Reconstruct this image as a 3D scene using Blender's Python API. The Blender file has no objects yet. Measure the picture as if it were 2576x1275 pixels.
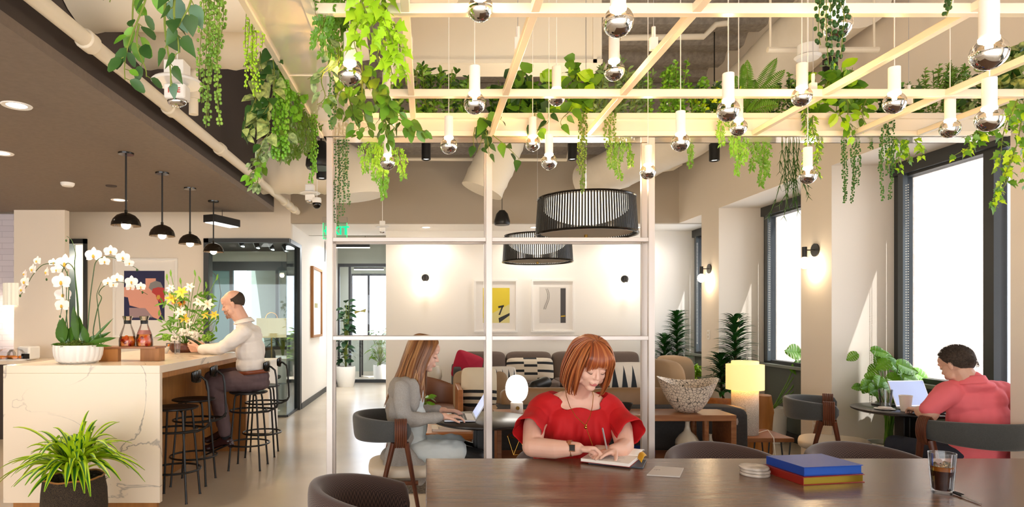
import bpy, bmesh, math, random
from mathutils import Vector, Matrix, Euler, noise
PI = math.pi
C = bpy.context.scene.collection
scene = bpy.context.scene
random.seed(7)
V = Vector

# ------------------------------------------------------------------ camera, sky, sun, exposure
F = 1600.0; HX = 1075.0; HY = 800.0; CZ = 1.42      # focal length and vanishing point in pixels of the 2576x1275 frame, eye height
cam_d = bpy.data.cameras.new('camera'); cam = bpy.data.objects.new('camera', cam_d); C.objects.link(cam)
cam.location = (0, 0, CZ); cam.rotation_euler = (PI/2, 0, 0)
cam_d.sensor_fit = 'HORIZONTAL'; cam_d.sensor_width = 36; cam_d.lens = 36*F/2576
cam_d.shift_x = (1288-HX)/2576; cam_d.shift_y = (HY-637.5)/2576
cam_d.clip_start = 0.05; cam_d.clip_end = 200
scene.camera = cam
scene.view_settings.view_transform = 'Standard'; scene.view_settings.look = 'None'
scene.view_settings.gamma = 1.0; scene.view_settings.use_curve_mapping = False
scene.view_settings.exposure = 0.42
scene.cycles.max_bounces = 7; scene.cycles.diffuse_bounces = 4; scene.cycles.glossy_bounces = 4; scene.cycles.transmission_bounces = 6; scene.cycles.caustics_reflective = False; scene.cycles.caustics_refractive = False

world = bpy.data.worlds.new('sky'); scene.world = world; world.use_nodes = True
bg = world.node_tree.nodes['Background']
bg.inputs[0].default_value = (0.98, 0.99, 1.0, 1); bg.inputs[1].default_value = 4.0
sun_d = bpy.data.lights.new('sun', 'SUN'); sun_d.energy = 22.0; sun_d.angle = 0.009; sun_d.color = (1, .95, .87)
sun = bpy.data.objects.new('sun', sun_d); C.objects.link(sun)
SUN_DIR = V((-.30, .42, -.85)).normalized()
sun.rotation_euler = SUN_DIR.to_track_quat('-Z', 'Y').to_euler(); sun.location = (8, -4, 12)

def P(px, py, Y):
    "world point seen at pixel (px,py) of the frame at distance Y"
    return V(((px-HX)*Y/F, Y, CZ+(HY-py)*Y/F))
def lamp(name, kind, loc, energy, color=(1,.75,.45), size=.03, parent=None, spot=None, rot=None):
    d = bpy.data.lights.new(name, kind); d.energy = energy; d.color = color
    if kind in ('POINT','SPOT'): d.shadow_soft_size = size
    if kind == 'SPOT': d.spot_size = spot or 1.6; d.spot_blend = .6
    if kind == 'AREA': d.shape='DISK'; d.size = size
    o = bpy.data.objects.new(name, d); C.objects.link(o); o.location = loc
    if rot: o.rotation_euler = rot
    if parent: o.parent = parent
    return o

# ------------------------------------------------------------------ materials
def hx(h):
    h = h.lstrip('#'); v = [int(h[i:i+2],16)/255 for i in (0,2,4)]
    return tuple((c/12.92 if c <= .04045 else ((c+.055)/1.055)**2.4) for c in v)+(1,)
MATS = {}
def mat(name, col, rough=.5, metal=0, col2=None, scale=8, bump=0, bscale=60, stretch=(1,1,1), spec=None, trans=0, ior=1.45,
        emis=None, estr=0, alpha=1, contrast=.5, detail=4, coords='Object', sheen=0, subs=0, kind='noise', dist=0, coat=0):
    m = bpy.data.materials.new(name); m.use_nodes = True; nt = m.node_tree; N = nt.nodes; L = nt.links
    b = N['Principled BSDF']
    c1 = hx(col) if isinstance(col, str) else col
    b.inputs['Base Color'].default_value = c1; b.inputs['Roughness'].default_value = rough; b.inputs['Metallic'].default_value = metal
    if spec is not None: b.inputs['Specular IOR Level'].default_value = spec
    b.inputs['Transmission Weight'].default_value = trans; b.inputs['IOR'].default_value = ior; b.inputs['Alpha'].default_value = alpha
    if sheen: b.inputs['Sheen Weight'].default_value = sheen
    if coat: b.inputs['Coat Weight'].default_value = coat; b.inputs['Coat Roughness'].default_value = .05
    if subs: b.inputs['Subsurface Weight'].default_value = subs; b.inputs['Subsurface Radius'].default_value = (.02,.008,.004)
    if emis: b.inputs['Emission Color'].default_value = hx(emis); b.inputs['Emission Strength'].default_value = estr
    if col2 or bump:
        tc = N.new('ShaderNodeTexCoord'); mp = N.new('ShaderNodeMapping'); mp.inputs['Scale'].default_value = stretch
        L.new(tc.outputs[coords], mp.inputs[0])
    if col2:
        if kind == 'noise':
            t = N.new('ShaderNodeTexNoise'); t.inputs['Scale'].default_value = scale; t.inputs['Detail'].default_value = detail; t.inputs['Distortion'].default_value = dist; out = t.outputs['Fac']
        elif kind == 'wave':
            t = N.new('ShaderNodeTexWave'); t.inputs['Scale'].default_value = scale; t.inputs['Distortion'].default_value = dist or 4; t.inputs['Detail'].default_value = detail; t.bands_direction = 'Y'; out = t.outputs['Fac']
        elif kind == 'voronoi':
            t = N.new('ShaderNodeTexVoronoi'); t.feature = 'DISTANCE_TO_EDGE'; t.inputs['Scale'].default_value = scale; out = t.outputs['Distance']
        L.new(mp.outputs[0], t.inputs['Vector'])
        r = N.new('ShaderNodeValToRGB'); r.color_ramp.elements[0].position = .5-contrast/2; r.color_ramp.elements[1].position = .5+contrast/2
        if kind == 'voronoi': r.color_ramp.elements[0].position = 0.02; r.color_ramp.elements[1].position = contrast*.2
        r.color_ramp.elements[0].color = hx(col2) if kind == 'voronoi' else c1
        r.color_ramp.elements[1].color = c1 if kind == 'voronoi' else hx(col2)
        L.new(out, r.inputs[0]); L.new(r.outputs[0], b.inputs['Base Color'])
    if bump:
        t = N.new('ShaderNodeTexNoise'); t.inputs['Scale'].default_value = bscale; t.inputs['Detail'].default_value = 3
        L.new(mp.outputs[0], t.inputs['Vector'])
        bp = N.new('ShaderNodeBump'); bp.inputs['Strength'].default_value = min(1,bump); bp.inputs['Distance'].default_value = .01
        L.new(t.outputs['Fac'], bp.inputs['Height']); L.new(bp.outputs[0], b.inputs['Normal'])
    MATS[name] = m; return m
def emit(name, col, s):
    m = bpy.data.materials.new(name); m.use_nodes = True; nt = m.node_tree; nt.nodes.clear()
    e = nt.nodes.new('ShaderNodeEmission'); o = nt.nodes.new('ShaderNodeOutputMaterial')
    e.inputs[0].default_value = hx(col); e.inputs[1].default_value = s; nt.links.new(e.outputs[0], o.inputs[0]); return m
def thin_glass(name, tint='ffffff', refl=.08):
    m = bpy.data.materials.new(name); m.use_nodes = True; nt = m.node_tree; nt.nodes.clear(); N = nt.nodes; L = nt.links
    t = N.new('ShaderNodeBsdfTransparent'); t.inputs[0].default_value = hx(tint)
    g = N.new('ShaderNodeBsdfGlossy'); g.inputs['Roughness'].default_value = .02
    fr = N.new('ShaderNodeFresnel'); fr.inputs[0].default_value = 1.4
    mu = N.new('ShaderNodeMath'); mu.operation = 'MULTIPLY_ADD'; mu.inputs[1].default_value = .8; mu.inputs[2].default_value = refl*.2
    x = N.new('ShaderNodeMixShader'); o = N.new('ShaderNodeOutputMaterial')
    L.new(fr.outputs[0], mu.inputs[0]); L.new(mu.outputs[0], x.inputs[0]); L.new(t.outputs[0], x.inputs[1]); L.new(g.outputs[0], x.inputs[2]); L.new(x.outputs[0], o.inputs[0]); return m
def herringbone(name, c1, c2, s=190):
    "zigzag weave in object space"
    m = mat(name, c1, .85, sheen=.3); nt = m.node_tree; N = nt.nodes; L = nt.links; b = N['Principled BSDF']
    tc = N.new('ShaderNodeTexCoord'); sp = N.new('ShaderNodeSeparateXYZ'); L.new(tc.outputs['UV'], sp.inputs[0])
    def mth(op, a, bb=None, c=None):
        n = N.new('ShaderNodeMath'); n.operation = op
        for i, v in enumerate((a, bb, c)):
            if v is None: continue
            if isinstance(v, (int, float)): n.inputs[i].default_value = v
            else: L.new(v, n.inputs[i])
        return n.outputs[0]
    zz = mth('PINGPONG', sp.outputs[0], 1/s*3.0)
    st = mth('ADD', sp.outputs[1], zz)
    sn = mth('SINE', mth('MULTIPLY', st, 2*PI*s/3.0))
    r = N.new('ShaderNodeValToRGB'); r.color_ramp.elements[0].color = hx(c1); r.color_ramp.elements[1].color = hx(c2)
    r.color_ramp.elements[0].position = .35; r.color_ramp.elements[1].position = .65
    L.new(mth('MULTIPLY_ADD', sn, .5, .5), r.inputs[0]); L.new(r.outputs[0], b.inputs['Base Color'])
    return m

m_wall = mat('wall_paint', 'ece1d2', .75, bump=.04, bscale=150)
m_wallw = mat('wall_paint_white', 'f3efe9', .75, bump=.03, bscale=150)
m_grey = mat('bulkhead_paint', 'b3a694', .8, bump=.05, bscale=120)
m_dark = mat('dark_ceiling_paint', '837569', .8, col2='7b6d61', scale=30)
m_fascia = mat('dark_brown_and_fascia_shade', '463c37', .8)  # fascia shade darkened into the soffit colour; plain dark brown on the other parts
m_floor = mat('polished_concrete', 'd6c7b2', .22, col2='c3b49f', scale=1.3, detail=8, contrast=.6, bump=.02, bscale=6)
m_ceil = mat('sprayed_concrete', 'aea59b', .95, col2='8c857d', scale=24, bump=1, bscale=26)
m_duct = mat('white_duct_paint', 'efe4cf', .55, bump=.15, bscale=5)
m_plast = mat('wrapped_duct', 'eee6d8', .4, bump=.5, bscale=5, col2='ddd3c2', scale=3)
m_whitegloss = mat('white_powder_coat', 'f3e8d2', .22)
m_mirrorwhite = mat('high_gloss_white_panel', 'f1e7d4', .05, spec=1.0, coat=1)
m_steelw = mat('white_frame_metal', 'cfc6c0', .3, metal=.2)
m_black = mat('black_metal', '1d1c1c', .4, spec=.4)
m_blackgl = mat('black_gloss_enamel', '17130f', .15)
m_frame = mat('dark_window_frame', '35383a', .45)
m_base = mat('dark_baseboard', '3b3d3f', .5)
m_greygreen = mat('grey_green_panel', '6b7068', .6)
m_sill = mat('sill_grey', '8e9288', .5)
m_stucco = mat('sunlit_stucco', 'f6efe6', .95, col2='ecd9c8', scale=60, contrast=.2, bump=.25, bscale=70)
m_white = mat('white_plastic', 'f2efea', .4)
m_glass = thin_glass('clear_glass'); m_pane = thin_glass('window_pane', 'f8fbff', .05); m_tealglass = thin_glass('tinted_glass', 'dfe9ea', .1)
m_chrome = mat('mirror_chrome', 'dcdcdc', .04, metal=1)
m_gold = mat('brass', 'b98f45', .25, metal=1)
m_bulb = emit('lit_bulb', 'fff1d6', 14); m_fil = emit('bulb_filament', 'fff0d0', 60)
m_glow = emit('diffuser_glow', 'fff3dc', 2.6); m_strip = emit('led_strip', 'fffaf0', 4)
m_walnut = mat('walnut', '7c4a2c', .35, col2='9d6a43', scale=5, stretch=(1,9,9), detail=6, contrast=.5)
m_walnutd = mat('dark_walnut', '4c2415', .35, col2='693a24', scale=5, stretch=(6,6,1), detail=6)
m_oak = mat('oak', 'b0783f', .45, col2='94602f', scale=4, stretch=(6,6,1), detail=6)
m_orangewood = mat('warm_bench_wood', 'b8743a', .35, col2='9c5b2a', scale=4, stretch=(1,8,8))
m_tabletop = mat('smoked_wood_tabletop', '5e4534', .24, col2='7c5f4a', scale=3.2, stretch=(1,8,6), detail=8, contrast=.6, dist=1.2, bump=.03, bscale=40)
m_blacktable = mat('black_stained_table', '2b2624', .28)
m_greyfab = mat('grey_wool', '4a4b4a', .9, col2='3c3d3d', scale=200, sheen=.3, bump=.2, bscale=400)
m_hb = herringbone('brown_herringbone', '2f211e', '5d463e')
m_leather = mat('brown_leather', '7a4c31', .4, bump=.1, bscale=100)
m_tan = mat('tan_leather', '8f6c4b', .45, col2='80603f', scale=5, bump=.15, bscale=30)
m_tansuede = mat('tan_upholstery', 'a68a6b', .8)
m_sofa = mat('taupe_sofa_fabric', '76675f', .9, col2='6b5d56', scale=90, bump=.2, bscale=250)
m_sofad = mat('charcoal_sofa_fabric', '3d3a39', .9, col2='343130', scale=60, bump=.2, bscale=250)
m_cream = mat('cream_upholstery', 'ded2c0', .8)
m_red = mat('red_crepe', 'b8060e', .75, bump=.04, bscale=25)
m_crimson = mat('crimson_cushion', 'a30b30', .8)
m_blue = mat('cobalt_cloth', '123f9a', .45); m_bluegrey = mat('dusk_blue_cover', '4d5488', .4)
m_paper = mat('paper_pages', 'efe6dc', .7); m_yellow = mat('yellow_cover', 'd9a11a', .5)
m_goldgilt = mat('gilt_pages', 'a88a2c', .3, metal=.8); m_redcover = mat('dark_red_cover', '8c1c10', .45)
m_ceramic = mat('glazed_ceramic', 'c9bfae', .3); m_clay = mat('raw_clay', 'a3957d', .75)
m_speck = mat('speckled_stoneware', 'd8cfc3', .6, col2='a39a8f', scale=260, contrast=.2, detail=1)
m_crackle = mat('crackle_glaze', 'dccbb8', .35, col2='241c18', scale=42, kind='voronoi', contrast=.35)
m_marble = mat('marble', 'efe1cc', .18)
m_skin = mat('fair_skin', 'e0a488', .5, col2='d38f75', scale=14, contrast=.8, subs=.08)
m_skinp = mat('pale_skin', 'e3b7a2', .5, col2='dba890', scale=14, contrast=.8, subs=.08)
m_skint = mat('tanned_skin', 'deb29c', .5, col2='d09f88', scale=14, contrast=.8, subs=.05)
m_stubble = mat('stubble','9c6e55',.8); m_lips = mat('lips', 'b9585a', .4); m_lash = mat('lash_brown', '3a2015', .6); m_eye = mat('eye_white', 'e8e0da', .2); m_iris = mat('iris', '33251c', .2)
m_hair_red = mat('copper_hair', '8c4420', .38)
m_hair_red2 = mat('copper_hair_light', 'ad6638', .35); m_hair_red3 = mat('copper_hair_deep', '6c3218', .42)
m_hair_lt = mat('light_brown_hair', '86552f', .4)
m_hair_lt2 = mat('light_brown_hair_bright', 'a5774a', .38); m_hair_lt3 = mat('light_brown_hair_deep', '6d4529', .45)
m_hair_dk = mat('dark_short_hair', '41301f', .7, col2='2b2019', scale=80)
m_hair_gr = mat('greying_hair', '55463b', .75, col2='2e241f', scale=90, bump=.6, bscale=200)
m_shirt = mat('white_cotton_shirt', 'ece3da', .75, bump=.1, bscale=12)
m_coral = mat('coral_polo', 'ee727a', .8, bump=.08, bscale=14)
m_cardi = mat('heather_grey_knit', 'aaa59f', .9, col2='96918b', scale=160, bump=.2, bscale=200)
m_lightblue = mat('pale_blue_blouse', 'cfd6d6', .8); m_trouser = mat('plum_grey_chino', '5f4c4f', .85, bump=.08, bscale=20)
m_trouser2 = mat('shaded_chino', '41343a', .85); m_denim = mat('dark_denim', '2c3140', .85)
m_shoe = mat('oxblood_leather', '35191a', .25); m_belt = mat('belt_leather', '7a3b20', .4); m_sock = mat('dark_sock', '1c1b20', .9)
m_alu = mat('aluminium', 'c8c8cc', .3, metal=.8); m_screen = mat('laptop_screen', '10121a', .1, emis='aab4d8', estr=.9)
m_key = mat('keys', '4a3c2c', .5)
m_soil = mat('moss_and_soil', '5f7a1c', .95, col2='47501a', scale=60, bump=1, bscale=80)
m_darksoil = mat('coir_mulch', '4b4038', .95, col2='2c251f', scale=60, bump=1, bscale=80)
m_basket = mat('black_woven_basket', '1e1a18', .85, col2='5c4a38', scale=240, contrast=.25, detail=1, bump=1, bscale=240, stretch=(1,1,1.6))
def leafmat(name, a, b, sc=14, rough=.4):
    m = mat(name, a, rough, col2=b, scale=sc, contrast=.5, detail=2)
    bs = m.node_tree.nodes['Principled BSDF']; bs.inputs['Subsurface Weight'].default_value = 0
    return m
g_mid = leafmat('leaf_mid_green', '4a7a1c', '6c9a28'); g_dark = leafmat('leaf_dark_green', '21421a', '3a5f22'); g_lime = leafmat('leaf_lime', '8cc41a', 'b6d92c')
g_olive = leafmat('leaf_olive', '4b6a1c', '6f8a2c'); g_bright = leafmat('leaf_bright', '5a961c', '82b82c'); g_pearl = leafmat('pearl_green', '557f22', '86a83a')
g_sage = leafmat('leaf_sage', '5a7a3c', '86a060'); g_deep = leafmat('leaf_deep', '16301a', '284a28'); g_blue = leafmat('leaf_blue_green', '42634a', '6f8f70')
g_stripe = leafmat('leaf_striped', '2a4a1a', 'c4d07a', 45); g_yellow = leafmat('leaf_yellow_edge', 'c6dc22', '9cc71f')
g_vein = leafmat('leaf_veined', '33501c', 'b5c98a', 60)
m_stem = mat('vine_stem', '6d7a2a', .7); m_brownstem = mat('brown_stem', '4e3a20', .8)
g_darkpearl = leafmat('dark_pearl', '24501c', '3f7a26')

# ------------------------------------------------------------------ mesh building
def frame_from(d):
    d = d.normalized(); a = V((0,0,1)) if abs(d.z) < .9 else V((1,0,0))
    x = d.cross(a).normalized(); return x, d.cross(x).normalized()
class MB:
    def __init__(s): s.v = []; s.f = []; s.m = []; s.uv = {}
    def add(s, vs, fs, mi=0):
        o = len(s.v); s.v += [V(q) for q in vs]
        for f in fs: s.f.append(tuple(i+o for i in f)); s.m.append(mi)
        return o
    def box(s, c, size, rot=None, mi=0):
        hx_, hy, hz = size[0]/2, size[1]/2, size[2]/2
        vs = [V((x*hx_, y*hy, z*hz)) for x in (-1,1) for y in (-1,1) for z in (-1,1)]
        if rot is not None:
            R = rot if isinstance(rot, Matrix) else Euler(rot).to_matrix()
            vs = [R @ q for q in vs]
        c = V(c)
        s.add([q+c for q in vs], [(0,1,3,2),(4,6,7,5),(0,4,5,1),(2,3,7,6),(0,2,6,4),(1,5,7,3)], mi); return s
    def bb(s, x0,x1,y0,y1,z0,z1, mi=0): return s.box(((x0+x1)/2,(y0+y1)/2,(z0+z1)/2),(abs(x1-x0),abs(y1-y0),abs(z1-z0)), None, mi)
    def tube(s, pts, r, seg=8, mi=0, flat=None, cap=True, closed=False):
        pts = [V(q) for q in pts]; n = len(pts); rr = r if isinstance(r, (list,tuple)) else [r]*n
        o = len(s.v); px = None
        for i, q in enumerate(pts):
            if closed: d = pts[(i+1)%n]-pts[i-1]
            else: d = pts[min(i+1,n-1)]-pts[max(i-1,0)]
            if d.length < 1e-9: d = V((0,0,1))
            d.normalize()
            if px is None: x, y = frame_from(d)
            else:
                x = px-d*px.dot(d)
                if x.length < 1e-6: x, y = frame_from(d)
                x.normalize(); y = d.cross(x)
            px = x
            for k in range(seg):
                a = 2*PI*k/seg; s.v.append(q+x*math.cos(a)*rr[i]+y*math.sin(a)*rr[i]*(flat or 1))
        for i in range(n if closed else n-1):
            j = (i+1)%n
            for k in range(seg): s.f.append((o+i*seg+k, o+i*seg+(k+1)%seg, o+j*seg+(k+1)%seg, o+j*seg+k)); s.m.append(mi)
        if cap and not closed:
            s.f.append(tuple(o+k for k in reversed(range(seg)))); s.m.append(mi)
            s.f.append(tuple(o+(n-1)*seg+k for k in range(seg))); s.m.append(mi)
        return s
    def lathe(s, prof, c=(0,0,0), seg=24, mi=0, sx=1, sy=1, fn=None, mis=None):
        "prof = [(r,z)...]; closes the poles when r is 0"
        o = len(s.v); c = V(c); n = len(prof)
        for r, z in prof:
            for k in range(seg):
                a = 2*PI*k/seg; rr = r*(fn(a, z) if fn else 1)
                s.v.append(c+V((rr*math.cos(a)*sx, rr*math.sin(a)*sy, z)))
        for i in range(n-1):
            for k in range(seg):
                s.f.append((o+i*seg+k, o+i*seg+(k+1)%seg, o+(i+1)*seg+(k+1)%seg, o+(i+1)*seg+k)); s.m.append(mis[i] if mis else mi)
        if prof[0][0] > 0 and not fn: s.f.append(tuple(o+k for k in reversed(range(seg)))); s.m.append(mis[0] if mis else mi)
        if prof[-1][0] > 0 and not fn: s.f.append(tuple(o+(n-1)*seg+k for k in range(seg))); s.m.append(mis[-1] if mis else mi)
        return s
    def open_lathe(s, prof, c=(0,0,0), seg=24, mi=0, fn=None):
        return s.lathe(prof, c, seg, mi, fn=fn or (lambda a, z: 1))
    def ell(s, c, r, rot=None, seg=16, rings=10, mi=0):
        c = V(c); r = r if isinstance(r, (tuple,list)) else (r,r,r); o = len(s.v)
        R = None if rot is None else (rot if isinstance(rot, Matrix) else Euler(rot).to_matrix())
        def pt(t, a):
            q = V((r[0]*math.sin(t)*math.cos(a), r[1]*math.sin(t)*math.sin(a), r[2]*math.cos(t)))
            return (R @ q if R else q)+c
        s.v.append(pt(0,0))
        for i in range(1, rings):
            for k in range(seg): s.v.append(pt(PI*i/rings, 2*PI*k/seg))
        s.v.append(pt(PI,0)); e = len(s.v)-1
        for k in range(seg):
            s.f.append((o, o+1+k, o+1+(k+1)%seg)); s.m.append(mi)
            b = o+1+(rings-2)*seg; s.f.append((e, b+(k+1)%seg, b+k)); s.m.append(mi)
        for i in range(rings-2):
            for k in range(seg):
                a = o+1+i*seg; s.f.append((a+k, a+seg+k, a+seg+(k+1)%seg, a+(k+1)%seg)); s.m.append(mi)
        return s
    def cap(s, p0, p1, r0, r1=None, seg=12, mi=0):
        "tapered capsule"
        p0 = V(p0); p1 = V(p1); r1 = r0 if r1 is None else r1; d = p1-p0
        if d.length < 1e-6: return s.ell(p0, r0, mi=mi)
        d.normalize(); pts = []; rr = []
        for t in (85,60,30): pts.append(p0-d*r0*math.sin(math.radians(t))); rr.append(r0*math.cos(math.radians(t)))
        pts += [p0, p1]; rr += [r0, r1]
        for t in (30,60,85): pts.append(p1+d*r1*math.sin(math.radians(t))); rr.append(r1*math.cos(math.radians(t)))
        return s.tube(pts, rr, seg, mi)
    def grid(s, fn, nu, nv, mi=0, uv=None):
        "surface from fn(u,v), u,v in 0..1"
        o = len(s.v)
        for i in range(nu+1):
            for j in range(nv+1): s.v.append(V(fn(i/nu, j/nv)))
        for i in range(nu):
            for j in range(nv):
                f = (o+i*(nv+1)+j, o+(i+1)*(nv+1)+j, o+(i+1)*(nv+1)+j+1, o+i*(nv+1)+j+1)
                if uv: s.uv[len(s.f)] = [(uv[0]*a, uv[1]*b) for a, b in ((i/nu,j/nv),((i+1)/nu,j/nv),((i+1)/nu,(j+1)/nv),(i/nu,(j+1)/nv))]
                s.f.append(f); s.m.append(mi)
        return s
    def leaf(s, p, d, n, L, W, mi=0, droop=.2, kind='oval', fold=.15):
        "one blade: base p, direction d, face normal n"
        d = d.normalized(); x = d.cross(n)
        if x.length < 1e-5: x, _ = frame_from(d)
        x.normalize(); n = x.cross(d).normalized()
        prof = {'oval': ((.0,.06),(.25,.85),(.55,1.0),(.82,.6),(1,.02)), 'heart': ((-.06,.35),(.12,.98),(.38,1.0),(.72,.52),(1,.02)),
                'blade': ((0,.3),(.25,.8),(.5,1),(.8,.6),(1,.03)), 'ivy': ((-.05,.25),(.1,.95),(.3,.6),(.42,.95),(.62,.42),(1,.03)),
                'round': ((0,.2),(.2,.8),(.5,1.05),(.8,.8),(1,.25)), 'needle': ((0,.6),(.5,1),(1,.1))}[kind]
        vs = []; fs = []
        for i, (t, w) in enumerate(prof):
            c = p+d*L*t-V((0,0,1))*droop*L*t*t
            vs += [c-x*W/2*w+n*fold*W*w*.5, c, c+x*W/2*w+n*fold*W*w*.5]
        for i in range(len(prof)-1):
            a = i*3; fs += [(a,a+1,a+4,a+3),(a+1,a+2,a+5,a+4)]
        s.add(vs, fs, mi); return s
    def xf(s, M, start=0):
        for i in range(start, len(s.v)): s.v[i] = M @ s.v[i]
        return s
    def mesh(s, name, mats, smooth=True, sharp=None):
        me = bpy.data.meshes.new(name); me.from_pydata([tuple(q) for q in s.v], [], s.f)
        for m in (mats if isinstance(mats, (list,tuple)) else [mats]): me.materials.append(m)
        me.polygons.foreach_set('material_index', s.m)
        if s.uv:
            ul = me.uv_layers.new(name='uv')
            for fi, uvs in s.uv.items():
                p = me.polygons[fi]
                for k, li in enumerate(p.loop_indices): ul.data[li].uv = uvs[k]
        if smooth:
            me.polygons.foreach_set('use_smooth', [True]*len(me.polygons))
            me.update()
            try: me.set_sharp_from_angle(angle=math.radians(40 if sharp is None else sharp))
            except Exception: pass
        me.update(); return me
def thing(name, label, cat, loc=(0,0,0), rz=0, group=None):
    o = bpy.data.objects.new(name, None); C.objects.link(o); o.empty_display_size = .1
    o.location = loc; o.rotation_euler = (0,0,rz); tag(o, label, cat, group); return o
def tag(o, label=None, cat=None, group=None, kind=None):
    if label: o['label'] = label
    if cat: o['category'] = cat
    if group: o['group'] = group
    if kind: o['kind'] = kind
    return o
def part(name, mb, mats, parent=None, world=False, bevel=0, smooth=True, label=None, sub=0, sharp=None):
    if world and parent is not None:
        l = V(parent.location); p = parent
        while p.parent: p = p.parent; l = l+V(p.location)
        for i in range(len(mb.v)): mb.v[i] = mb.v[i]-l
    me = mb.mesh(name, mats, smooth, sharp); o = bpy.data.objects.new(name, me); C.objects.link(o)
    if parent is not None: o.parent = parent
    if bevel:
        b = o.modifiers.new('bevel', 'BEVEL'); b.width = bevel; b.segments = 2; b.limit_method = 'ANGLE'; b.angle_limit = math.radians(35)
    if sub: u = o.modifiers.new('sub', 'SUBSURF'); u.levels = sub; u.render_levels = sub
    if label: o['label'] = label
    return o
def struct(name, mb, mats, **k):
    o = part(name, mb, mats, **k)
    if o.parent is None: o['kind'] = 'structure'
    return o
def single(name, mb, mats, label, cat, group=None, **k):
    "a thing that is one mesh, with its origin at its base"
    lo = V((min(q.x for q in mb.v)+max(q.x for q in mb.v), min(q.y for q in mb.v)+max(q.y for q in mb.v), 2*min(q.z for q in mb.v)))/2
    for i in range(len(mb.v)): mb.v[i] = mb.v[i]-lo
    o = part(name, mb, mats, **k); o.location = lo; tag(o, label, cat, group); return o
def copy_tree(o, parent=None):
    c = o.copy(); C.objects.link(c)
    if parent is not None: c.parent = parent
    for ch in [q for q in bpy.data.objects if q.parent == o]: copy_tree(ch, c)
    return c
def dup(o, loc, rz=0, label=None, group=None):
    c = copy_tree(o); c.location = loc; c.rotation_euler = (0,0,rz)
    if label: c['label'] = label
    if group: c['group'] = group
    return c
def blobby(name, mb, voxel, m, parent, smooth=4, disp=None, world=True, label=None):
    "fuse overlapping solids into one continuous skin"
    if world:
        l = V(parent.location)
        for i in range(len(mb.v)): mb.v[i] = mb.v[i]-l
    me = mb.mesh(name+'_src', m, True); t = bpy.data.objects.new('tmp', me); C.objects.link(t)
    r = t.modifiers.new('r', 'REMESH'); r.mode = 'VOXEL'; r.voxel_size = voxel; r.use_smooth_shade = True
    if smooth: q = t.modifiers.new('s', 'SMOOTH'); q.factor = .5; q.iterations = smooth
    dg = bpy.context.evaluated_depsgraph_get(); dg.update()
    out = bpy.data.meshes.new_from_object(t.evaluated_get(dg)); out.name = name
    bpy.data.objects.remove(t); bpy.data.meshes.remove(me)
    if disp:
        l = V(parent.location) if world else V((0,0,0))
        nr = [v.normal.copy() for v in out.vertices]
        for v, n in zip(out.vertices, nr): v.co = v.co+n*disp(v.co+l)
    out.materials.clear(); out.materials.append(m)
    out.polygons.foreach_set('use_smooth', [True]*len(out.polygons)); out.update()
    o = bpy.data.objects.new(name, out); C.objects.link(o); o.parent = parent
    if label: o['label'] = label
    return o
def rr(a, b): return random.uniform(a, b)
# ------------------------------------------------------------------ the setting
YB, YW, XW, XO = 9.17, 9.98, 3.63, 4.24
struct('floor', MB().bb(-7.2,4.4,-3,19,-.12,0), m_floor, smooth=False)
def ribs(u, v):
    y = -3+u*12.17; x = -1.96+v*6.3
    return (x, y, 4.6+.05*math.tanh(4*math.sin(y*2*PI/.5)))
struct('ceiling', MB().grid(ribs, 260, 2).bb(-1.97,4.35,-3,9.3,4.67,4.75), m_ceil)
sf = struct('ceiling_dark_soffit', MB().bb(-7.2,-1.966,-3,8.15,2.78,2.84), m_dark, smooth=False)
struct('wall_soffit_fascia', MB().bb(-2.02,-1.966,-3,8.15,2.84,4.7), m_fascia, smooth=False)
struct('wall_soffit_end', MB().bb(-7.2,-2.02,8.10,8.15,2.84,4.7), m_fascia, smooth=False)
struct('ceiling_upper_left', MB().bb(-7.2,-1.97,8.15,9.3,4.6,4.7), m_ceil, smooth=False)
struct('wall_back', MB().bb(-.65,4.3,YW,YW+.12,0,2.85), m_wallw, smooth=False)
struct('wall_bulkhead', MB().bb(-1.97,4.3,YB,YB+.1,2.79,4.7), m_grey, smooth=False)
struct('ceiling_lowered', MB().bb(-1.97,4.3,YB+.1,YW,2.79,2.85).bb(-1.97,-.65,YW,10.6,2.79,2.85), m_wallw, smooth=False)
struct('ceiling_hall', MB().bb(-1.97,-.65,10.6,14,3.15,3.2).bb(-1.97,-.65,10.55,10.6,2.79,3.2), m_grey, smooth=False)
# wall behind the island with doorway and glass opening
b = MB(); y0, y1 = YB, YB+.12
b.bb(-7.2,-5.17,y0,y1,0,4.7); b.bb(-5.17,-4.92,y0,y1,2.53,4.7); b.bb(-4.92,-3.17,y0,y1,0,4.7); b.bb(-3.17,-1.97,y0,y1,2.56,4.7)
struct('wall_kitchen', b, m_wall, smooth=False)
struct('wall_hall_left', MB().bb(-2.09,-1.97,9.92,14,0,3.2).bb(-2.09,-1.97,YB+.12,9.92,2.56,3.2), m_wallw, smooth=False)
struct('baseboard_hall_left', MB().bb(-1.97,-1.955,9.92,14,0,.09), m_base, smooth=False)
struct('wall_hall_right', MB().bb(-.65,-.53,YW+.12,14,0,3.2), m_wallw, smooth=False)
m_gg = mat('hall_grey_green_paint', '9fa59b', .8)
struct('wall_hall_end', MB().bb(-2.1,-.5,14,14.1,2.62,3.2), m_gg, smooth=False)
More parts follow.
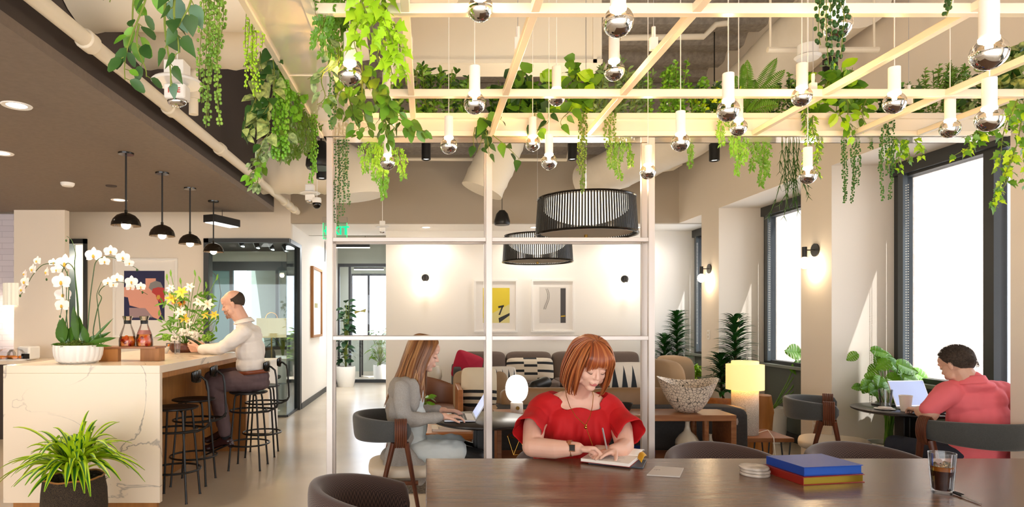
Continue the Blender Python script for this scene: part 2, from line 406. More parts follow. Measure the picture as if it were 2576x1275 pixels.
# office beyond the hall
struct('wall_office', MB().bb(-4,-2.05,17,17.1,0,3.1).bb(-2.05,0,17,17.1,0,.92).bb(-2.05,0,17,17.1,2.6,3.1).bb(-4,-3.9,14.1,17,0,3.1).bb(.3,.4,14.1,17,0,3.1).bb(0,.4,17,17.1,0,3.1), m_gg, smooth=False)
struct('ceiling_office', MB().bb(-4,.4,14.1,17.1,3.1,3.2), m_grey, smooth=False)
w = struct('window_5', MB().bb(-2.05,0,16.98,17.02,.92,.97).bb(-2.05,0,16.98,17.02,2.55,2.6).bb(-2.05,-2.0,16.98,17.02,.97,2.55).bb(-1.6,-1.54,16.98,17.02,.97,2.55).bb(-.05,0,16.98,17.02,.97,2.55), m_frame, smooth=False)
part('pane', MB().bb(-2.0,-.05,16.995,17.005,.97,2.55), m_pane, w, smooth=False)
# hall glass partition and door
d = struct('door_1', MB().bb(-1.97,-.65,14,14.06,2.55,2.62).bb(-1.97,-1.93,14,14.06,0,2.55).bb(-1.735,-1.68,14,14.06,0,2.55).bb(-.70,-.65,14,14.06,0,2.55).bb(-1.68,-.70,14,14.06,0,.07).bb(-1.93,-1.735,14,14.06,0,.07), m_frame, smooth=False)
part('glass_panel', MB().bb(-1.68,-.70,14.02,14.03,.07,2.55), m_pane, d, smooth=False)
part('glass_panel', MB().bb(-1.93,-1.735,14.02,14.03,.07,2.55), m_pane, d, smooth=False)
em = MB()
for sx in (-1,1): em.add([(-1.48,14.0,1.58),(-1.48+sx*.13,14.0,1.58+.03+.02*sx),(-1.48+sx*.12,14.0,1.58-.055+.02*sx),(-1.48,14.0,1.56)], [(0,1,2,3)])
part('door_emblem', em, mat('olive_decal','8e8442',.5), d, smooth=False, label='olive bow-tie shaped decal')
struct('wall_sky_blocker', MB().bb(-7.2,4.4,-3.1,-3,2.55,4.75), m_wallw, smooth=False)  # unseen upper wall added behind the camera to keep sky light off the ceiling
# glass meeting room left of the hall
struct('wall_meeting_room', MB().bb(-6.2,-3.74,12.2,12.3,0,2.36), mat('teal_paint','6f9698',.7), smooth=False)
struct('wall_meeting_room_back', MB().bb(-6.2,-1.97,12.2,12.3,2.5,2.9).bb(-3.74,-2.09,12.2,12.3,0,.86), m_wall, smooth=False)
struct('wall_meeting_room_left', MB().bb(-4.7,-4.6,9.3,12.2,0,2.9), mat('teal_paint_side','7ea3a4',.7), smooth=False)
struct('ceiling_meeting_room', MB().bb(-6.2,-2.09,YB+.12,12.3,2.7,2.75), m_fascia, smooth=False)
w = struct('window_4', MB().bb(-6.0,-2.09,12.15,12.2,2.33,2.5).bb(-3.78,-3.72,12.15,12.2,.86,2.33).bb(-2.9,-2.84,12.15,12.2,.86,2.33).bb(-2.14,-2.09,12.15,12.2,.86,2.33).bb(-3.74,-2.09,12.12,12.2,.82,.88), m_frame, smooth=False)
part('pane', MB().bb(-3.72,-2.14,12.17,12.18,.88,2.33), m_pane, w, smooth=False)
d = struct('window_6', MB().bb(-3.20,-3.13,YB-.08,YB+.1,0,2.56).bb(-3.20,-1.97,YB-.08,YB-.02,2.50,2.56).bb(-2.02,-1.965,YB-.02,9.95,2.50,2.56).bb(-2.05,-1.965,9.82,9.95,0,2.5).bb(-3.13,-2.02,YB-.07,YB-.04,0,.03).bb(-2.03,-2.0,YB-.04,9.82,0,.03), m_frame, smooth=False)
part('pane', MB().bb(-3.13,-2.025,YB-.06,YB-.05,.03,2.5), m_tealglass, d, smooth=False)
part('pane', MB().bb(-2.02,-2.01,YB-.06,9.82,.03,2.5), m_tealglass, d, smooth=False)
# doorway behind the island
d = struct('door_2', MB().bb(-5.19,-5.15,YB-.03,YB+.14,0,2.56).bb(-4.95,-4.90,YB-.03,YB+.14,0,2.56).bb(-5.19,-4.90,YB-.03,YB+.14,2.49,2.56), m_frame, smooth=False)
struct('wall_passage', MB().bb(-6.2,-4.7,10.6,10.7,0,2.9), m_wall, smooth=False)
struct('ceiling_passage', MB().bb(-6.3,-4.7,9.3,10.7,2.75,2.8), m_wall, smooth=False)
lamp('passage_light','POINT',(-5.05,9.95,2.3),60,(1,.9,.75),.1)
# kitchen
struct('wall_left', MB().bb(-7.2,-7.1,-3,10.7,0,4.3), m_wall, smooth=False)
b = MB(); b.bb(-7.1,-5.2,8.3,8.4,0,2.78)
mt = mat('lavender_tile','d9d3dc',.25); nt = mt.node_tree
br = nt.nodes.new('ShaderNodeTexBrick'); tc = nt.nodes.new('ShaderNodeTexCoord'); mp = nt.nodes.new('ShaderNodeMapping'); mp.inputs['Rotation'].default_value = (PI/2,0,0)
nt.links.new(tc.outputs['Object'], mp.inputs[0]); nt.links.new(mp.outputs[0], br.inputs['Vector']); br.inputs['Scale'].default_value = 1
br.inputs['Brick Width'].default_value = .3; br.inputs['Row Height'].default_value = .075; br.inputs['Mortar Size'].default_value = .003
br.inputs['Color1'].default_value = hx('dcd6df'); br.inputs['Color2'].default_value = hx('d5cfd9'); br.inputs['Mortar'].default_value = hx('bfb8c4')
nt.links.new(br.outputs['Color'], nt.nodes['Principled BSDF'].inputs['Base Color'])
struct('wall_tile', b, mt, smooth=False)
struct('trim_kitchen_column', MB().bb(-5.2,-4.56,8.0,8.10,0,2.78), m_wall, smooth=False)

# right wall: piers, header, sills, windows, exterior fins
piers = [(-3,-1.0),(1.27,1.74),(3.49,3.96),(5.71,6.18),(7.92,8.42)]
names = ['window_9','window_8','window_3','window_2','window_1']
b = MB()
for a, c in piers: b.bb(XW,4.3,a,c,0,2.79)
b.bb(XW,4.3,-3,YB,2.79,4.7)
struct('wall_right', b, m_wall, smooth=False)
ops = [(-1.0,1.27),(1.74,3.49),(3.96,5.71),(6.18,7.92),(8.42,9.98)]
b = MB(); s_ = MB(); bsb = MB()
for a, c in ops:
    b.bb(4.2,4.3,a,c,0,.84); s_.bb(4.12,4.3,a,c,.84,.87); bsb.bb(4.18,4.2,a,c,0,.1)
struct('wall_right_dado', b, m_greygreen, smooth=False); struct('trim_window_sill', s_, m_sill, smooth=False); struct('baseboard_right', bsb, m_base, smooth=False)
m_bead = mat('bead_chain','e8e4dc',.3)
for (a, c), nm in zip(ops, names):
    f = MB(); x0, x1 = 4.19, 4.29; mid = (a+c)/2
    f.bb(x0,x1,a,a+.07,.87,2.77).bb(x0,x1,c-.09,c,.87,2.77).bb(x0,x1,a+.07,c-.09,2.66,2.77).bb(x0,x1,a+.07,c-.09,.87,.91)
    f.bb(x0,x1,mid-.13,mid-.04,.91,2.66).bb(x0-.04,x0,a,c,2.68,2.79)
    w = struct(nm, f, m_frame, smooth=False)
    part('pane', MB().bb(4.24,4.245,a+.07,c-.09,.91,2.66), m_pane, w, smooth=False)
    part('blind_track', MB().bb(4.15,4.19,c-.16,c-.10,.9,2.68).bb(4.15,4.19,a+.02,a+.07,.9,2.68), mat('charcoal_track','4b5256',.4), w, smooth=False)
    ch = MB(); 
    for k in range(70):
        z = 1.05+k*.022
        ch.ell((4.14,c-.21,z),.005,seg=5,rings=4).ell((4.14,c-.235,z),.005,seg=5,rings=4)
    ch.tube([(4.14,c-.2225+.0125*math.cos(t*PI/6),1.05+.0125*math.sin(t*PI/6)-.01) for t in range(6,13)], .004, 5)
    part('bead_chain', ch, m_bead, w)
b = MB()
for a, c in piers[1:]: b.bb(4.33,5.12,a-.02,c+.02,-2,4.6)
b.bb(4.31,4.37,-3,10.1,2.8,5.2)
struct('trim_exterior_fins', b, m_stucco, smooth=False)
b = MB().bb(4.33,4.36,-3,10.1,-1,.85); struct('wall_exterior', b, m_stucco, smooth=False)
# far beam and ceiling services
struct('trim_concrete_beam', MB().bb(-1.96,XW,8.55,8.95,3.72,4.58), m_ceil, smooth=False)

def spiral(name, pts, r, label, m=None, rib=None, seg=28, grp=None, cat='duct'):
    "round duct along a polyline, with seams"
    P_ = [V(q) for q in pts]; out = []; rad = []
    L = 0; ds = []
    for i in range(len(P_)-1):
        n = max(2, int((P_[i+1]-P_[i]).length/.05))
        for k in range(n): out.append(P_[i].lerp(P_[i+1], k/n))
    out.append(P_[-1])
    for it in range(3): out = [out[0]]+[(out[i-1]+out[i]*2+out[i+1])/4 for i in range(1,len(out)-1)]+[out[-1]]
    for i in range(len(out)):
        k = i % (rib or 12); rad.append(r*(1.03 if k == 0 else 1.0)+(.012*noise.noise(out[i]*3) if m is m_plast else 0))
    return single(name, MB().tube(out, rad, seg), m or m_duct, label, cat, grp)
spiral('round_duct', [(-1.96,3.62,3.42),(-.6,3.62,3.42),(.1,3.66,3.6)], .34, 'nearer fat white round duct crossing above the hanging vines at top left')
spiral('round_duct', [(-1.96,4.36,3.48),(-.9,4.36,3.48),(-.45,4.38,3.55)], .33, 'second white round duct behind the nearer one at top left')
spiral('round_duct', [(-1.96,7.55,3.22),(-1.15,7.55,3.22),(-.92,7.58,3.14),(-.84,7.6,2.98),(-.83,7.6,2.86)], .32, 'ridged white duct above the exit sign, ending in a rounded cap', rib=3)
spiral('round_duct', [P(1275,330,8.2),P(1250,400,8.2),P(1222,455,8.2),P(1212,480,8.2)], .27, 'white duct elbow dropping behind the middle post', rib=3)
spiral('wrapped_duct', [P(1480,455,8.75),P(1560,420,8.2),P(1730,345,7.4),P(1880,225,6.4),P(2030,85,5.4),P(2150,-20,4.75)], .265, 'big crinkled white wrapped duct rising diagonally to the upper right', m_plast)
single('duct_box', MB().box(P(1672,402,8.3),(.32,.3,.26),(0,-.15,0)).box(P(1640,425,8.3),(.2,.3,.16),(0,-.15,0)), m_duct, 'small white box duct at the foot of the diagonal duct', 'duct', bevel=.01)
# large rectangular duct
t = thing('rectangular_duct', 'large smooth white rectangular duct panel above the middle of the grid', 'duct', (.54,5.14,3.42))
b = MB().bb(-.30,1.375,5.0,5.28,3.42,4.55); part('duct_body', b, m_duct, t, world=True, bevel=.01)
b = MB().bb(1.30,1.33,4.985,5.0,3.42,4.5).bb(-.31,-.27,4.985,5.0,3.42,4.5).bb(-.3,1.375,4.985,5.0,3.42,3.45)
part('flange', b, m_duct, t, world=True)
# pipes
t = thing('sprinkler_pipe', 'long cream sprinkler pipe running along the dark soffit edge', 'pipe', (-1.84,4.5,2.9))
part('pipe', MB().tube([(-1.84,1.2,2.92),(-1.84,9.0,2.92)], .042, 16), m_duct, t, world=True)
for y in (2.85,3.45,4.55,5.65,6.9,8.2,8.5,8.8): part('coupling', MB().tube([(-1.84,y-.045,2.92),(-1.84,y+.045,2.92)], .055, 16), m_duct, t, world=True, bevel=.006)
single('drop_pipe', MB().tube([P(487,288,4.55),P(487,100,4.55)], .033, 12).tube([P(487,250,4.55),P(487,232,4.55)], .045, 12), m_duct, 'short vertical cream pipe rising from the sprinkler pipe beside the fire strobe', 'pipe')
single('vertical_pipe', MB().tube([P(980,230,4.7),P(980,-140,4.7)], .03, 12), m_duct, 'vertical cream pipe behind the lime ivy', 'pipe')
single('conduit', MB().tube([P(1560,95,6.0),P(1770,92,6.0),P(1800,62,6.0),P(1830,58,6.0)], .028, 10), m_duct, 'white conduit run on the rough ceiling right of the rectangular duct', 'pipe')
single('conduit', MB().tube([P(960,400,8.5),P(1425,402,8.5),P(1432,380,8.5)], .022, 8), m_duct, 'thin white conduit along the bulkhead top below the concrete beam', 'pipe')
# fire strobe on its bracket
def strobe_box(name, px, py, Y, s, label, drop):
    c = P(px,py,Y); t = thing(name, label, 'alarm', c)
    part('back_box', MB().box((0,0,.09*s),(.12*s,.12*s,.13*s)), m_white, t, bevel=.004)
    part('mounting_plate', MB().lathe([(0,.02*s),(.14*s,.025*s),(.15*s,.035*s),(.14*s,.045*s),(0,.05*s)], seg=28), m_white, t)
    part('alarm_body', MB().box((0,0,-.03*s),(.13*s,.1*s,.09*s)), m_white, t, bevel=.012*s)
    part('strobe_lens', MB().ell((0,0,-.08*s),(.06*s,.045*s,.035*s)), m_chrome, t)
    if drop: part('suspension_rod', MB().tube([(0,0,.15*s),(0,0,drop)], .004), m_white, t)
    return t
def text(name, s, size, loc, rot, m, parent, ext=.0006, align='CENTER'):
    cu = bpy.data.curves.new(name, 'FONT'); cu.body = s; cu.size = size; cu.align_x = align; cu.align_y = 'CENTER'; cu.extrude = ext; cu.offset = size*.022
    t = bpy.data.objects.new(name+'_c', cu); C.objects.link(t); bpy.context.view_layer.update()
    me = bpy.data.meshes.new_from_object(t.evaluated_get(bpy.context.evaluated_depsgraph_get())); bpy.data.objects.remove(t)
    me.materials.clear(); me.materials.append(m); o = bpy.data.objects.new(name, me); C.objects.link(o)
    o.location = loc; o.rotation_euler = rot; o.parent = parent; return o
t = strobe_box('fire_strobe', 446, 222, 3.9, 1.0, 'white ceiling fire alarm strobe marked FIRE beside the sprinkler pipe', .34)
text('fire_lettering', 'FIRE', .042, (0,-.0515,-.03), (PI/2,0,0), mat('alarm_red','c2362a',.5), t)
strobe_box('ceiling_device', 780, 492, 6.9, .75, 'small white sensor box hanging left of the security camera', .9)
strobe_box('ceiling_device', 962, 574, 8.3, .6, 'small white beacon box on a rod right of the exit sign', 1.5)
t = thing('security_camera', 'black dome security camera on a small white base near the corridor', 'camera', P(797,512,6.8))
part('camera_base', MB().lathe([(0,0),(.045,0),(.05,.03),(.045,.06),(0,.06)]), m_white, t)
part('dome', MB().ell((0,0,-.005),(.048,.048,.05)), m_blackgl, t)
part('cable', MB().tube([(0,0,.06),(.005,0,.3),(0,0,.7)], .003, 5), m_white, t)
# exit sign
c = P(843,577,7.9); t = thing('exit_sign', 'green lit EXIT sign with left arrow, hanging behind the left frame post', 'sign', c)
m_gr = emit('exit_green', '14ff84', 1.6); m_grd = mat('exit_clear_panel', '86b59b', .2, alpha=.5)
part('housing', MB().box((0,0,.115),(.31,.06,.07)), mat('sign_housing','8f8578',.4), t, bevel=.004)
part('sign_panel', MB().box((0,0,-.02),(.30,.012,.2)), m_grd, t)
part('lit_border', MB().box((-.148,-.008,-.02),(.006,.004,.2)).box((.148,-.008,-.02),(.006,.004,.2)).box((0,-.008,-.118),(.30,.004,.006)), m_gr, t)
text('sign_lettering', 'EXIT', .145, (.025,-.008,-.02), (PI/2,0,0), m_gr, t)
sa = MB(); sa.add([(-.14,-.009,-.02),(-.11,-.009,.01),(-.11,-.009,-.05)], [(0,1,2)]); part("sign_arrow", sa, m_gr, t, smooth=False)
part('suspension_rod', MB().tube([(0,0,.15),(0,0,1.2)], .008), m_white, t)
# speakers and cylinder spots
def spk(px, py, Y, r, h, label):
    t = thing('pendant_speaker', label, 'speaker', P(px,py,Y))
    part('speaker_body', MB().lathe([(0,0),(r*.9,0),(r,.02*h/.2),(r*.97,h*.3),(r*.72,h*.75),(r*.35,h*.98),(0,h)], seg=28), m_black, t)
    part('suspension_rod', MB().tube([(0,0,h),(0,0,4.66-P(px,py,Y).z)], .004), m_black, t)
spk(806,424,6.3,.145,.27,'large black bell shaped pendant speaker behind the left post')
spk(1263,566,8.55,.108,.2,'small black bell shaped pendant speaker right of the middle post')
def cyl(px, py0, py1, Y, label, on=False):
    a = P(px,py1,Y); h = (py1-py0)*Y/F; t = thing('cylinder_downlight', label, 'light', a, group=None)
    part('housing', MB().lathe([(.02,.02),(.05,0),(.055,.004),(.055,h),(0,h)], seg=20), m_black, t)
    part('lamp_lens', MB().lathe([(0,.012),(.036,.012)], seg=16), m_strip, t)
    part('suspension_rod', MB().tube([(0,0,h),(0,0,4.66-a.z)], .006), m_black, t)
cyl(1072,362,402,7.6,'short black cylinder downlight above the gap between left and middle post')
cyl(1440,360,402,7.6,'short black cylinder downlight above the large drum pendant')
cyl(1797,362,405,7.0,'short black cylinder downlight right of the right frame post')
cyl(809,425,450,6.6,'black cylinder downlight beneath the large bell speaker, lighting the ridged duct')
cyl(2088,150,200,5.2,'black cylinder downlight above the foliage at upper right')
t = thing('hung_rail', 'white sprinkler rail hung on two rods above the grid at right', 'pipe', P(2070,125,4.6))
part('rail', MB().tube([(-.40,0,0),(.40,0,0)], .02, 8), m_duct, t)
part('hanger_rod', MB().tube([(-.38,0,0),(-.38,0,.8)], .008, 6), m_duct, t); part('hanger_rod', MB().tube([(.37,0,0),(.37,0,.8)], .008, 6), m_duct, t)
t = thing('ceiling_sensor', 'round white sensor disc under a can behind the upper right bulbs', 'sensor', P(2032,150,4.4))
part('sensor_disc', MB().lathe([(0,0),(.07,.004),(.085,.02),(.07,.03),(0,.03)]), m_white, t); part('sensor_can', MB().lathe([(.065,.03),(.065,.10),(0,.10)]), m_white, t)
part('suspension_rod', MB().tube([(0,0,.1),(0,0,1.0)], .006), m_white, t)
# recessed cans in the dark ceiling
can = None
for (px, py, s, lab) in ((42,265,.09,'large recessed downlight nearest in the dark ceiling at far left'),(4,385,.08,'recessed downlight cut by the left edge of the dark ceiling'),(300,503,.07,'recessed downlight beside the first pendant rod')):
    Y = F*1.36/(HY-py); loc = (P(px,py,Y).x, Y, 2.78)
    if can is None:
        can = thing('recessed_downlight', lab, 'light', loc, group='recessed downlights in the dark ceiling')
        part('trim_ring', MB().lathe([(.06,-.002),(.085,-.006),(.09,0),(.06,0)], seg=28, fn=lambda a,z:1), m_wallw, can); part('lamp_lens', MB().lathe([(0,-.0015),(.06,-.0015)], seg=24), m_strip, can)
    else: dup(can, loc, 0, lab)
    lamp('downlight_beam','SPOT',(loc[0],loc[1],2.76),55,(1,.82,.6),.06,spot=2.2)
for px, lab in ((1072,'recessed downlight in the lowered ceiling left of the middle post'),(1345,'recessed downlight in the lowered ceiling left of the drum pendants'),(1600,'recessed downlight in the lowered ceiling by the right post')):
    Y = F*1.37/(HY-572); dup(can, (P(px,572,Y).x, Y, 2.79), 0, lab, 'recessed downlights in the lowered ceiling')
    lamp('wall_wash','SPOT',(P(px,572,Y).x,Y,2.77),27,(1,.90,.78),.06,spot=2.9)
t = single('smoke_detector', MB().lathe([(0,-.035),(.05,-.035),(.062,-.02),(.065,0),(0,0)]), m_white, 'round white smoke detector on the dark ceiling', 'smoke detector'); t.location = P(170,460,6.4); t.location.z = 2.745
t = single('ceiling_disc', MB().lathe([(0,-.012),(.05,-.01),(.055,0),(0,0)]), m_fascia, 'small dark round cover on the dark ceiling', 'cover'); t.location = (P(280,467,6.53).x,6.53,2.768)
# linear light box
t = thing('linear_pendant', 'short black box light with glowing underside hanging beside the last dome pendant', 'light', P(559,566,8.0), 0)
R = Euler((0,0,-.35)).to_matrix()
part('light_housing', MB().box((0,0,.05),(.17,.5,.09),R), m_black, t); part('diffuser', MB().box((0,0,.002),(.14,.47,.006),R), m_strip, t); part('suspension_rod', MB().tube([(0,0,.09),(0,0,1.2)], .004), m_black, t)
c = P(887,620,12.6); t = thing('linear_pendant', 'long black bar light with glowing underside in the corridor', 'light', c)
part('light_housing', MB().box((0,0,.03),(.68,.08,.09)), m_black, t); part('diffuser', MB().box((0,0,-.022),(.68,.07,.012)), m_strip, t)
part('suspension_rod', MB().tube([(-.25,0,.07),(-.25,0,3.15-c.z)], .004), m_black, t); part('suspension_rod', MB().tube([(.25,0,.07),(.25,0,3.15-c.z)], .004), m_black, t)
lamp('hall_light','AREA',(-1.3,12,2.75),45,(.93,.97,1),.7); lamp('meeting_light','AREA',(-3.4,10.8,2.65),35,(1,.9,.78),.8); lamp('office_light','AREA',(-1.3,15.5,2.9),40,(.9,.95,1),.8)
t = thing('office_pendant', 'thin glowing bar light in the office behind the corridor glass', 'light', P(928,678,15.0)); part('light_housing', MB().box((0,0,.03),(.7,.06,.03)), m_black, t); part('diffuser', MB().box((0,0,0),(.7,.05,.02)), m_strip, t)
part('suspension_rod', MB().tube([(0,0,.04),(0,0,.53)], .004), m_black, t)
# track heads in meeting room
t = thing('track_light', 'black track with five spot heads in the glass meeting room', 'light', (-2.55,10.4,2.66))
part('track', MB().tube([(-.42,-.5,.03),(.35,.55,.03)], .018, 6), m_black, t)
for k in range(5):
    f = k/4; q = V((-.38+.7*f, -.45+.95*f, 0)); h = part('spot_head', MB().tube([q+V((0,0,-.02)), q+V((.05,-.04,-.12))], .042, 14), m_black, t)
    part('lamp_lens', MB().ell(q+V((.052,-.042,-.121)),(.034,.034,.008),Euler((.4,.4,0)).to_matrix()), m_strip, h)
# ------------------------------------------------------------------ white metal screen, planters and grid
TZ0, TZ1 = 2.47, 2.60          # planter bottom and top
PX = (-.585, .34, 1.283)
t = thing('frame_screen', 'white metal open frame screen of three double posts carrying the far planter', 'frame', (.36,3.76,0))
for x in PX:
    for y in (3.70, 3.82): part('post', MB().bb(x,x+.036,y-.015,y+.015,0,TZ0-.002), m_steelw, t, world=True, bevel=.002)
for z in (1.876, 1.304):
    for a, c in ((PX[0]+.036,PX[1]),(PX[1]+.036,PX[2])):
        for y in (3.70,3.82): part('rail', MB().bb(a,c,y-.012,y+.012,z-.012,z+.012), m_steelw, t, world=True, bevel=.002)
    for x in PX: part('cross_tie', MB().bb(x+.008,x+.028,3.715,3.805,z-.01,z+.01), m_steelw, t, world=True)
t = thing('planter_trough', 'long white metal planter trough running across above the frame screen', 'planter', (1.4,3.75,TZ0))
b = MB().bb(-.60,3.36,3.68,3.82,TZ0,TZ0+.008).bb(-.60,3.36,3.68,3.69,TZ0,TZ1).bb(-.60,3.36,3.81,3.82,TZ0,TZ1).bb(-.60,-.59,3.69,3.81,TZ0,TZ1).bb(3.35,3.36,3.69,3.81,TZ0,TZ1)
part('trough_shell', b, m_mirrorwhite, t, world=True)
part('rim', MB().bb(-.38,3.36,3.655,3.685,TZ1-.03,TZ1).bb(-.38,3.36,3.66,3.68,TZ0,TZ0+.03), m_whitegloss, t, world=True, bevel=.002)
part('soil', MB().bb(-.58,3.34,3.70,3.80,TZ1-.04,TZ1-.015), m_darksoil, t, world=True)
t = thing('planter_trough', 'wide white glossy planter trough running towards the viewer at left', 'planter', (-.5,2.2,TZ0))
b = MB().bb(-.612,-.40,.7,3.67,TZ0,TZ0+.008).bb(-.612,-.602,.7,3.67,TZ0,TZ1).bb(-.41,-.40,.7,3.67,TZ0,TZ1).bb(-.61,-.40,.7,.71,TZ0,TZ1)
part('trough_shell', b, m_mirrorwhite, t, world=True)
b = MB().bb(-.618,-.598,.7,3.67,TZ0-.012,TZ0+.01).bb(-.414,-.385,.7,3.66,TZ0-.012,TZ0+.02)
for y in (1.4,2.05,2.75,3.4): b.bb(-.60,-.41,y-.0015,y+.0015,TZ0-.004,TZ0)
part('rim', b, m_whitegloss, t, world=True)
part('soil', MB().bb(-.60,-.42,.72,3.65,TZ1-.04,TZ1-.015), m_darksoil, t, world=True)
for x, y in ((-.5,1.0),(-.5,3.0)): part('hanger_rod', MB().tube([(x,y,TZ1-.03),(x,y,4.56)], .005, 6), m_white, t, world=True)
GX = (-.075,.37,.925,1.88,2.46,2.83); GY = (3.02,2.2,1.45); GZ = 2.485
t = thing('hanging_grid', 'white metal square-bar grid hung at planter height with long bars and cross bars', 'grid', (1.5,2.2,GZ))
for x in GX: part('long_bar', MB().bb(x-.015,x+.015,.7,3.655,GZ-.015,GZ+.015), m_whitegloss, t, world=True, bevel=.002)
for y in GY: part('cross_bar', MB().bb(-.384,3.3,y-.016,y+.016,GZ-.018,GZ+.018), m_whitegloss, t, world=True, bevel=.002)
for x, y in ((-.075,2.6),(.37,2.6),(.925,2.6),(1.88,2.3),(1.88,3.1),(2.46,2.4),(2.46,3.25)):
    h = part('hanging_cable', MB().tube([(x,y,GZ+.1),(x,y,4.57)], .0015, 5), m_alu, t, world=True)
    part('cable_clamp', MB().box((0,0,0),(.03,.02,.05)).tube([(0,0,.02),(0,0,.07)], .008, 6).xf(Matrix.Translation((x,y,GZ+.055))), m_white, h, world=True)

# ------------------------------------------------------------------ half-mirror bulbs on white sockets
BULBS = [ # centre px, py, diameter px, cylinder top py, label
(880,187,61,69,'large half-mirrored globe on a white socket over the left planter rim, beside the lime ivy'),
(1208,22,65,-70,'half-mirrored globe cut by the top edge, left of the centre'),
(1555,55,76,-60,'large half-mirrored globe directly above another, upper one of the pair at top centre'),
(1545,177,52,92,'half-mirrored globe directly under the largest central one, lower one of the pair'),
(1194,260,55,160,'half-mirrored globe on a white socket before the far planter rim, left of centre'),
(1400,244,45,157,'half-mirrored globe before the heart-leaved plants on the far planter'),
(972,251,41,175,'half-mirrored globe half hidden by the round-leaved vine'),
(1129,366,43,285,'half-mirrored globe below the far planter between the left and middle posts'),
(1340,361,37,297,'smallest half-mirrored globe, next to the heart-leaved vine right of the middle post'),
(975,408,39,330,'half-mirrored globe in front of the hanging fern left of centre'),
(1381,407,40,335,'lowest half-mirrored globe between the middle post and the large drum pendant'),
(1630,432,38,365,'half-mirrored globe in front of the right frame post'),
(1712,358,46,276,'half-mirrored globe just right of the right frame post'),
(1832,278,55,180,'half-mirrored globe before the tall fern fronds, the front one of two'),
(1858,321,42,245,'half-mirrored globe just below and behind the one at the fern fronds'),
(2017,243,49,155,'half-mirrored globe under the round ceiling sensor'),
(2250,259,53,175,'half-mirrored globe at right centre over a long grid bar'),
(2488,135,81,12,'largest half-mirrored globe, near the upper right corner'),
(2489,300,61,205,'half-mirrored globe directly beneath the largest one at the right'),
(2390,324,46,240,'half-mirrored globe left of the lower right one, above the window'),
(2107,65,68,-40,'half-mirrored globe partly covered by a dark string of pearls at the top'),
(2032,442,42,375,'lowest half-mirrored globe at right, beside the dark staghorn strands')]
m_bglass = thin_glass('bulb_glass', 'fff6e8', .1)
proto = None
for i, (px, py, d, ct, lab) in enumerate(BULBS):
    Y = min(.088*F/d, 3.62); c = P(px, py, Y); r = .044
    h = max(.1, (py-d/2-ct)*Y/F); h = .105 if ct < 0 else min(h, .13)
    if proto is None:
        proto = thing('pendant_bulb', lab, 'pendant light', c, group='half-mirrored globe pendants')
        prof = [(r*math.sin(a), r*math.cos(a)) for a in [math.radians(q) for q in range(22, 91, 8)]]
        part('glass_globe', MB().lathe(prof, seg=28, fn=lambda a,z:1), m_bglass, proto)
        prof = [(r*1.002*math.sin(a), r*1.002*math.cos(a)) for a in [math.radians(q) for q in range(90, 180, 8)]]+[(0,-r)]
        part('mirrored_base', MB().lathe(prof, seg=28, fn=lambda a,z:1), m_chrome, proto)
        part('filament', MB().ell((0,0,.018),(.009,.009,.013),seg=10,rings=8), m_fil, proto)
        part('collar', MB().lathe([(.024,.034),(.024,.043),(0,.043)], seg=20, fn=lambda a,z:1).lathe([(.012,.026),(.02,.043)],seg=14), m_bulb, proto)
        part('socket', MB().lathe([(0,.043),(.0225,.043),(.0225,.148),(.02,.15),(0,.15)], seg=24), m_white, proto)
        part('cord', MB().tube([(0,0,.15),(0,0,1.95)], .0022, 6), m_white, proto)
        o = proto
    else: o = dup(proto, c, 0, lab)
    lamp('bulb_light','POINT',(c.x,c.y,c.z+.012),5.4,(1,.56,.18),.012)

# ------------------------------------------------------------------ foliage
def vine_path(p, L, sway=.03, out=None, n=10):
    pts = []; o = V((0,0,0)) if out is None else V(out); ph = rr(0,6); ph2 = rr(0,6)
    for i in range(n+1):
        t = i/n; pts.append(V(p)+o*min(1,t*4)*1+V((sway*math.sin(t*3+ph)*t, sway*math.cos(t*2.3+ph2)*t, -L*t)))
    return pts
def along(pts, t):
    f = t*(len(pts)-1); i = min(int(f), len(pts)-2); return pts[i].lerp(pts[i+1], f-i)
def rdir(zlo=-.6, zhi=.6):
    a = rr(0, 2*PI); return V((math.cos(a), math.sin(a), rr(zlo, zhi))).normalized()
NPL = [0]
def plant(name, label, cat, loc, group, parts):
    t = thing(name, label, cat, loc, group=group)
    for nm, mb, m in parts:
        if mb.v: part(nm, mb, m, t, world=True)
    return t
def pearls(label, x0, x1, ptop, pbots, Y, m=None, r=.006, twin=True, gap=.018, name='string_of_pearls', dY=.05):
    "strands of beads between image columns x0..x1 hanging down to the given image rows"
    fo, st = MB(), MB(); n = len(pbots)
    for i, pb in enumerate(pbots):
        x = x0+(x1-x0)*(i+.5)/n+rr(-2,2); y = Y+rr(-dY,dY); a = P(x, ptop, y); L = a.z-P(x, pb, y).z
        pts = vine_path(a, L, .012); st.tube(pts, .0012, 4)
        k = 0; s = 0
        while s < L:
            q = along(pts, s/L); k += 1
            for sg in ((-1,1) if twin else (1 if k%2 else -1,)):
                d = rdir(-.2,.2); q2 = q+d*r*1.4*sg; fo.ell(q2, (r*.8,r*.8,r)*1 if r else r, seg=6, rings=4)
            s += gap*rr(.7,1.3)
    return plant(name, label, 'hanging plant', P((x0+x1)/2, ptop, Y), 'hanging greenery', [('stem', st, m_stem), ('foliage', fo, m or g_pearl)])
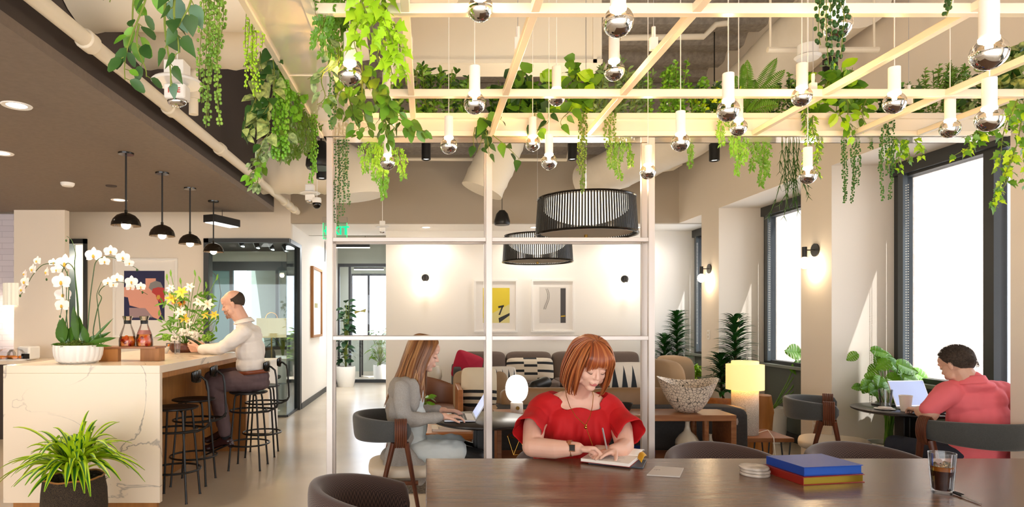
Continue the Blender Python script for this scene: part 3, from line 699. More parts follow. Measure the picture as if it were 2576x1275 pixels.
def leafy(label, strands, m, Lf=.05, Wf=.035, kind='oval', step=.025, name='trailing_vine', sm=None, cat='hanging plant', splay=.9, droop=.5, per=2, sway=.04, m2=None):
    "strands = [(px,ptop,pbot,Y[,px2])...]"
    fo, st, f2 = MB(), MB(), MB(); top = None
    for s_ in strands:
        px, pt, pb, Y = s_[:4]; a = P(px, pt, Y); e = P(s_[4] if len(s_) > 4 else px, pb, Y); top = top or a
        L = (a-e).length; n = 10; ph = rr(0,6); pts = [a.lerp(e, i/n)+V((sway*math.sin(i/n*4+ph)*i/n, sway*.6*math.cos(i/n*3+ph)*i/n, 0)) for i in range(n+1)]
        st.tube(pts, [.003*(1-.6*i/n) for i in range(n+1)], 5)
        q = 0
        while q < L:
            c = along(pts, q/L)
            for k in range(per):
                d = rdir(-.9, .25); d = (d*splay+V((0,0,-.35))).normalized(); nn = V((rr(-.6,.6), -1+rr(-.4,.4), rr(0,.8))).normalized()
                sz = rr(.7,1.15)*(1-.35*q/L); b_ = c+d*Lf*.25; st.tube([c,b_], .001, 3)
                (f2 if m2 and random.random() < .35 else fo).leaf(b_, d, nn, Lf*sz, Wf*sz, kind=kind, droop=droop*rr(.3,1))
            q += step*rr(.7,1.3)
    return plant(name, label, cat, top, 'hanging greenery', [('stem', st, sm or m_stem), ('foliage', fo, m), ('light_foliage', f2, m2)])
def ferny(label, strands, m, Lf=.016, Wf=.008, name='hanging_fern', side=.035, step=.012):
    "fine fronds with side leaflets"
    fo, st = MB(), MB(); top = None
    for s_ in strands:
        px, pt, pb, Y = s_[:4]; a = P(px, pt, Y); e = P(s_[4] if len(s_) > 4 else px, pb, Y); top = top or a
        L = (a-e).length; n = 10; ph = rr(0,6); pts = [a.lerp(e, i/n)+V((.02*math.sin(i/n*4+ph)*i/n, .015*math.cos(i/n*3+ph)*i/n, 0)) for i in range(n+1)]
        st.tube(pts, .0012, 4); q = 0; sg = 1
        while q < L:
            c = along(pts, q/L); w = side*(1-.6*q/L)*rr(.6,1.1); sg = -sg; dr = V((sg*rr(.7,1), rr(-.6,.6), rr(-.8,-.1))).normalized()
            for k in range(1, 5):
                b_ = c+dr*w*k/4
                for s2 in (-1,1): fo.leaf(b_, (dr*.4+V((rr(-.4,.4), rr(-.3,.3), s2*.8))).normalized(), V((0,-1,.2)), Lf*rr(.7,1.2), Wf, kind='blade', droop=.2)
            q += step*rr(.7,1.3)
    return plant(name, label, 'hanging plant', top, 'hanging greenery', [('stem', st, m_stem), ('foliage', fo, m)])
def bush(label, x0, x1, ptop, Y, m, kind='needle', Lf=.05, Wf=.012, n=120, name='planter_plant', h=None, dY=.05, stems=14, m2=None, up=.5, base=None):
    "upright plant in the far planter between image columns, reaching up to row ptop"
    fo, st, f2 = MB(), MB(), MB(); zb = TZ1-.02 if base is None else base
    a0, a1 = P(x0,ptop,Y), P(x1,ptop,Y); H = a0.z-zb
    tips = []
    for i in range(stems):
        x = rr(a0.x, a1.x); mid = .5-abs((x-a0.x)/(a1.x-a0.x)-.5); hh = H*(.75+.6*mid)*rr(.75,1.0)
        hh = min(max(hh,.09), max(H,.09)); b0 = V((x, Y+rr(-dY,dY)*.6, zb)); b1 = b0+V((rr(-.06,.06), rr(-.08,.08), hh)); st.tube([b0, b0.lerp(b1,.5)+V((rr(-.01,.01),rr(-.01,.01),0)), b1], .002, 4); tips.append((b0,b1))
    for i in range(int(n*1.8)):
        b0, b1 = random.choice(tips); t = rr(.05,1)**.8; c = b0.lerp(b1,t); d = rdir(-.2,.9); d = (d+V((0,0,up))).normalized()
        nn = V((rr(-.7,.7),-1,rr(-.2,.9))).normalized()
        (f2 if m2 and random.random() < .35 else fo).leaf(c, d, nn, 1.2*Lf*rr(.6,1.1), 1.35*Wf*rr(.8,1.1), kind=kind, droop=.3)
    return plant(name, label, 'plant', (0.5*(a0.x+a1.x), Y, zb), 'planter greenery', [('stem', st, m_stem), ('foliage', fo, m), ('light_foliage', f2, m2)])
def fronds(label, tips, base, Y, m, name='boston_fern'):
    fo, st = MB(), MB(); c0 = P(base[0], base[1], Y)
    for (tx, ty, dy) in tips:
        e = P(tx, ty, Y+dy); midp = c0.lerp(e,.5)+V((0,0,.04)); pts = [c0.lerp(midp,i/5).lerp(midp.lerp(e,i/5), i/5) for i in range(6)]
        st.tube(pts, .0015, 4); L = (e-c0).length; n = int(L/.011); ax = (e-c0).normalized(); sd = ax.cross(V((0,-1,.2))).normalized()
        for k in range(2,n):
            t = k/n; q = along(pts,t); w = .045*math.sin(PI*min(1,t*1.02))**.6
            for s2 in (-1,1): fo.leaf(q, (sd*s2+ax*.25).normalized(), V((0,-1,.3)), w, .011, kind='blade', droop=.1)
    return plant(name, label, 'plant', c0, 'planter greenery', [('stem', st, m_stem), ('foliage', fo, m)])
# left side, outside of the left planter
leafy('rounded-leaf vine hanging at the upper left, nearest left one', [(380,-60,200,1.55,320),(345,-40,140,1.6,300),(300,-60,10,1.6),(350,60,190,1.55,345)], g_mid, .05, .035, 'round', .028, per=1, m2=g_dark, sway=.02)
leafy('dark big-leaved ivy hanging close to the viewer at upper left', [(450,-60,130,1.15,430),(420,-40,215,1.2,412),(480,-60,70,1.15,470)], g_dark, .044, .040, 'heart', .026, per=1, m2=g_blue, sway=.012)
pearls('string of pearls hanging alone in front of the round ducts', 508, 562, -40, (200,260,318,300,250,180,316,150), 1.95, g_pearl, .0058, gap=.013)
pearls('yellowish string of pearls along the outer edge of the left planter', 618, 660, 25, (150,225,240,200,235,120), 2.35, g_lime, .005, gap=.013)
leafy('striped watermelon-leaf vine behind the yellowish pearls', [(655,130,340,2.6,640),(690,100,300,2.6,665),(640,200,350,2.6,625),(680,250,360,2.6,650)], g_stripe, .062, .055, 'heart', .035, per=2, m2=g_dark)
pearls('thick bright donkey-tail strands left of the glossy planter', 690, 722, 75, (390,400,370,385,400), 2.75, g_bright, .0085, gap=.011, name='donkey_tail')
leafy('bright green curly bush spilling over the left planter edge', [(722,120,240,2.9),(740,150,280,2.95),(760,190,300,3.0),(730,180,290,2.9)], g_bright, .03, .03, 'round', .014, per=4, sway=.03)
ferny('dark olive fern mass under the bright curly bush', [(720,240,380,3.0,700),(745,260,400,3.1),(765,280,390,3.2,770),(730,270,400,3.0,715),(780,300,370,3.3)], g_olive, .02, .009, side=.07)
leafy('veined-leaf vine trailing lowest over the sprinkler pipe', [(690,330,420,2.8,655),(665,360,470,2.8,620),(650,380,430,2.8,640),(720,330,400,2.8,690)], g_vein, .05, .036, 'oval', .03, per=2, m2=g_olive)
leafy('small mid-green sprig hanging over the pipe at its lower left tip', [(660,410,462,2.75,625)], g_bright, .04, .025, 'oval', .02, per=2)
pearls('bright donkey-tail column beside the large bell speaker', 778, 795, 290, (400,463,440,430), 3.3, g_bright, .007, gap=.011, name='donkey_tail')
# inner side of the left planter
leafy('pale veined vine with large leaves at the planter inner edge', [(842,100,205,2.3,790),(815,180,265,2.3,790),(850,120,200,2.35,835)], g_vein, .055, .036, 'oval', .032, per=1, m2=g_sage)
ferny('feathery green tuft above the largest left bulb', [(830,-20,140,2.3),(850,-20,170,2.4),(870,-20,120,2.4),(815,-20,110,2.2)], g_mid, .018, .01, side=.06)
pearls('dark twisted bead strand hanging straight along the corner post', 832, 842, 130, (330,320), 2.55, g_darkpearl, .0045, gap=.010, name='bead_vine')
leafy('glowing lime ivy above and right of the left bulb', [(930,-60,140,2.1,985),(900,-40,90,2.1,930),(960,-30,190,2.15,1000),(905,20,130,2.15,900),(990,60,190,2.15,1030),(950,0,160,2.2,965)], g_lime, .055, .055, 'ivy', .022, per=2, sway=.02)
leafy('large round-leaved olive vine crossing in front of the grid', [(870,150,280,2.5,880),(910,160,330,2.5,925),(940,180,330,2.5,990),(880,240,340,2.5,895),(950,230,330,2.5,1060),(960,260,360,2.5,965),(1000,300,330,2.5,1075),(855,200,290,2.5,850)], g_olive, .058, .042, 'oval', .026, per=2, m2=g_mid, sway=.02)
pearls('long thin string of pearls below the far planter, in front of the exit sign', 842, 878, 340, (560,500,575,540,430,470,520), 3.78, g_darkpearl, .0055, gap=.016)
ferny('wide maidenhair fern hanging below the planter left of centre', [(925,360,430,3.8,915),(940,350,455,3.8),(960,360,480,3.8,958),(970,370,500,3.8,968),(950,360,420,3.8),(1005,370,450,3.8,1008)], g_bright, .018, .008, side=.05)
# far planter, hanging over the rim
leafy('heart-leaved vine hanging beside the middle post', [(1225,295,385,3.6,1200),(1215,300,395,3.6,1235),(1240,340,400,3.6,1310),(1195,320,370,3.6,1190)], g_dark, .075, .06, 'heart', .05, per=1, m2=g_mid, sway=.01, droop=.6)
leafy('heart leaves hanging over the planter rim behind the smallest bulb', [(1250,280,315,3.62,1262),(1345,285,345,3.62,1350),(1380,285,330,3.62,1365),(1440,270,320,3.62,1412)], g_mid, .07, .052, 'heart', .045, per=1, m2=g_dark, droop=.6)
pearls('curled donkey-tail strand hanging above the large drum pendant', 1455, 1474, 285, (430,487,470), 3.62, g_olive, .007, gap=.012, name='donkey_tail')
pearls('short donkey-tail strands right of the curled one', 1518, 1552, 285, (380,400,345,360), 3.62, g_pearl, .006, gap=.013, name='donkey_tail')
ferny('feathery fern hanging in front of the wrapped duct', [(1545,345,420,3.8,1540),(1560,345,450,3.8,1555),(1575,345,415,3.8,1585)], g_mid, .018, .008, side=.04)
ferny('small sparse sprig just right of the right post bulb', [(1730,345,400,3.8,1735),(1735,360,425,3.8,1742)], g_mid, .014, .006, side=.025)
ferny('pair of soft green ferns hanging below the planter right of the bulbs', [(1820,290,360,3.64,1812),(1850,300,390,3.64),(1855,350,440,3.7,1855),(1865,340,400,3.7,1870)], g_bright, .018, .008, side=.045)
ferny('narrow green fern strands left of the staghorn', [(1895,350,430,3.8),(1915,350,470,3.8,1918),(1930,350,440,3.8,1925)], g_mid, .018, .009, side=.035)
def staghorn(label, strands):
    fo = MB(); top = None
    for px, pt, pb, Y in strands:
        a = P(px,pt,Y); top = top or a; L = a.z-P(px,pb,Y).z; stack = [(a, V((rr(-.15,.15),rr(-.1,.1),-1)), L, 0)]
        while stack:
            p, d, l, dep = stack.pop(); 
            if l < .02 or dep > 5: continue
            s = min(l, rr(.05,.09)); q = p+d.normalized()*s; fo.tube([p,p.lerp(q,.5)+V((0,0,.002)),q], [.004,.0055,.003], 4, flat=.4)
            for sg in (-1,1):
                e = q+(d+V((sg*rr(.3,.7),rr(-.2,.2),rr(-.1,.3)))).normalized()*.035; fo.tube([q,e],[.0045,.001],4,flat=.4)
            stack.append((q, (d+V((rr(-.25,.25),rr(-.1,.1),-.25))).normalized(), l-s, dep))
            if random.random() < .35: stack.append((q, (d+V((rr(-.6,.6),rr(-.1,.1),0))).normalized(), (l-s)*.6, dep+2))
    return plant('staghorn_strands', label, 'hanging plant', top, 'hanging greenery', [('foliage', fo, g_dark)])
staghorn('dark antler-like strands hanging longest near the lowest right bulb', [(x,345,y,3.8) for x,y in ((1965,480),(1975,520),(1985,550),(1995,535),(2005,500),(2012,520),(1970,440),(1990,450),(2000,545))])
leafy('light green fern and leaf mix hanging right of the staghorn', [(2020,260,430,3.62,2035),(2045,290,400,3.62,2050),(2060,350,440,3.8,2062)], g_mid, .03, .012, 'blade', .012, per=3, m2=g_lime)
leafy('broad lime leaves over the rim right of the staghorn', [(2130,250,340,3.6,2150),(2180,240,310,3.6,2175),(2110,280,320,3.6,2140)], g_lime, .06, .04, 'oval', .03, per=2, m2=g_mid)
pearls('dark bead strands, leftmost pair before the white window recess', 2118, 2130, 345, (512,500), 3.78, g_darkpearl, .0055, gap=.011, name='bead_vine')
pearls('dark bead strands, middle pair before the white window recess', 2140, 2162, 345, (475,512,470), 3.78, g_darkpearl, .0055, gap=.011, name='bead_vine')
pearls('tiny short dark bead strand under the planter', 2186, 2196, 345, (372,376), 3.78, g_darkpearl, .005, gap=.011, name='bead_vine')
pearls('dark bead strands, right pair beside the lime ivy', 2212, 2248, 300, (430,505,440,420,500), 3.66, g_darkpearl, .0055, gap=.011, name='bead_vine')
leafy('lime ivy sprays hanging before the big window head', [(2250,350,420,3.7,2245),(2280,350,430,3.7,2260),(2300,350,400,3.7,2330),(2270,360,410,3.7,2290)], g_lime, .04, .04, 'ivy', .025, per=2, m2=g_mid)
leafy('variegated ivy trailing at the right edge of the picture', [(2560,250,420,3.0,2500),(2540,290,360,3.0,2440),(2570,300,520,3.0,2510),(2590,260,470,3.0,2570),(2500,300,350,3.0,2420),(2540,390,510,3.0,2520),(2470,330,400,3.0,2400)], g_mid, .045, .045, 'ivy', .026, per=2, m2=g_yellow)
pearls('dark string of pearls hanging in front of the top right globe', 2065, 2125, -60, (110,160,175,100,60,150), 1.7, g_dark, .0065, gap=.017)
pearls('dark bead tip cut by the top edge at right', 2378, 2394, -60, (45,35), 1.7, g_dark, .006, gap=.015, name='bead_vine')
# plants standing in the far planter
Yp = 3.75
bush('spiky rosemary-like plant at the left of the far planter', 985, 1205, 165, Yp, g_mid, 'blade', .05, .014, 420, stems=34, m2=g_dark)
bush('heart-leaved plant behind the bulbs left of centre on the far planter', 1235, 1380, 170, Yp, g_dark, 'heart', .075, .065, 90, stems=16, m2=g_mid, up=.2)
bush('brighter heart-leaved plant with the tallest leaf on the far planter', 1380, 1490, 140, Yp, g_mid, 'heart', .08, .055, 60, stems=12, m2=g_lime, up=.3)
bush('slender silvery-green plant under the pair of central bulbs', 1485, 1625, 150, Yp, g_sage, 'blade', .055, .011, 340, stems=26)
bush('feathery soft green plant right of the silvery-green one', 1620, 1760, 160, Yp, g_bright, 'blade', .025, .012, 700, stems=30, m2=g_mid)
bush('low mixed dark leaves between feathery plant and ferns', 1755, 1830, 210, Yp, g_dark, 'oval', .05, .02, 90, stems=10, m2=g_yellow)
fronds('tall fern with ladder-like fronds on the far planter', [(1880,150,0),(1955,145,.05),(1975,175,-.05),(1900,200,.1),(1850,190,0),(1960,215,-.1),(1985,235,.05),(1840,240,.1),(1960,265,-.12),(1900,255,-.12),(1870,160,.08)], (1880,290), Yp, g_mid)
bush('fine dark fern tuft left of the broad lime leaves', 1935, 2035, 190, Yp, g_dark, 'blade', .022, .01, 420, stems=18, m2=g_mid)
bush('broad-leaved lime plant under the round ceiling sensor', 2030, 2200, 160, Yp, g_mid, 'oval', .085, .05, 90, stems=14, m2=g_lime, up=.2)
bush('low dark mixed foliage between the lime plant and the fuzzy plant', 2190, 2320, 215, Yp, g_dark, 'oval', .05, .025, 150, stems=16, m2=g_mid)
bush('fuzzy upright green plant at the right of the far planter', 2310, 2430, 150, Yp, g_mid, 'needle', .03, .006, 900, stems=30)
bush('striped round-leaved plant near the far planter right end', 2400, 2520, 165, Yp, g_stripe, 'round', .055, .05, 90, stems=14, m2=g_dark)
bush('tall striped-leaf plant rising at the right edge', 2515, 2600, 90, 3.2, g_stripe, 'heart', .07, .055, 60, stems=9, base=2.5, m2=g_dark)
# plants standing in the left planter (seen over its inner rim)
for k, (y, mm, lab, kd) in enumerate(((1.0,g_dark,'dark leafy plant in the near end of the left planter','heart'),(1.6,g_mid,'round-leaved plant in the left planter, nearer half','round'),(2.2,g_lime,'lime leafy plant in the middle of the left planter','ivy'),(2.8,g_bright,'bright bushy plant in the left planter, farther half','oval'),(3.35,g_olive,'olive bushy plant at the far end of the left planter','oval'))):
    fo, st = MB(), MB()
    for i in range(110):
        q = V((-.505+rr(-.09,.09), y+rr(-.28,.28), TZ1-.02)); h_ = rr(.03,.16); e = q+V((rr(-.05,.05),rr(-.04,.04),h_)); st.tube([q,e],.0015,4)
        fo.leaf(e, rdir(-.4,.8), rdir(0,1), .055, .04, kind=kd)
    plant('planter_plant', lab, 'plant', (-.505,y,TZ1-.02), 'planter greenery', [('stem',st,m_stem),('foliage',fo,mm)])
# ------------------------------------------------------------------ furniture
def cushion(mb, c, size, rot=None, e=.35, mi=0, nu=28, nv=16, pinch=0):
    "rounded pillow block: superellipsoid"
    c = V(c); R = None if rot is None else Euler(rot).to_matrix() if not isinstance(rot, Matrix) else rot
    f = lambda w, p: math.copysign(abs(w)**p, w)
    o = len(mb.v)
    for i in range(nv+1):
        t = -PI/2+PI*i/nv
        for k in range(nu):
            a = 2*PI*k/nu; q = V((size[0]/2*f(math.cos(t),e)*f(math.cos(a),e), size[1]/2*f(math.cos(t),e)*f(math.sin(a),e), size[2]/2*f(math.sin(t),e)))
            if pinch:
                rx, ry = abs(q.x)/(size[0]/2), abs(q.y)/(size[1]/2); s_ = 1-pinch*(max(rx,ry)**3); q.z *= s_
                q.x *= 1+.08*(ry**6); q.y *= 1+.08*(rx**6)
            mb.v.append((R @ q if R else q)+c)
    for i in range(nv):
        for k in range(nu): mb.f.append((o+i*nu+k, o+i*nu+(k+1)%nu, o+(i+1)*nu+(k+1)%nu, o+(i+1)*nu+k)); mb.m.append(mi)
    return mb
def band(mb, a0, a1, rx, ry, zt, zb, th, lean=.0, nu=48, sec=12, uv=None, rc=None):
    "upholstered band curved round the sitter: zt/zb give top and bottom heights by angle fraction f in -1..1"
    o = len(mb.v)
    def pt(u, v):
        f = 2*u-1; a = a0+(a1-a0)*u; z1, z0 = zt(f), zb(f); w = 2*PI*v; c_, s_ = math.cos(w), math.sin(w)
        e = .45; dz = math.copysign(abs(s_)**e, s_)*(z1-z0)/2; dr = math.copysign(abs(c_)**.7, c_)*th/2
        end = min(1, (1-abs(f))/.05)**.5 if abs(f) > .95 else 1
        z = (z0+z1)/2+dz*(.35+.65*end); r = 1+lean*(z-z0); 
        return V((math.cos(a)*(rx*r+dr*end), math.sin(a)*(ry*r+dr*end), z))
    mb.grid(pt, nu, sec*2, 0, uv)
    n = len(mb.v); k = sec*2+1
    mb.f.append(tuple(o+j for j in range(sec*2))); mb.m.append(0); mb.f.append(tuple(n-k+j for j in reversed(range(sec*2)))); mb.m.append(0)
    return mb
def tub_chair(label, loc, rz, group='brown herringbone tub chairs at the long table'):
    t = thing('tub_chair', label, 'chair', loc, rz, group)
    b = band(MB(), PI-2.05, PI+2.05, .285,.285, lambda f: .70-.10*abs(f)**1.7, lambda f: .34, .07, lean=.25, nu=72, uv=(1.75,.9))
    part('backrest', b, m_hb, t)
    s_ = MB(); s_.grid(lambda u,v: (((.262*(u if u > 0 else .001))*math.cos(2*PI*v)), .262*u*math.sin(2*PI*v), .42-.05*u**5), 10, 40, 0, (.8,1.6)); part('seat', s_, m_hb, t)
    part('seat_shell', MB().lathe([(0,.30),(.2,.30),(.27,.34),(.275,.37),(.0,.38)], seg=32), m_hb, t)
    for a in (.8,2.35,-.8,-2.35): part('leg', MB().tube([(.17*math.cos(a),.17*math.sin(a),.31),(.24*math.cos(a),.24*math.sin(a),0)], [.018,.011], 10), m_walnutd, t)
    return t
tc = tub_chair('brown herringbone tub chair at the left end of the long table, nearest the viewer', (-.19,2.84,0), .12)
dup(tc, (.80,3.40,0), -PI/2, 'herringbone tub chair the woman in red sits on, mostly hidden behind her')
dup(tc, (1.63,3.42,0), -PI/2+.05, 'empty herringbone tub chair behind the blue book, between the woman and the nearer pier')
dup(tc, (2.41,3.42,0), -PI/2-.04, 'empty herringbone tub chair in front of the man in coral, right of the blue book')
# long table
t = thing('long_table', 'long smoked-wood communal table filling the foreground', 'table', (1.6,2.2,0))
part('tabletop', MB().bb(-.006,3.15,1.2,3.04,.712,.75), m_tabletop, t, world=True, bevel=.003)
part('apron', MB().bb(.12,3.0,2.84,2.87,.64,.71).bb(.12,3.0,1.35,1.38,.64,.71), m_walnutd, t, world=True)
for x in (.16,2.96):
    for y in (1.4,2.82): part('leg', MB().bb(x-.035,x+.035,y-.035,y+.035,0,.71), m_black, t, world=True, bevel=.003)
# grey wool chairs
def wool_chair(label, loc, rz):
    t = thing('wool_armchair', label, 'chair', loc, rz, 'grey wool chairs with walnut legs')
    b = band(MB(), PI-1.72, PI+1.72, .30,.29, lambda f: .785-.02*abs(f)**2, lambda f: .62+.035*abs(f)**2, .05, lean=.30, nu=56)
    part('backrest', b, m_greyfab, t)
    for sg in (-1,1):
        a = PI+sg*1.50; c = V((math.cos(a)*.278, math.sin(a)*.302, .70)); w = MB()
        for k in range(6):
            o_ = (k-2.5)*.013; cx = c+V((o_,0,0)); w.tube([cx+V((math.sin(q)*0,math.cos(q)*.034,math.sin(q)*.088)) for q in [2*PI*j/14 for j in range(14)]], .0068, 6, closed=True)
        part('leather_wrap', w, m_walnutd, t, label='brown leather lacing')
        part('leg', MB().tube([(c.x-.045,c.y,.64),(c.x-.20,c.y*.93,0)], [.024,.013], 10, flat=.75), m_walnutd, t)
        part('leg', MB().tube([(c.x+.035,c.y,.64),(c.x+.15,c.y*.93,0)], [.024,.013], 10, flat=.75), m_walnutd, t)
        part('side_rail', MB().tube([(c.x-.145,c.y*.95,.385),(c.x+.11,c.y*.95,.385)], .020, 8, flat=.8), m_walnutd, t)
    part('cross_rail', MB().tube([(-.12,-.27,.385),(-.12,.27,.385)], .018, 8), m_walnutd, t)
    s_ = cushion(MB(), (.02,0,.43), (.50,.50,.085), e=.55); part('seat', s_, m_cream, t)
    return t
wc = wool_chair('grey wool chair with walnut legs holding the woman in the cardigan', (-.165,4.28,0), .06)
dup(wc, (3.50,4.12,0), PI/2+.05, 'grey wool chair in which the man in coral sits, by the big window')
dup(wc, (3.20,5.04,0), -.55, 'empty grey wool chair on the far side of the café table, under the monstera')
# round tables
def round_table(label, loc, R):
    t = thing('round_table', label, 'table', loc)
    part('tabletop', MB().lathe([(0,.705),(R-.03,.705),(R,.718),(R,.727),(R-.004,.73),(0,.73)], seg=64), m_blacktable, t)
    part('pedestal', MB().box((0,0,.36),(.14,.10,.70)).box((0,0,.36),(.10,.16,.70)), m_black, t, bevel=.005)
    part('foot_plate', MB().lathe([(0,0),(.2,0),(.2,.012),(0,.014)], seg=32), m_black, t); return t
round_table('round black café table with the open laptop, behind the frame screen', (.386,4.37,0), .36)
round_table('round black café table by the window in front of the monstera', (3.66,4.84,0), .37)
# console of walnut
t = thing('console_table', 'walnut waterfall console holding bowl and globe lamp behind the long table', 'console', (1.42,4.9,0))
YC0, YC1, CT = 4.75, 5.07, .695
part('top', MB().bb(.52,2.31,YC0,YC1,CT-.045,CT), m_walnut, t, world=True, bevel=.003)
for x0, x1 in ((.52,.555),(2.27,2.31)): part('side_panel', MB().bb(x0,x1,YC0,YC1,0,CT-.045), m_walnut, t, world=True, bevel=.003)
part('shelf', MB().bb(.555,2.27,YC0+.01,YC1-.01,.335,.37), m_walnut, t, world=True, bevel=.003)
for y in (YC0+.05, YC1-.05): part('inner_leg', MB().tube([(2.10,y,.65),(2.10,y,.5),(2.14,y,.42),(2.19,y,.375)], .028, 8, flat=.8), m_walnut, t, world=True)
# sofa with its back to the viewer
t = thing('leather_sofa', 'tan leather and charcoal sofa seen from behind, past the console', 'sofa', (1.4,5.6,0))
part('sofa_back', cushion(MB(), (1.56,5.28,.37), (2.1,.26,.66), e=.15), m_sofad, t, world=True)
part('seat_base', cushion(MB(), (1.6,5.75,.25), (2.0,.85,.38), e=.2), m_sofad, t, world=True)
part('back_ledge', cushion(MB(), (1.56,5.30,.66), (2.12,.30,.06), e=.3), m_tansuede, t, world=True)
part('back_ledge_end', cushion(MB(), (2.44,5.36,.58), (.32,.42,.20), e=.5), mat('soft_grey_velour','a39489',.8), t, world=True)
for x, w in ((.98,.72),(1.78,.86)): part('back_cushion', cushion(MB(), (x,5.42,.735), (w,.22,.19), (-.1,0,0), e=.45), m_tan, t, world=True)
part('armrest', cushion(MB(), (2.22,6.0,.72), (.22,.75,.62), e=.5), m_tansuede, t, world=True)
def pillow(label, c, size, rot, m, cat='pillow'):
    t = single('pillow', cushion(MB(), (0,0,0), size, e=.4, pinch=.75), m, label, cat); z = min(v.co.z for v in t.data.vertices)
    t.location = V(c); t.rotation_euler = rot; return t
def pattern(name, base, ink, fn):
    "striped cushion cover; fn builds a 0/1 mask from generated x, y"
    m = mat(name, base, .85); nt = m.node_tree; N = nt.nodes; L = nt.links; b = N['Principled BSDF']
    tc_ = N.new('ShaderNodeTexCoord'); sp = N.new('ShaderNodeSeparateXYZ'); L.new(tc_.outputs['Generated'], sp.inputs[0])
    def M(op, a, c=None, d=None):
        n = N.new('ShaderNodeMath'); n.operation = op
        for i, v in enumerate((a, c, d)):
            if v is None: continue
            if isinstance(v,(int,float)): n.inputs[i].default_value = v
            else: L.new(v, n.inputs[i])
        return n.outputs[0]
    mask = fn(M, sp.outputs[0], sp.outputs[1]); x = N.new('ShaderNodeMix'); x.data_type = 'RGBA'
    x.inputs[6].default_value = hx(base); x.inputs[7].default_value = hx(ink); L.new(mask, x.inputs[0]); L.new(x.outputs[2], b.inputs['Base Color']); return m
def f_bars(M, x, y):
    mid = M('COMPARE', x, .5, .14); a = M('GREATER_THAN', M('SINE', M('MULTIPLY', y, 2*PI*3.0)), .55); c = M('GREATER_THAN', M('SINE', M('MULTIPLY_ADD', y, 2*PI*3.0, 2.2)), .55)
    return M('ADD', M('MULTIPLY', mid, c), M('MULTIPLY', M('SUBTRACT', 1, mid), a))
def f_tri(M, x, y):
    saw = M('PINGPONG', M('MULTIPLY', x, 5), .5); return M('GREATER_THAN', M('MULTIPLY', saw, 1.9), M('ADD', y, .05))
def f_low(M, x, y): return M('MULTIPLY', M('LESS_THAN', y, .5), M('GREATER_THAN', M('SINE', M('MULTIPLY', y, 2*PI*6)), .1))
mp_bars = pattern('cream_bar_weave','e2d6c4','24262b', f_bars); mp_tri = pattern('triangle_weave','e6ddd0','2b3138', f_tri); mp_low = pattern('cream_banded_weave','e4d6bc','2a2a2c', f_low)
# grey sofa against the back wall
t = thing('grey_sofa', 'long taupe sofa against the back wall under the pictures', 'sofa', (1.6,9.4,0))
part('seat_base', cushion(MB(), (1.75,9.2,.27), (2.9,.9,.30), e=.15), m_sofa, t, world=True)
for i, (x0, x1) in enumerate(((.45,1.17),(1.17,1.85),(1.86,2.5),(2.5,3.15))):
    part('back_cushion', cushion(MB(), ((x0+x1)/2,9.50,.67), (x1-x0-.01,.24,.50), (-.12,0,0), e=.3), m_sofa, t, world=True)
    part('seat_cushion', cushion(MB(), ((x0+x1)/2,9.10,.47), (x1-x0-.005,.75,.16), e=.25), m_sofa, t, world=True)
part('armrest', cushion(MB(), (.42,9.2,.52), (.12,.9,.44), e=.3), m_sofad, t, world=True)
for x in (.4,3.1): part('leg', MB().bb(x,x+.05,8.85,8.9,0,.13), m_black, t, world=True)
pillow('crimson square pillow in the left corner of the taupe sofa', P(1171,925,9.1), (.42,.42,.16), (PI/2-.25,.35,.2), m_crimson)
pillow('cream pillow with dashed black bars on the taupe sofa', P(1331,932,9.0), (.66,.34,.16), (PI/2-.25,0,0), mp_bars)
pillow('white pillow with black triangles on the leather sofa back', P(1583,957,5.75), (.40,.32,.13), (PI/2-.2,0,0), mp_tri)
pillow('small dark and white zigzag pillow by the middle post', P(1258,957,7.0), (.34,.30,.12), (PI/2-.2,0,.2), mp_tri)
# lounge chair with wooden side (left of the middle post)
t = thing('lounge_chair', 'tan lounge seat with a tall oak side panel, left of the globe lamp', 'armchair', (.75,6.6,0))
part('side_panel', MB().bb(.30,.35,6.2,6.95,0,.72), m_orangewood, t, world=True, bevel=.008)
part('seat_cushion', cushion(MB(), (.72,6.6,.36), (.74,.8,.30), e=.3), m_sofa, t, world=True)
part('backrest', cushion(MB(), (.58,6.95,.62), (.60,.2,.46), (-.15,0,0), e=.35), m_tansuede, t, world=True)
for x in (.38,1.02): part('leg', MB().bb(x,x+.05,6.25,6.3,0,.22), m_orangewood, t, world=True)
pillow('tall cream pillow with black bands on the lounge seat', P(1205,975,6.5), (.36,.40,.15), (PI/2-.2,0,-.1), mp_low)
single('bolster', MB().cap(P(1345,972,6.0), P(1372,962,6.1), .055, .06, 18), m_black, 'black leather bolster lying on the tan sofa back', 'bolster')
# brown leather shell chair and things around it
t = thing('shell_chair', 'brown leather shell armchair on thin black legs, behind the laptop', 'armchair', (.11,7.3,0), -.9, None)
part('shell', band(MB(), PI-1.9, PI+1.9, .28,.28, lambda f: .74-.17*abs(f)**1.3, lambda f: .36, .03, lean=.35, nu=48), m_leather, t)
part('seat', cushion(MB(), (0,0,.38), (.5,.5,.10), e=.6), m_leather, t)
for a in (.8,2.35,-.8,-2.35): part('leg', MB().tube([(.12*math.cos(a),.12*math.sin(a),.34),(.26*math.cos(a),.26*math.sin(a),0)], .009, 8), m_black, t)
t = thing('side_table', 'small oak side table against the back wall under the ceramic lamp', 'side table', (P(1097,965,8.9).x,8.9,0))
part('top', MB().box((0,0,.475),(.42,.4,.04)), m_walnut, t, bevel=.004)
for x in (-.17,.17):
    for y in (-.16,.16): part('leg', MB().box((x,y,.228),(.035,.035,.455)), m_walnut, t)
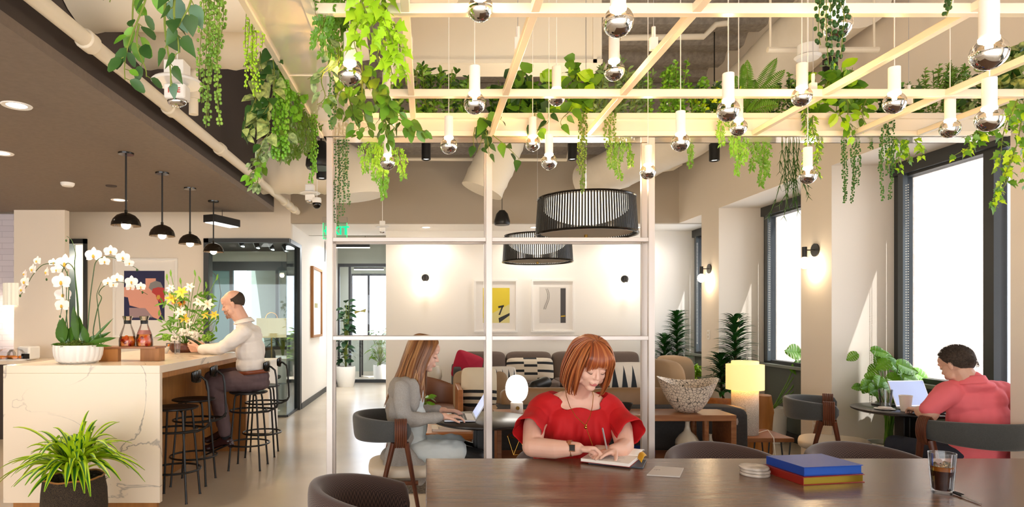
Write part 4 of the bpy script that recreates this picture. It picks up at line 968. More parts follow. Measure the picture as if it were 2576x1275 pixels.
single('ceramic_vase', MB().lathe([(0,0),(.07,0),(.11,.03),(.135,.11),(.13,.19),(.10,.25),(.085,.26),(.07,.25),(0,.24)], c=(P(1088,958,8.9).x,8.9,.496), seg=28), m_ceramic, 'pale glossy ceramic vase on the side table by the back wall', 'vase')
t = thing('pouf', 'round white upholstered ottoman between shell chair and lounge seat', 'ottoman', (P(1133,1000,8.0).x,8.0,0))
part('cushion', cushion(MB(), (0,0,.40), (.52,.52,.14), e=.7), m_cream, t); part('base', MB().lathe([(0,0),(.14,0),(.06,.05),(.05,.33),(0,.34)], seg=24), m_white, t)
# bench with books in front of the rug
t = thing('coffee_table', 'warm orange wood low table with chunky legs behind the round table', 'coffee table', (.28,5.6,0))
part('top', MB().bb(-.05,.42,5.35,5.95,.40,.45), m_orangewood, t, world=True, bevel=.006)
for x in (.02,.33):
    for y in (5.42,5.85): part('leg', MB().bb(x-.03,x+.04,y-.03,y+.03,0,.4), m_orangewood, t, world=True, bevel=.006)
part('apron', MB().bb(-.03,.38,5.44,5.47,.33,.40), m_orangewood, t, world=True)
for k, (w, z, mm, lab) in enumerate(((.34,.02,m_paper,'wide cream book, lower one of the stack on the orange low table'),(.26,.018,m_cream,'cream book, upper one of the stack on the orange low table'))):
    t = thing('book', lab, 'book', (.21+.01*k,5.55,.45+.022*k), .05*k, 'books on the orange low table')
    part('pages', MB().box((0,0,.0105),(w-.01,.22,.015)), m_paper, t); part('cover', MB().box((0,0,.002),(w,.23,.003)).box((0,0,.0195),(w,.23,.003)).box((-w/2,0,.0105),(.003,.23,.02)), mm, t)
rug = struct('trim_rug', MB().bb(-.3,3.0,5.15,8.8,0,.012), mat('flecked_rug','7d7469',.98,col2='4a433d',scale=60,contrast=.3,bump=1,bscale=90), smooth=False)
rug.name = 'rug'; del rug['kind']; tag(rug, 'flecked brown and grey rug under the lounge seating', 'rug')
# things on the console
t = thing('globe_lamp', 'table lamp with a glowing white capsule shade on a pale concrete base', 'lamp', (P(1299,1037,4.9).x,4.88,CT))
part('base', MB().lathe([(0,0),(.046,0),(.048,.004),(.048,.075),(.045,.079),(0,.079)], seg=32), mat('pale_concrete','d3cac0',.6), t); part('knob', MB().tube([(0,-.046,.042),(0,-.058,.042)], .014, 18), m_gold, t)
g = [(0,.079)]+[(.086*math.sin(a)**.8, .079+.105-.105*math.cos(a)*(1)) for a in [PI*k/20 for k in range(1,20)]]+[(0,.289)]
part('shade', MB().lathe([(r,z) for r,z in g], seg=36), emit('lit_opal','fff8ec',3.2), t)
bw = MB()
def bowlz(u, v):
    a = 2*PI*v; rim = 1+.10*math.cos(2*a+.4)+.05*math.sin(a); 
    if u <= .5: w = u/.5; r = .05+.175*w**.75; z = .245*w**1.4*rim
    else: w = (1-u)/.5; r = .04+.17*w**.75; z = .012+.233*w**1.4*rim
    return (r*math.cos(a), r*math.sin(a)*.9, z)
bw.grid(bowlz, 24, 48); bw.add([(.05*math.cos(2*PI*k/24),.045*math.sin(2*PI*k/24),0) for k in range(24)],[tuple(reversed(range(24)))])
t = thing('crackle_bowl', 'large wavy-rimmed bowl with black crackle pattern on the console', 'bowl', (P(1729,1040,4.9).x,4.9,CT)); part('bowl_body', bw, m_crackle, t)
part('inside_base', MB().lathe([(0,.013),(.045,.013)],seg=20,fn=lambda a,z:1), m_crackle, t)
bw = MB(); bw.lathe([(0,0),(.03,0),(.055,.02),(.072,.06),(.074,.075),(.066,.07),(.045,.025),(0,.015)], c=(P(1566,1037,4.88).x,4.88,CT), seg=28, sx=1, sy=.8, fn=lambda a,z: 1+.05*math.cos(2*a)); single('small_bowl', bw, m_black, 'small charcoal bowl beside the red sleeve on the console', 'bowl')
def vase(label, px, Yv, s, z0):
    prof = [(0,0),(.035,0),(.06,.025),(.086,.075),(.088,.095)]; top = [(.083,.12),(.06,.155),(.028,.185),(.018,.22),(.016,.255),(.021,.265),(.014,.262),(0,.2)]
    n1, n2 = len(prof), len(top)
    c = V((P(px,0,Yv).x,Yv,z0)); t = thing('bottle_vase', label, 'vase', c, group='two-tone bottle vases')
    part('clay_base', MB().lathe([(r*s,z*s) for r,z in prof]+[(.0,.09*s)], seg=32), m_clay, t, label='raw clay lower half'); part('glazed_neck', MB().lathe([(.0881*s,.093*s)]+[(r*s,z*s) for r,z in top], seg=32, fn=lambda a,z:1), m_ceramic, t, label='glazed pale upper half')
vase('large two-tone bottle vase on the console shelf below the crackle bowl', 1729, 4.86, 1.0, .37)
vase('small two-tone bottle vase on the console shelf, right of the large one', 1787, 4.86, .62, .37)
single('blue_box', MB().bb(1.42,1.72,4.8,5.0,.37,.42), m_blue, 'flat cobalt blue box on the console shelf behind the right post', 'box', bevel=.003)
b = MB(); c0 = V((.66,4.88,.37)); pts_ = [V((0,0,0)),V((.10,.03,.0)),(V((.14,0,.11))),V((.05,-.03,.2)),V((-.04,.02,.13)),V((.05,.05,.1))]
for i, j in ((0,1),(1,2),(2,3),(3,4),(4,0),(5,0),(5,1),(5,2),(5,3),(5,4)): b.tube([c0+pts_[i]*1.1, c0+pts_[j]*1.1], .0035, 6)
single('wire_sculpture', b, m_gold, 'gold geometric wire ornament on the console shelf, left of the red sleeve', 'ornament')
# speckled lamp and its table
t = thing('hairpin_table', 'low walnut bench table on thin black hairpin legs under the speckled lamp', 'side table', (2.82,5.5,0))
part('top', MB().bb(2.63,3.06,5.3,5.75,.385,.42), m_walnut, t, world=True, bevel=.004)
for x in (2.68,2.98):
    for y in (5.36,5.68): part('leg', MB().tube([(x,y,.385),(x+.04,y,.01),(x+.05,y,.01),(x+.08,y,.385)], .006, 6), m_black, t, world=True)
lx = P(1874,0,5.5).x
t = thing('speckled_lamp', 'speckled stoneware column lamp with a glowing linen drum shade', 'lamp', (lx,5.5,.42))
part('base', MB().lathe([(0,0),(.105,0),(.108,.006),(.108,.375),(.10,.385),(0,.385)], seg=36), m_speck, t)
m_shade = mat('lit_linen_shade','f3dcae',.8,emis='ffca78',estr=.75)
part('lamp_shade', MB().lathe([(.152,.385),(.152,.60),(.11,.602),(.108,.63),(.0,.632)], seg=40, fn=lambda a,z:1), m_shade, t); part('cord', MB().tube([(.06,-.11,.03),(.12,-.15,.06),(.14,-.2,.0),(.13,-.25,-.2),(.10,-.22,-.41)], .004, 6), m_white, t)
lamp('lamp_glow','POINT',(0,0,.5),2.5,(1,.7,.35),.05,t)
single('wood_stool', MB().lathe([(0,0),(.10,0),(.12,.1),(.095,.3),(.12,.5),(.11,.66),(0,.67)], c=(P(1912,0,6.3).x,6.3,0), seg=14, fn=lambda a,z: 1+.12*math.sin(3*a+z*9)), m_oak, 'tall carved live-edge wooden stump right of the speckled lamp', 'stool')
t = thing('wood_armchair', 'curved walnut chair back left of the speckled lamp', 'chair', (P(1812,0,6.6).x,6.6,0), .6)
part('backrest', band(MB(), PI-1.4, PI+1.4, .27,.27, lambda f: .62, lambda f: .40+.1*abs(f), .02, nu=30), m_orangewood, t); part('seat', cushion(MB(), (0,0,.38), (.46,.46,.06), e=.5), m_leather, t)
for a in (.8,2.35,-.8,-2.35): part('leg', MB().tube([(.16*math.cos(a),.16*math.sin(a),.36),(.24*math.cos(a),.24*math.sin(a),0)], [.016,.01], 8), m_walnut, t)
# tall tan armchair by the plants
t = thing('wing_chair', 'tall tan upholstered armchair back beside the dracaena', 'armchair', (3.2,8.3,0))
part('backrest', cushion(MB(), (3.22,8.3,.62), (.34,.7,.62), e=.45), m_tansuede, t, world=True); part('seat', cushion(MB(), (2.9,8.3,.34), (.6,.68,.26), e=.35), m_tansuede, t, world=True)
for x in (2.7,3.3):
    for y in (8.05,8.55): part('leg', MB().bb(x-.02,x+.02,y-.02,y+.02,0,.22), m_walnut, t, world=True)

# ------------------------------------------------------------------ floor plants
def pot(t, r, h, m=None, z=0, top=None):
    part('pot', MB().lathe([(0,z),(r*.8,z),(r*.95,z+h*.3),(r,z+h*.9),(r*.98,z+h),(r*.9,z+h),(r*.88,z+h*.88),(0,z+h*.86)], seg=32), m or m_white, t)
    part('soil', MB().lathe([(0,z+h*.9),(r*.89,z+h*.89)], seg=24), m_darksoil, t)
def dracaena(label, px, Y, stems):
    x = P(px,0,Y).x; t = thing('dracaena', label, 'potted plant', (x,Y,0)); pot(t,.2,.4)
    fo, st = MB(), MB()
    for (qx, ytop, ybot) in stems:
        a = P(qx,ybot,Y)-V((x,Y,0)); b_ = P(qx,ytop,Y)-V((x,Y,0)); base = V((a.x*.3,0,.35)); st.tube([base,a,b_],[.016,.014,.008],8)
        n = int((b_.z-a.z)/.014)
        for k in range(n):
            f = k/n; c = a.lerp(b_, f); L = rr(.28,.36)*(1-.25*abs(f-.4)-.35*max(0,f-.8)*2)
            for j in range(4):
                an = k*2.4+j*2.1+rr(-.2,.2); d = V((math.cos(an),math.sin(an),.40+.8*f)).normalized(); fo.leaf(c, d, V((0,0,1)), L, .052, kind='blade', droop=.42, fold=.3)
    part('trunk', st, m_brownstem, t); part('foliage', fo, mat('dracaena_leaf_'+str(px),'1d4a1c',.3,col2='2f6b26',scale=10), t)
dracaena('dark dracaena with two heads in front of the back wall, left plant', 1700, 9.5, [(1703,790,925),(1672,850,930)])
dracaena('dark dracaena with two heads behind the speckled lamp, right plant', 1842, 7.4, [(1850,800,960),(1815,900,990)])
def spiderish(name, label, c, n, Ln, W, m1, m2, potfn=None, tilt=(.2,1.2), rad=.05):
    t = thing(name, label, 'potted plant', (c.x,c.y,0)); fo, f2 = MB(), MB()
    for k in range(n):
        a = rr(0,2*PI); el = rr(*tilt); d = V((math.cos(a)*math.cos(el), math.sin(a)*math.cos(el), math.sin(el))); L = rr(.6,1)*Ln; side = d.cross(V((0,0,1))).normalized()
        b0 = V((math.cos(a)*rad*rr(0,1), math.sin(a)*rad*rr(0,1), c.z+rr(0,.12))); S = 9; vs = []; dr = rr(.45,1.0)
        for i in range(S+1):
            f = i/S; q = b0+d*L*f-V((0,0,1))*L*dr*f**2.2*.75; w = W*(math.sin(PI*min(.97,f*.85+.13)))**.8*rr(.97,1.03)
            vs.append((q, w))
        for (m_, w0, w1, up) in ((fo, -1, 1, 0), (f2, -.38, .38, .0014)):
            vv = []; ff = []
            for i, (q, w) in enumerate(vs):
                fold = V((0,0,1))*w*.25
                if m_ is fo: vv += [q-side*w/2+fold, q, q+side*w/2+fold]
                else: vv += [q-side*w*.19+fold*.38+V((0,-.0008,up)), q+V((0,-.0008,up)), q+side*w*.19+fold*.38+V((0,-.0008,up))]
            for i in range(S):
                o_ = i*3; ff += [(o_,o_+1,o_+4,o_+3),(o_+1,o_+2,o_+5,o_+4)]
            m_.add(vv, ff)
    part('foliage', fo, m1, t); part('leaf_midstripe', f2, m2, t, label='dark green stripe along each leaf')
    return t
t = spiderish('variegated_dracaena', 'yellow-edged leafy plant in front of the third window', P(1738,955,8.85), 130, .36, .035, g_lime, g_mid, rad=.12); pot(t,.2,.45)
part('stem', MB().tube([(0,0,.4),(0,0,P(1738,955,8.6).z)], .02, 8), m_brownstem, t)
# front dracaena in its black basket
c = P(187,1205,4.1); t = spiderish('dracaena_lemon_lime', 'lime striped dracaena in a black woven basket before the marble island', V((c.x,c.y,c.z+.03)), 110, .50, .046, g_yellow, mat('leaf_stripe_green','2f6e22',.4), tilt=(.35,1.45), rad=.07)
part('stem', MB().tube([(0,0,.3),(0,0,c.z+.08)], .018, 8).tube([(.03,.02,.3),(.06,.01,c.z+.1)], .012, 8).tube([(-.04,0,.3),(-.06,-.02,c.z+.09)], .012, 8), g_sage, t)
R_ = .195; zt = c.z+.02
part('basket', MB().lathe([(0,0),(R_*.8,0),(R_*.97,zt*.25),(R_*1.0,zt*.5),(R_*.97,zt*.78),(R_*.9,zt),(R_*.86,zt-.01),(R_*.84,zt-.06),(0,zt-.06)], seg=48, fn=lambda a,z: 1+.012*math.sin(5*a+z*20)), m_basket, t)
part('basket_rim', MB().tube([(R_*.9*math.cos(2*PI*k/40), R_*.9*math.sin(2*PI*k/40), zt+.004*math.sin(k)) for k in range(40)], .006, 6, closed=True), m_oak, t)
sm_ = MB()
for k in range(500):
    a = rr(0,2*PI); r = rr(0,R_*.84); q = V((r*math.cos(a), r*math.sin(a), zt-.05+rr(0,.03))); sm_.tube([q,q+rdir(-.1,.5)*.05], .002, 3)
mo = part('coir_mulch', sm_, m_darksoil, t)
# monstera
c = P(2235,1010,5.42); t = thing('monstera', 'sunlit monstera with big split leaves by the window', 'potted plant', (c.x,c.y,0)); pot(t,.17,.36)
st, fo = MB(), MB()
def monstera_leaf(mb, p, d, n, S):
    d = d.normalized(); x = d.cross(n).normalized(); n = x.cross(d).normalized(); N_ = 13
    prof = [(-.12,.28),(0,.62),(.18,.86),(.36,.92),(.52,.84),(.68,.66),(.84,.38),(1,.03)]
    for sg in (-1,1):
        for i in range(len(prof)-1):
            (t0,w0),(t1,w1) = prof[i],prof[i+1]; notch = .45 if i in (2,4) else 1
            a = p+d*S*t0; b_ = p+d*S*t1; tm = t0+(t1-t0)*.82
            o0 = p+d*S*(t0-.03)+x*sg*S*.55*w0+n*S*.06*w0-V((0,0,1))*S*.12*t0; o1 = p+d*S*(tm-.03)+x*sg*S*.55*w1+n*S*.06*w1-V((0,0,1))*S*.12*t1
            m0 = a+(o0-a)*.5+n*S*.05; m1 = b_+(o1-b_)*.5+n*S*.05
            mb.add([a,b_,m1,m0,o0,o1], [(0,1,2,3),(3,2,5,4)])
for (px, py, dy, S, dx, dz) in ((2195,880,-.05,.15,.5,-.15),(2215,890,.05,.15,.6,-.25),(2260,915,-.1,.2,.7,-.35),(2235,905,0,.17,.3,-.5),(2275,945,-.15,.2,.8,-.5),(2300,935,.0,.2,.75,-.6),(2215,950,-.12,.14,-.3,-.4),(2180,950,-.05,.13,.6,.15),(2195,965,-.1,.18,-.9,-.25),(2210,975,-.15,.17,-.6,-.2),(2230,960,-.2,.17,.2,-.5),(2250,975,-.1,.16,.1,-.6),(2270,930,.05,.18,.1,-.6),(2290,960,-.1,.16,.5,-.5)):
    p = P(px,py,5.42+dy)-V((c.x,c.y,0)); st.tube([(rr(-.03,.03),rr(-.03,.03),.33), (p.x*.3,p.y*.5,.33+(p.z-.33)*.55), tuple(p)], [.008,.006,.004], 6)
    monstera_leaf(fo, p, V((dx,-.25,dz)), V((.1,-.8,.6)), S*.78); monstera_leaf(fo, p+V((rr(-.08,.08),rr(0,.12),rr(-.1,.04))), V((-dx+rr(-.4,.4),.1,dz+rr(-.3,.3))), V((rr(-.3,.3),-.8,.6)), S*.6)
part('stem', st, g_mid, t); part('foliage', fo, mat('monstera_leaf','3f7a1a',.3,col2='7cb32a',scale=6), t)
t = thing('potted_plant', 'broad leaf peeking past the pier in the second window', 'potted plant', (3.95,7.3,0)); pot(t,.16,.4)
fo = MB(); st = MB()
for (px,py,dx,dz) in ((2010,885,-1,.1),(2022,925,-1,0),(2030,870,.4,.8),(2040,900,.8,.3),(2030,940,.5,-.3)):
    p = P(px,py,7.3)-V((3.95,7.3,0)); monstera_leaf(fo, p, V((dx,-.2,dz)), V((.1,-.9,.4)), .2); st.tube([(0,0,.36),(p.x*.6,0,.36+(p.z-.36)*.5),tuple(p)], .006, 6)
part('foliage', fo, g_bright, t); part('stem', st, g_mid, t)
# peace lily behind the laptop and rubber plant in the hall
def leafy_pot(name, label, px, Y, zlo, zhi, R, n, L, W, m, kind='oval', potm=None, ph=.35, pr=.15):
    x = P(px,0,Y).x; t = thing(name, label, 'potted plant', (x,Y,0)); pot(t,pr,ph,potm); fo, st = MB(), MB()
    for k in range(n):
        a = rr(0,2*PI); z = rr(zlo,zhi); q = V((math.cos(a)*R*rr(.2,1), math.sin(a)*R*rr(.2,1), z)); st.tube([(0,0,ph*.9),(q.x*.4,q.y*.4,ph+(z-ph)*.6),tuple(q)], .004, 4)
        fo.leaf(q, V((math.cos(a),math.sin(a),rr(-.3,1.0))), V((0,-.6,1)), L*rr(.7,1.1), W, kind=kind, droop=.4)
    part('foliage', fo, m, t); part('stem', st, m_stem, t); return t
leafy_pot('peace_lily', 'low leafy green plant between the woman in grey and the shell chair', 1062, 6.6, .3, .60, .12, 34, .15, .06, g_bright, pr=.1, ph=.3)
leafy_pot('rubber_plant', 'tall dark rubber plant in a white pot in the corridor', 870, 13.2, .5, 1.75, .09, 70, .19, .12, g_deep, potm=m_white, ph=.42, pr=.2)
leafy_pot('office_plant', 'feathery plant on the office floor behind the glass door', 955, 14.6, .4, 1.15, .2, 80, .22, .05, g_olive)
leafy_pot('office_plant', 'spiky dark plant inside the meeting room beside the lamp shade', 712, 11.85, .9, 1.3, .12, 40, .3, .03, g_deep, 'blade', ph=.7)

# ------------------------------------------------------------------ hung lamps
def drum(label, px, Y, zb, R, h):
    x = P(px,0,Y).x; t = thing('drum_pendant', label, 'pendant light', (x,Y,zb), group='slatted black drum pendants')
    R2 = R*.955; b = MB()
    for k in range(110):
        a = 2*PI*k/110; ca, sa = math.cos(a), math.sin(a); tx, ty = -sa, ca
        w = .0062; p0 = V((R*ca,R*sa,.015)); p1 = V((R2*ca,R2*sa,h-.01)); e = V((tx,ty,0))*w; n = V((ca,sa,0))*.002
        b.add([p0-e-n,p0+e-n,p0+e+n,p0-e+n,p1-e-n,p1+e-n,p1+e+n,p1-e+n], [(0,1,5,4),(1,2,6,5),(2,3,7,6),(3,0,4,7)])
    part('slats', b, m_black, t, smooth=False)
    ring = lambda r, z, s: MB().tube([(r*math.cos(2*PI*k/64), r*math.sin(2*PI*k/64), z) for k in range(64)], s, 6, closed=True)
    part('bottom_ring', ring(R,.012,.009), m_blackgl, t); part('top_ring', ring(R2,h-.008,.008), m_blackgl, t)
    prof = [(R2*.95*math.sin(q), h-.02-h*.62*math.cos(q)) for q in [PI/2*k/10 for k in range(11)]]
    part('diffuser_bowl', MB().lathe(prof, seg=48, fn=lambda a,z:1), m_glow, t); part('bottom_diffuser', MB().lathe([(0,.03),(R*.9,.022)], seg=40), mat('diffuser_disc_'+str(px),'c9bba6',.6), t)
    part('finial', MB().lathe([(0,-.012),(.012,-.01),(.012,.01),(0,.012)], seg=14), m_gold, t)
    part('suspension_cable', MB().tube([(0,0,h*.4),(0,0,4.58-zb)], .0025, 6), m_alu, t)
    lamp('drum_light','POINT',(0,0,h+.12),22,(1,.78,.5),.1,t)
drum('larger slatted black drum pendant with glowing bowl, nearer one', 1474, 4.5, 2.0, .352, .27)
drum('smaller slatted black drum pendant partly behind the screen rail, farther one', 1352, 6.5, 1.985, .355, .28)
def dome(label, px, rim, Y, zc):
    c = P(px, rim, Y); t = thing('dome_pendant', label, 'pendant light', c, group='black dome pendants over the island')
    r = .115; prof = [(r,0),(r*.97,.025),(r*.86,.055),(r*.62,.085),(r*.3,.102),(.012,.108),(.012,.13),(0,.13)]
    part('shade', MB().lathe(prof, seg=36, fn=lambda a,z:1), m_blackgl, t); part('bulb', MB().ell((0,0,.008),(.036,.036,.036)), m_bulb, t)
    part('rod', MB().tube([(0,0,.11),(0,0,2.78-c.z)], .008, 8), m_black, t); part('canopy', MB().lathe([(0,2.765-c.z),(.06,2.765-c.z),(.062,2.779-c.z),(0,2.779-c.z)], seg=28), m_blackgl, t)
    lamp('dome_light','POINT',(0,0,-.035),16,(1,.72,.42),.035,t)
for px, rim, lab in ((317,568,'first and largest looking black dome pendant over the island'),(408,594,'second black dome pendant over the island'),(478,614,'third black dome pendant over the island'),(537,634,'last black dome pendant, in front of the glass room frame')):
    dome(lab, px, rim, F*2.48/(HX-px), 2.78)
# wall sconces
def sconce_back(px, py, label):
    t = thing('wall_sconce', label, 'sconce', P(px,py,YW), group='black cylinder sconces on the back wall')
    part('wall_plate', MB().tube([(0,-.001,0),(0,-.014,0)], .058, 24), m_black, t); part('arm', MB().tube([(0,-.014,0),(0,-.08,0)], .01, 8), m_black, t)
    part('socket', MB().tube([(0,-.085,-.055),(0,-.085,.035)], .026, 16), m_black, t); part('bulb', MB().ell((0,-.085,-.105),(.045,.045,.052)), m_bulb, t)
    lamp('sconce_light','POINT',(0,-.13,-.12),3,(1,.72,.42),.045,t)
sconce_back(1070,699,'black sconce on the back wall left of the framed pictures'); sconce_back(1571,702,'black sconce on the back wall right of the framed pictures')
def sconce_side(px, py, label):
    Y = F*XW/(px-HX); t = thing('wall_sconce', label, 'sconce', (XW,Y,P(px,py,Y).z), group='globe sconces on the window piers')
    part('wall_plate', MB().tube([(-.001,0,0),(-.012,0,0)], .062, 24), m_black, t); part('arm', MB().tube([(-.012,0,0),(-.105,0,0)], .006, 8), m_black, t)
    part('socket', MB().tube([(-.105,0,-.065),(-.105,0,.03)], .022, 16), m_black, t); part('bulb', MB().ell((-.105,0,-.12),(.048,.048,.055)), m_bulb, t)
    lamp('sconce_light','POINT',(-.03,0,-.19),4,(1,.7,.38),.04,t)
sconce_side(2052,629,'black globe sconce on the nearer pier, above the outlet'); sconce_side(1785,676,'black globe sconce on the farther pier above the dracaena')
for px, py, lab in ((2052,1065,'white wall outlet low on the nearer pier'),(1783,842,'small wall control plate on the farther pier')):
    Y = F*XW/(px-HX); c = P(px,py,Y); t = thing('wall_outlet', lab, 'outlet', (XW,Y,c.z)); part('cover_plate', MB().box((-.004,0,0),(.008,.075,.12)), m_white, t, bevel=.002); part('socket_face', MB().box((-.009,0,.025),(.003,.035,.03)).box((-.009,0,-.025),(.003,.035,.03)), m_cream, t)

# ------------------------------------------------------------------ pictures
def picture(name, label, x0, x1, z0, z1, Y, fw=.03, wood=None):
    t = thing(name, label, 'picture', ((x0+x1)/2,Y,z0)); b = MB()
    b.bb(x0,x1,Y-.035,Y-.001,z0,z0+fw).bb(x0,x1,Y-.035,Y-.001,z1-fw,z1).bb(x0,x0+fw,Y-.035,Y-.001,z0+fw,z1-fw).bb(x1-fw,x1,Y-.035,Y-.001,z0+fw,z1-fw)
    part('picture_frame', b, wood or m_white, t, world=True, bevel=.002); part('mat_board', MB().bb(x0+fw,x1-fw,Y-.012,Y-.005,z0+fw,z1-fw), mat('mat_board'+name+str(int(x0*10)),'f1ece6',.9), t, world=True); return t
def shape(t, name, pts, Y, m, world=True):
    b = MB(); b.add([(x,Y,z) for x,z in pts], [tuple(range(len(pts)))]); return part(name, b, m, t, world=True, smooth=False)
def PX_(px, py, Y): q = P(px,py,Y); return (q.x, q.z)
Y = YW; q = lambda px,py: PX_(px,py,YW-.013)
t = picture('framed_print', 'white framed abstract print with a yellow field, left one over the sofa', *[v for v in (q(1192,0)[0],q(1302,0)[0],q(0,836)[1],q(0,703)[1])], Y)
shape(t,'print_field',[q(*a) for a in ((1215,812),(1282,812),(1282,724),(1215,724))],YW-.013,mat('print_yellow','e6cf3a',.6))
shape(t,'print_shape',[q(*a) for a in ((1215,812),(1282,812),(1282,765),(1215,800))],YW-.0135,mat('print_pale_yellow','ded38c',.6))
for pts in (((1253,770),(1268,767),(1267,772),(1254,775)),((1262,771),(1266,771),(1258,792),(1254,792)),((1254,800),(1282,787),(1282,793),(1256,812))): shape(t,'print_stroke',[q(*a) for a in reversed(pts)],YW-.014,m_black)
t = picture('framed_print', 'white framed print with a squiggle and a dark bar, right one over the sofa', q(1336,0)[0],q(1445,0)[0],q(0,836)[1],q(0,703)[1], Y)
shape(t,'print_field',[q(*a) for a in ((1357,812),(1424,812),(1424,722),(1357,722))],YW-.013,mat('print_grey','d9d3cc',.7)); shape(t,'print_bar',[q(*a) for a in ((1410,812),(1423,812),(1423,725),(1410,725))],YW-.0135,mat('print_charcoal','4c4a4b',.7)); shape(t,'print_bar',[q(*a) for a in ((1411,794),(1422,793),(1422,796),(1411,797))],YW-.014,mat('print_gold','c9a52a',.7))
for off in (0,4):
    b = MB(); b.tube([V((q(1373+off+5*math.sin(k/3),726+k*4)[0],YW-.0142,q(0,726+k*4)[1])) for k in range(14)], .0025, 4); part('print_squiggle', b, m_black, t, world=True)
Yk = YB; q = lambda px,py: PX_(px,py,YB-.013)
t = picture('framed_print', 'large white framed collage with navy and pink shapes behind the island', q(285,0)[0],q(447,0)[0],q(0,848)[1],q(0,650)[1], Yk, .03)
m_navy = mat('print_navy','2a2b52',.7); m_pink = mat('print_pink','e8a692',.7); m_rose = mat('print_rose','c2413f',.7)
shape(t,'print_field',[q(*a) for a in ((312,805),(414,805),(414,681),(312,681))],YB-.013,m_navy)
shape(t,'print_shape',[q(*a) for a in ((312,746),(322,748),(326,768),(352,775),(368,781),(385,798),(398,803),(406,790),(400,768),(395,745),(392,718),(392,700),(366,700),(366,722),(312,722))],YB-.0135,m_pink)
shape(t,'print_shape',[q(*a) for a in ((374,724),(378,712),(392,706),(404,710),(410,722),(404,732),(384,733))],YB-.014,mat('print_stone','8d8a8a',.7))
shape(t,'print_shape',[q(*a) for a in ((382,735),(384,726),(398,722),(413,724),(414,758),(404,762),(394,752),(392,742))],YB-.0145,m_rose); shape(t,'print_shape',[q(*a) for a in ((393,750),(396,742),(402,742),(404,750),(398,754))],YB-.015,mat('print_yolk','d8a94a',.7))
shape(t,'print_shape',[q(*a) for a in ((325,774),(366,775),(384,798),(326,799))],YB-.0142,mat('print_lilac','a78d92',.7))
# picture on hall wall
t = thing('hall_picture', 'oak framed glazed picture on the corridor wall seen edge-on', 'picture', (-1.97,11.15,1.09)); x = -1.969
b = MB(); z0, z1 = 1.09, 2.30; b.bb(x,x+.05,10.72,10.76,z0,z1).bb(x,x+.05,11.62,11.66,z0,z1).bb(x,x+.05,10.76,11.62,z0,z0+.04).bb(x,x+.05,10.76,11.62,z1-.04,z1); part('picture_frame', b, m_oak, t, world=True); part('mat_board', MB().bb(x,x+.02,10.76,11.62,z0+.04,z1-.04), m_white, t, world=True)
part('print_shape', MB().bb(x+.02,x+.022,11.0,11.3,1.6,1.68), mat('olive_print','8e8442',.5), t, world=True)
# ------------------------------------------------------------------ island and what stands on it
nt = m_marble.node_tree; N = nt.nodes; L = nt.links; tc_ = N.new('ShaderNodeTexCoord')
n1 = N.new('ShaderNodeTexNoise'); n1.inputs['Scale'].default_value = 1.7; n1.inputs['Detail'].default_value = 7; n1.inputs['Distortion'].default_value = .7; L.new(tc_.outputs['Object'], n1.inputs['Vector'])
r1 = N.new('ShaderNodeValToRGB'); r1.color_ramp.elements[0].position = .488; r1.color_ramp.elements[1].position = .506
r1.color_ramp.elements[0].color = (0,0,0,1); r1.color_ramp.elements[1].color = (0,0,0,1); e_ = r1.color_ramp.elements.new(.497); e_.color = (1,1,1,1); L.new(n1.outputs['Fac'], r1.inputs[0])
n2 = N.new('ShaderNodeTexNoise'); n2.inputs['Scale'].default_value = 1.1; L.new(tc_.outputs['Object'], n2.inputs['Vector'])
r2 = N.new('ShaderNodeValToRGB'); r2.color_ramp.elements[0].position = .42; r2.color_ramp.elements[1].position = .62; L.new(n2.outputs['Fac'], r2.inputs[0])
mm = N.new('ShaderNodeMath'); mm.operation = 'MULTIPLY'; L.new(r1.outputs[0], mm.inputs[0]); L.new(r2.outputs[0], mm.inputs[1])
mx = N.new('ShaderNodeMix'); mx.data_type = 'RGBA'; mx.inputs[6].default_value = hx('ebdac4'); mx.inputs[7].default_value = hx('8d8580'); L.new(mm.outputs[0], mx.inputs[0]); L.new(mx.outputs[2], N['Principled BSDF'].inputs['Base Color'])
IX0, IX1, IY0, IY1, IT = -3.042, -1.918, 4.56, 6.86, 1.081
t = thing('kitchen_island', 'marble waterfall island with oak recess for the bar stools', 'island', (-2.48,5.7,0))
part('countertop', MB().bb(IX0,IX1,IY0,IY1,IT-.057,IT), m_marble, t, world=True, bevel=.003)
part('end_slab', MB().bb(IX0,IX1,IY0,IY0+.045,.095,IT-.057), m_marble, t, world=True, bevel=.002)
part('cabinet_body', MB().bb(IX0+.03,-2.30,IY0+.045,IY1-.03,.09,IT-.057), m_oak, t, world=True)
part('far_panel', MB().bb(-2.30,IX1-.02,IY1-.07,IY1-.02,.0,IT-.057), m_oak, t, world=True)
part('top_trim', MB().bb(-2.30,IX1-.015,IY0+.05,IY1-.07,IT-.10,IT-.057), m_oak, t, world=True)
part('plinth', MB().bb(IX0+.06,IX1-.03,IY0+.02,IY0+.06,0,.095).bb(IX0+.08,-2.33,IY0+.06,IY1-.05,0,.09), m_oak, t, world=True)
t = thing('white_cabinet', 'white low cabinet beyond the far end of the island', 'cabinet', (-2.2,7.95,0)); part('cabinet_body', MB().bb(-2.55,-1.93,7.75,8.2,.02,.88), m_wallw, t, world=True); part('top', MB().bb(-2.57,-1.90,7.72,8.22,.88,.905), m_white, t, world=True, bevel=.002)
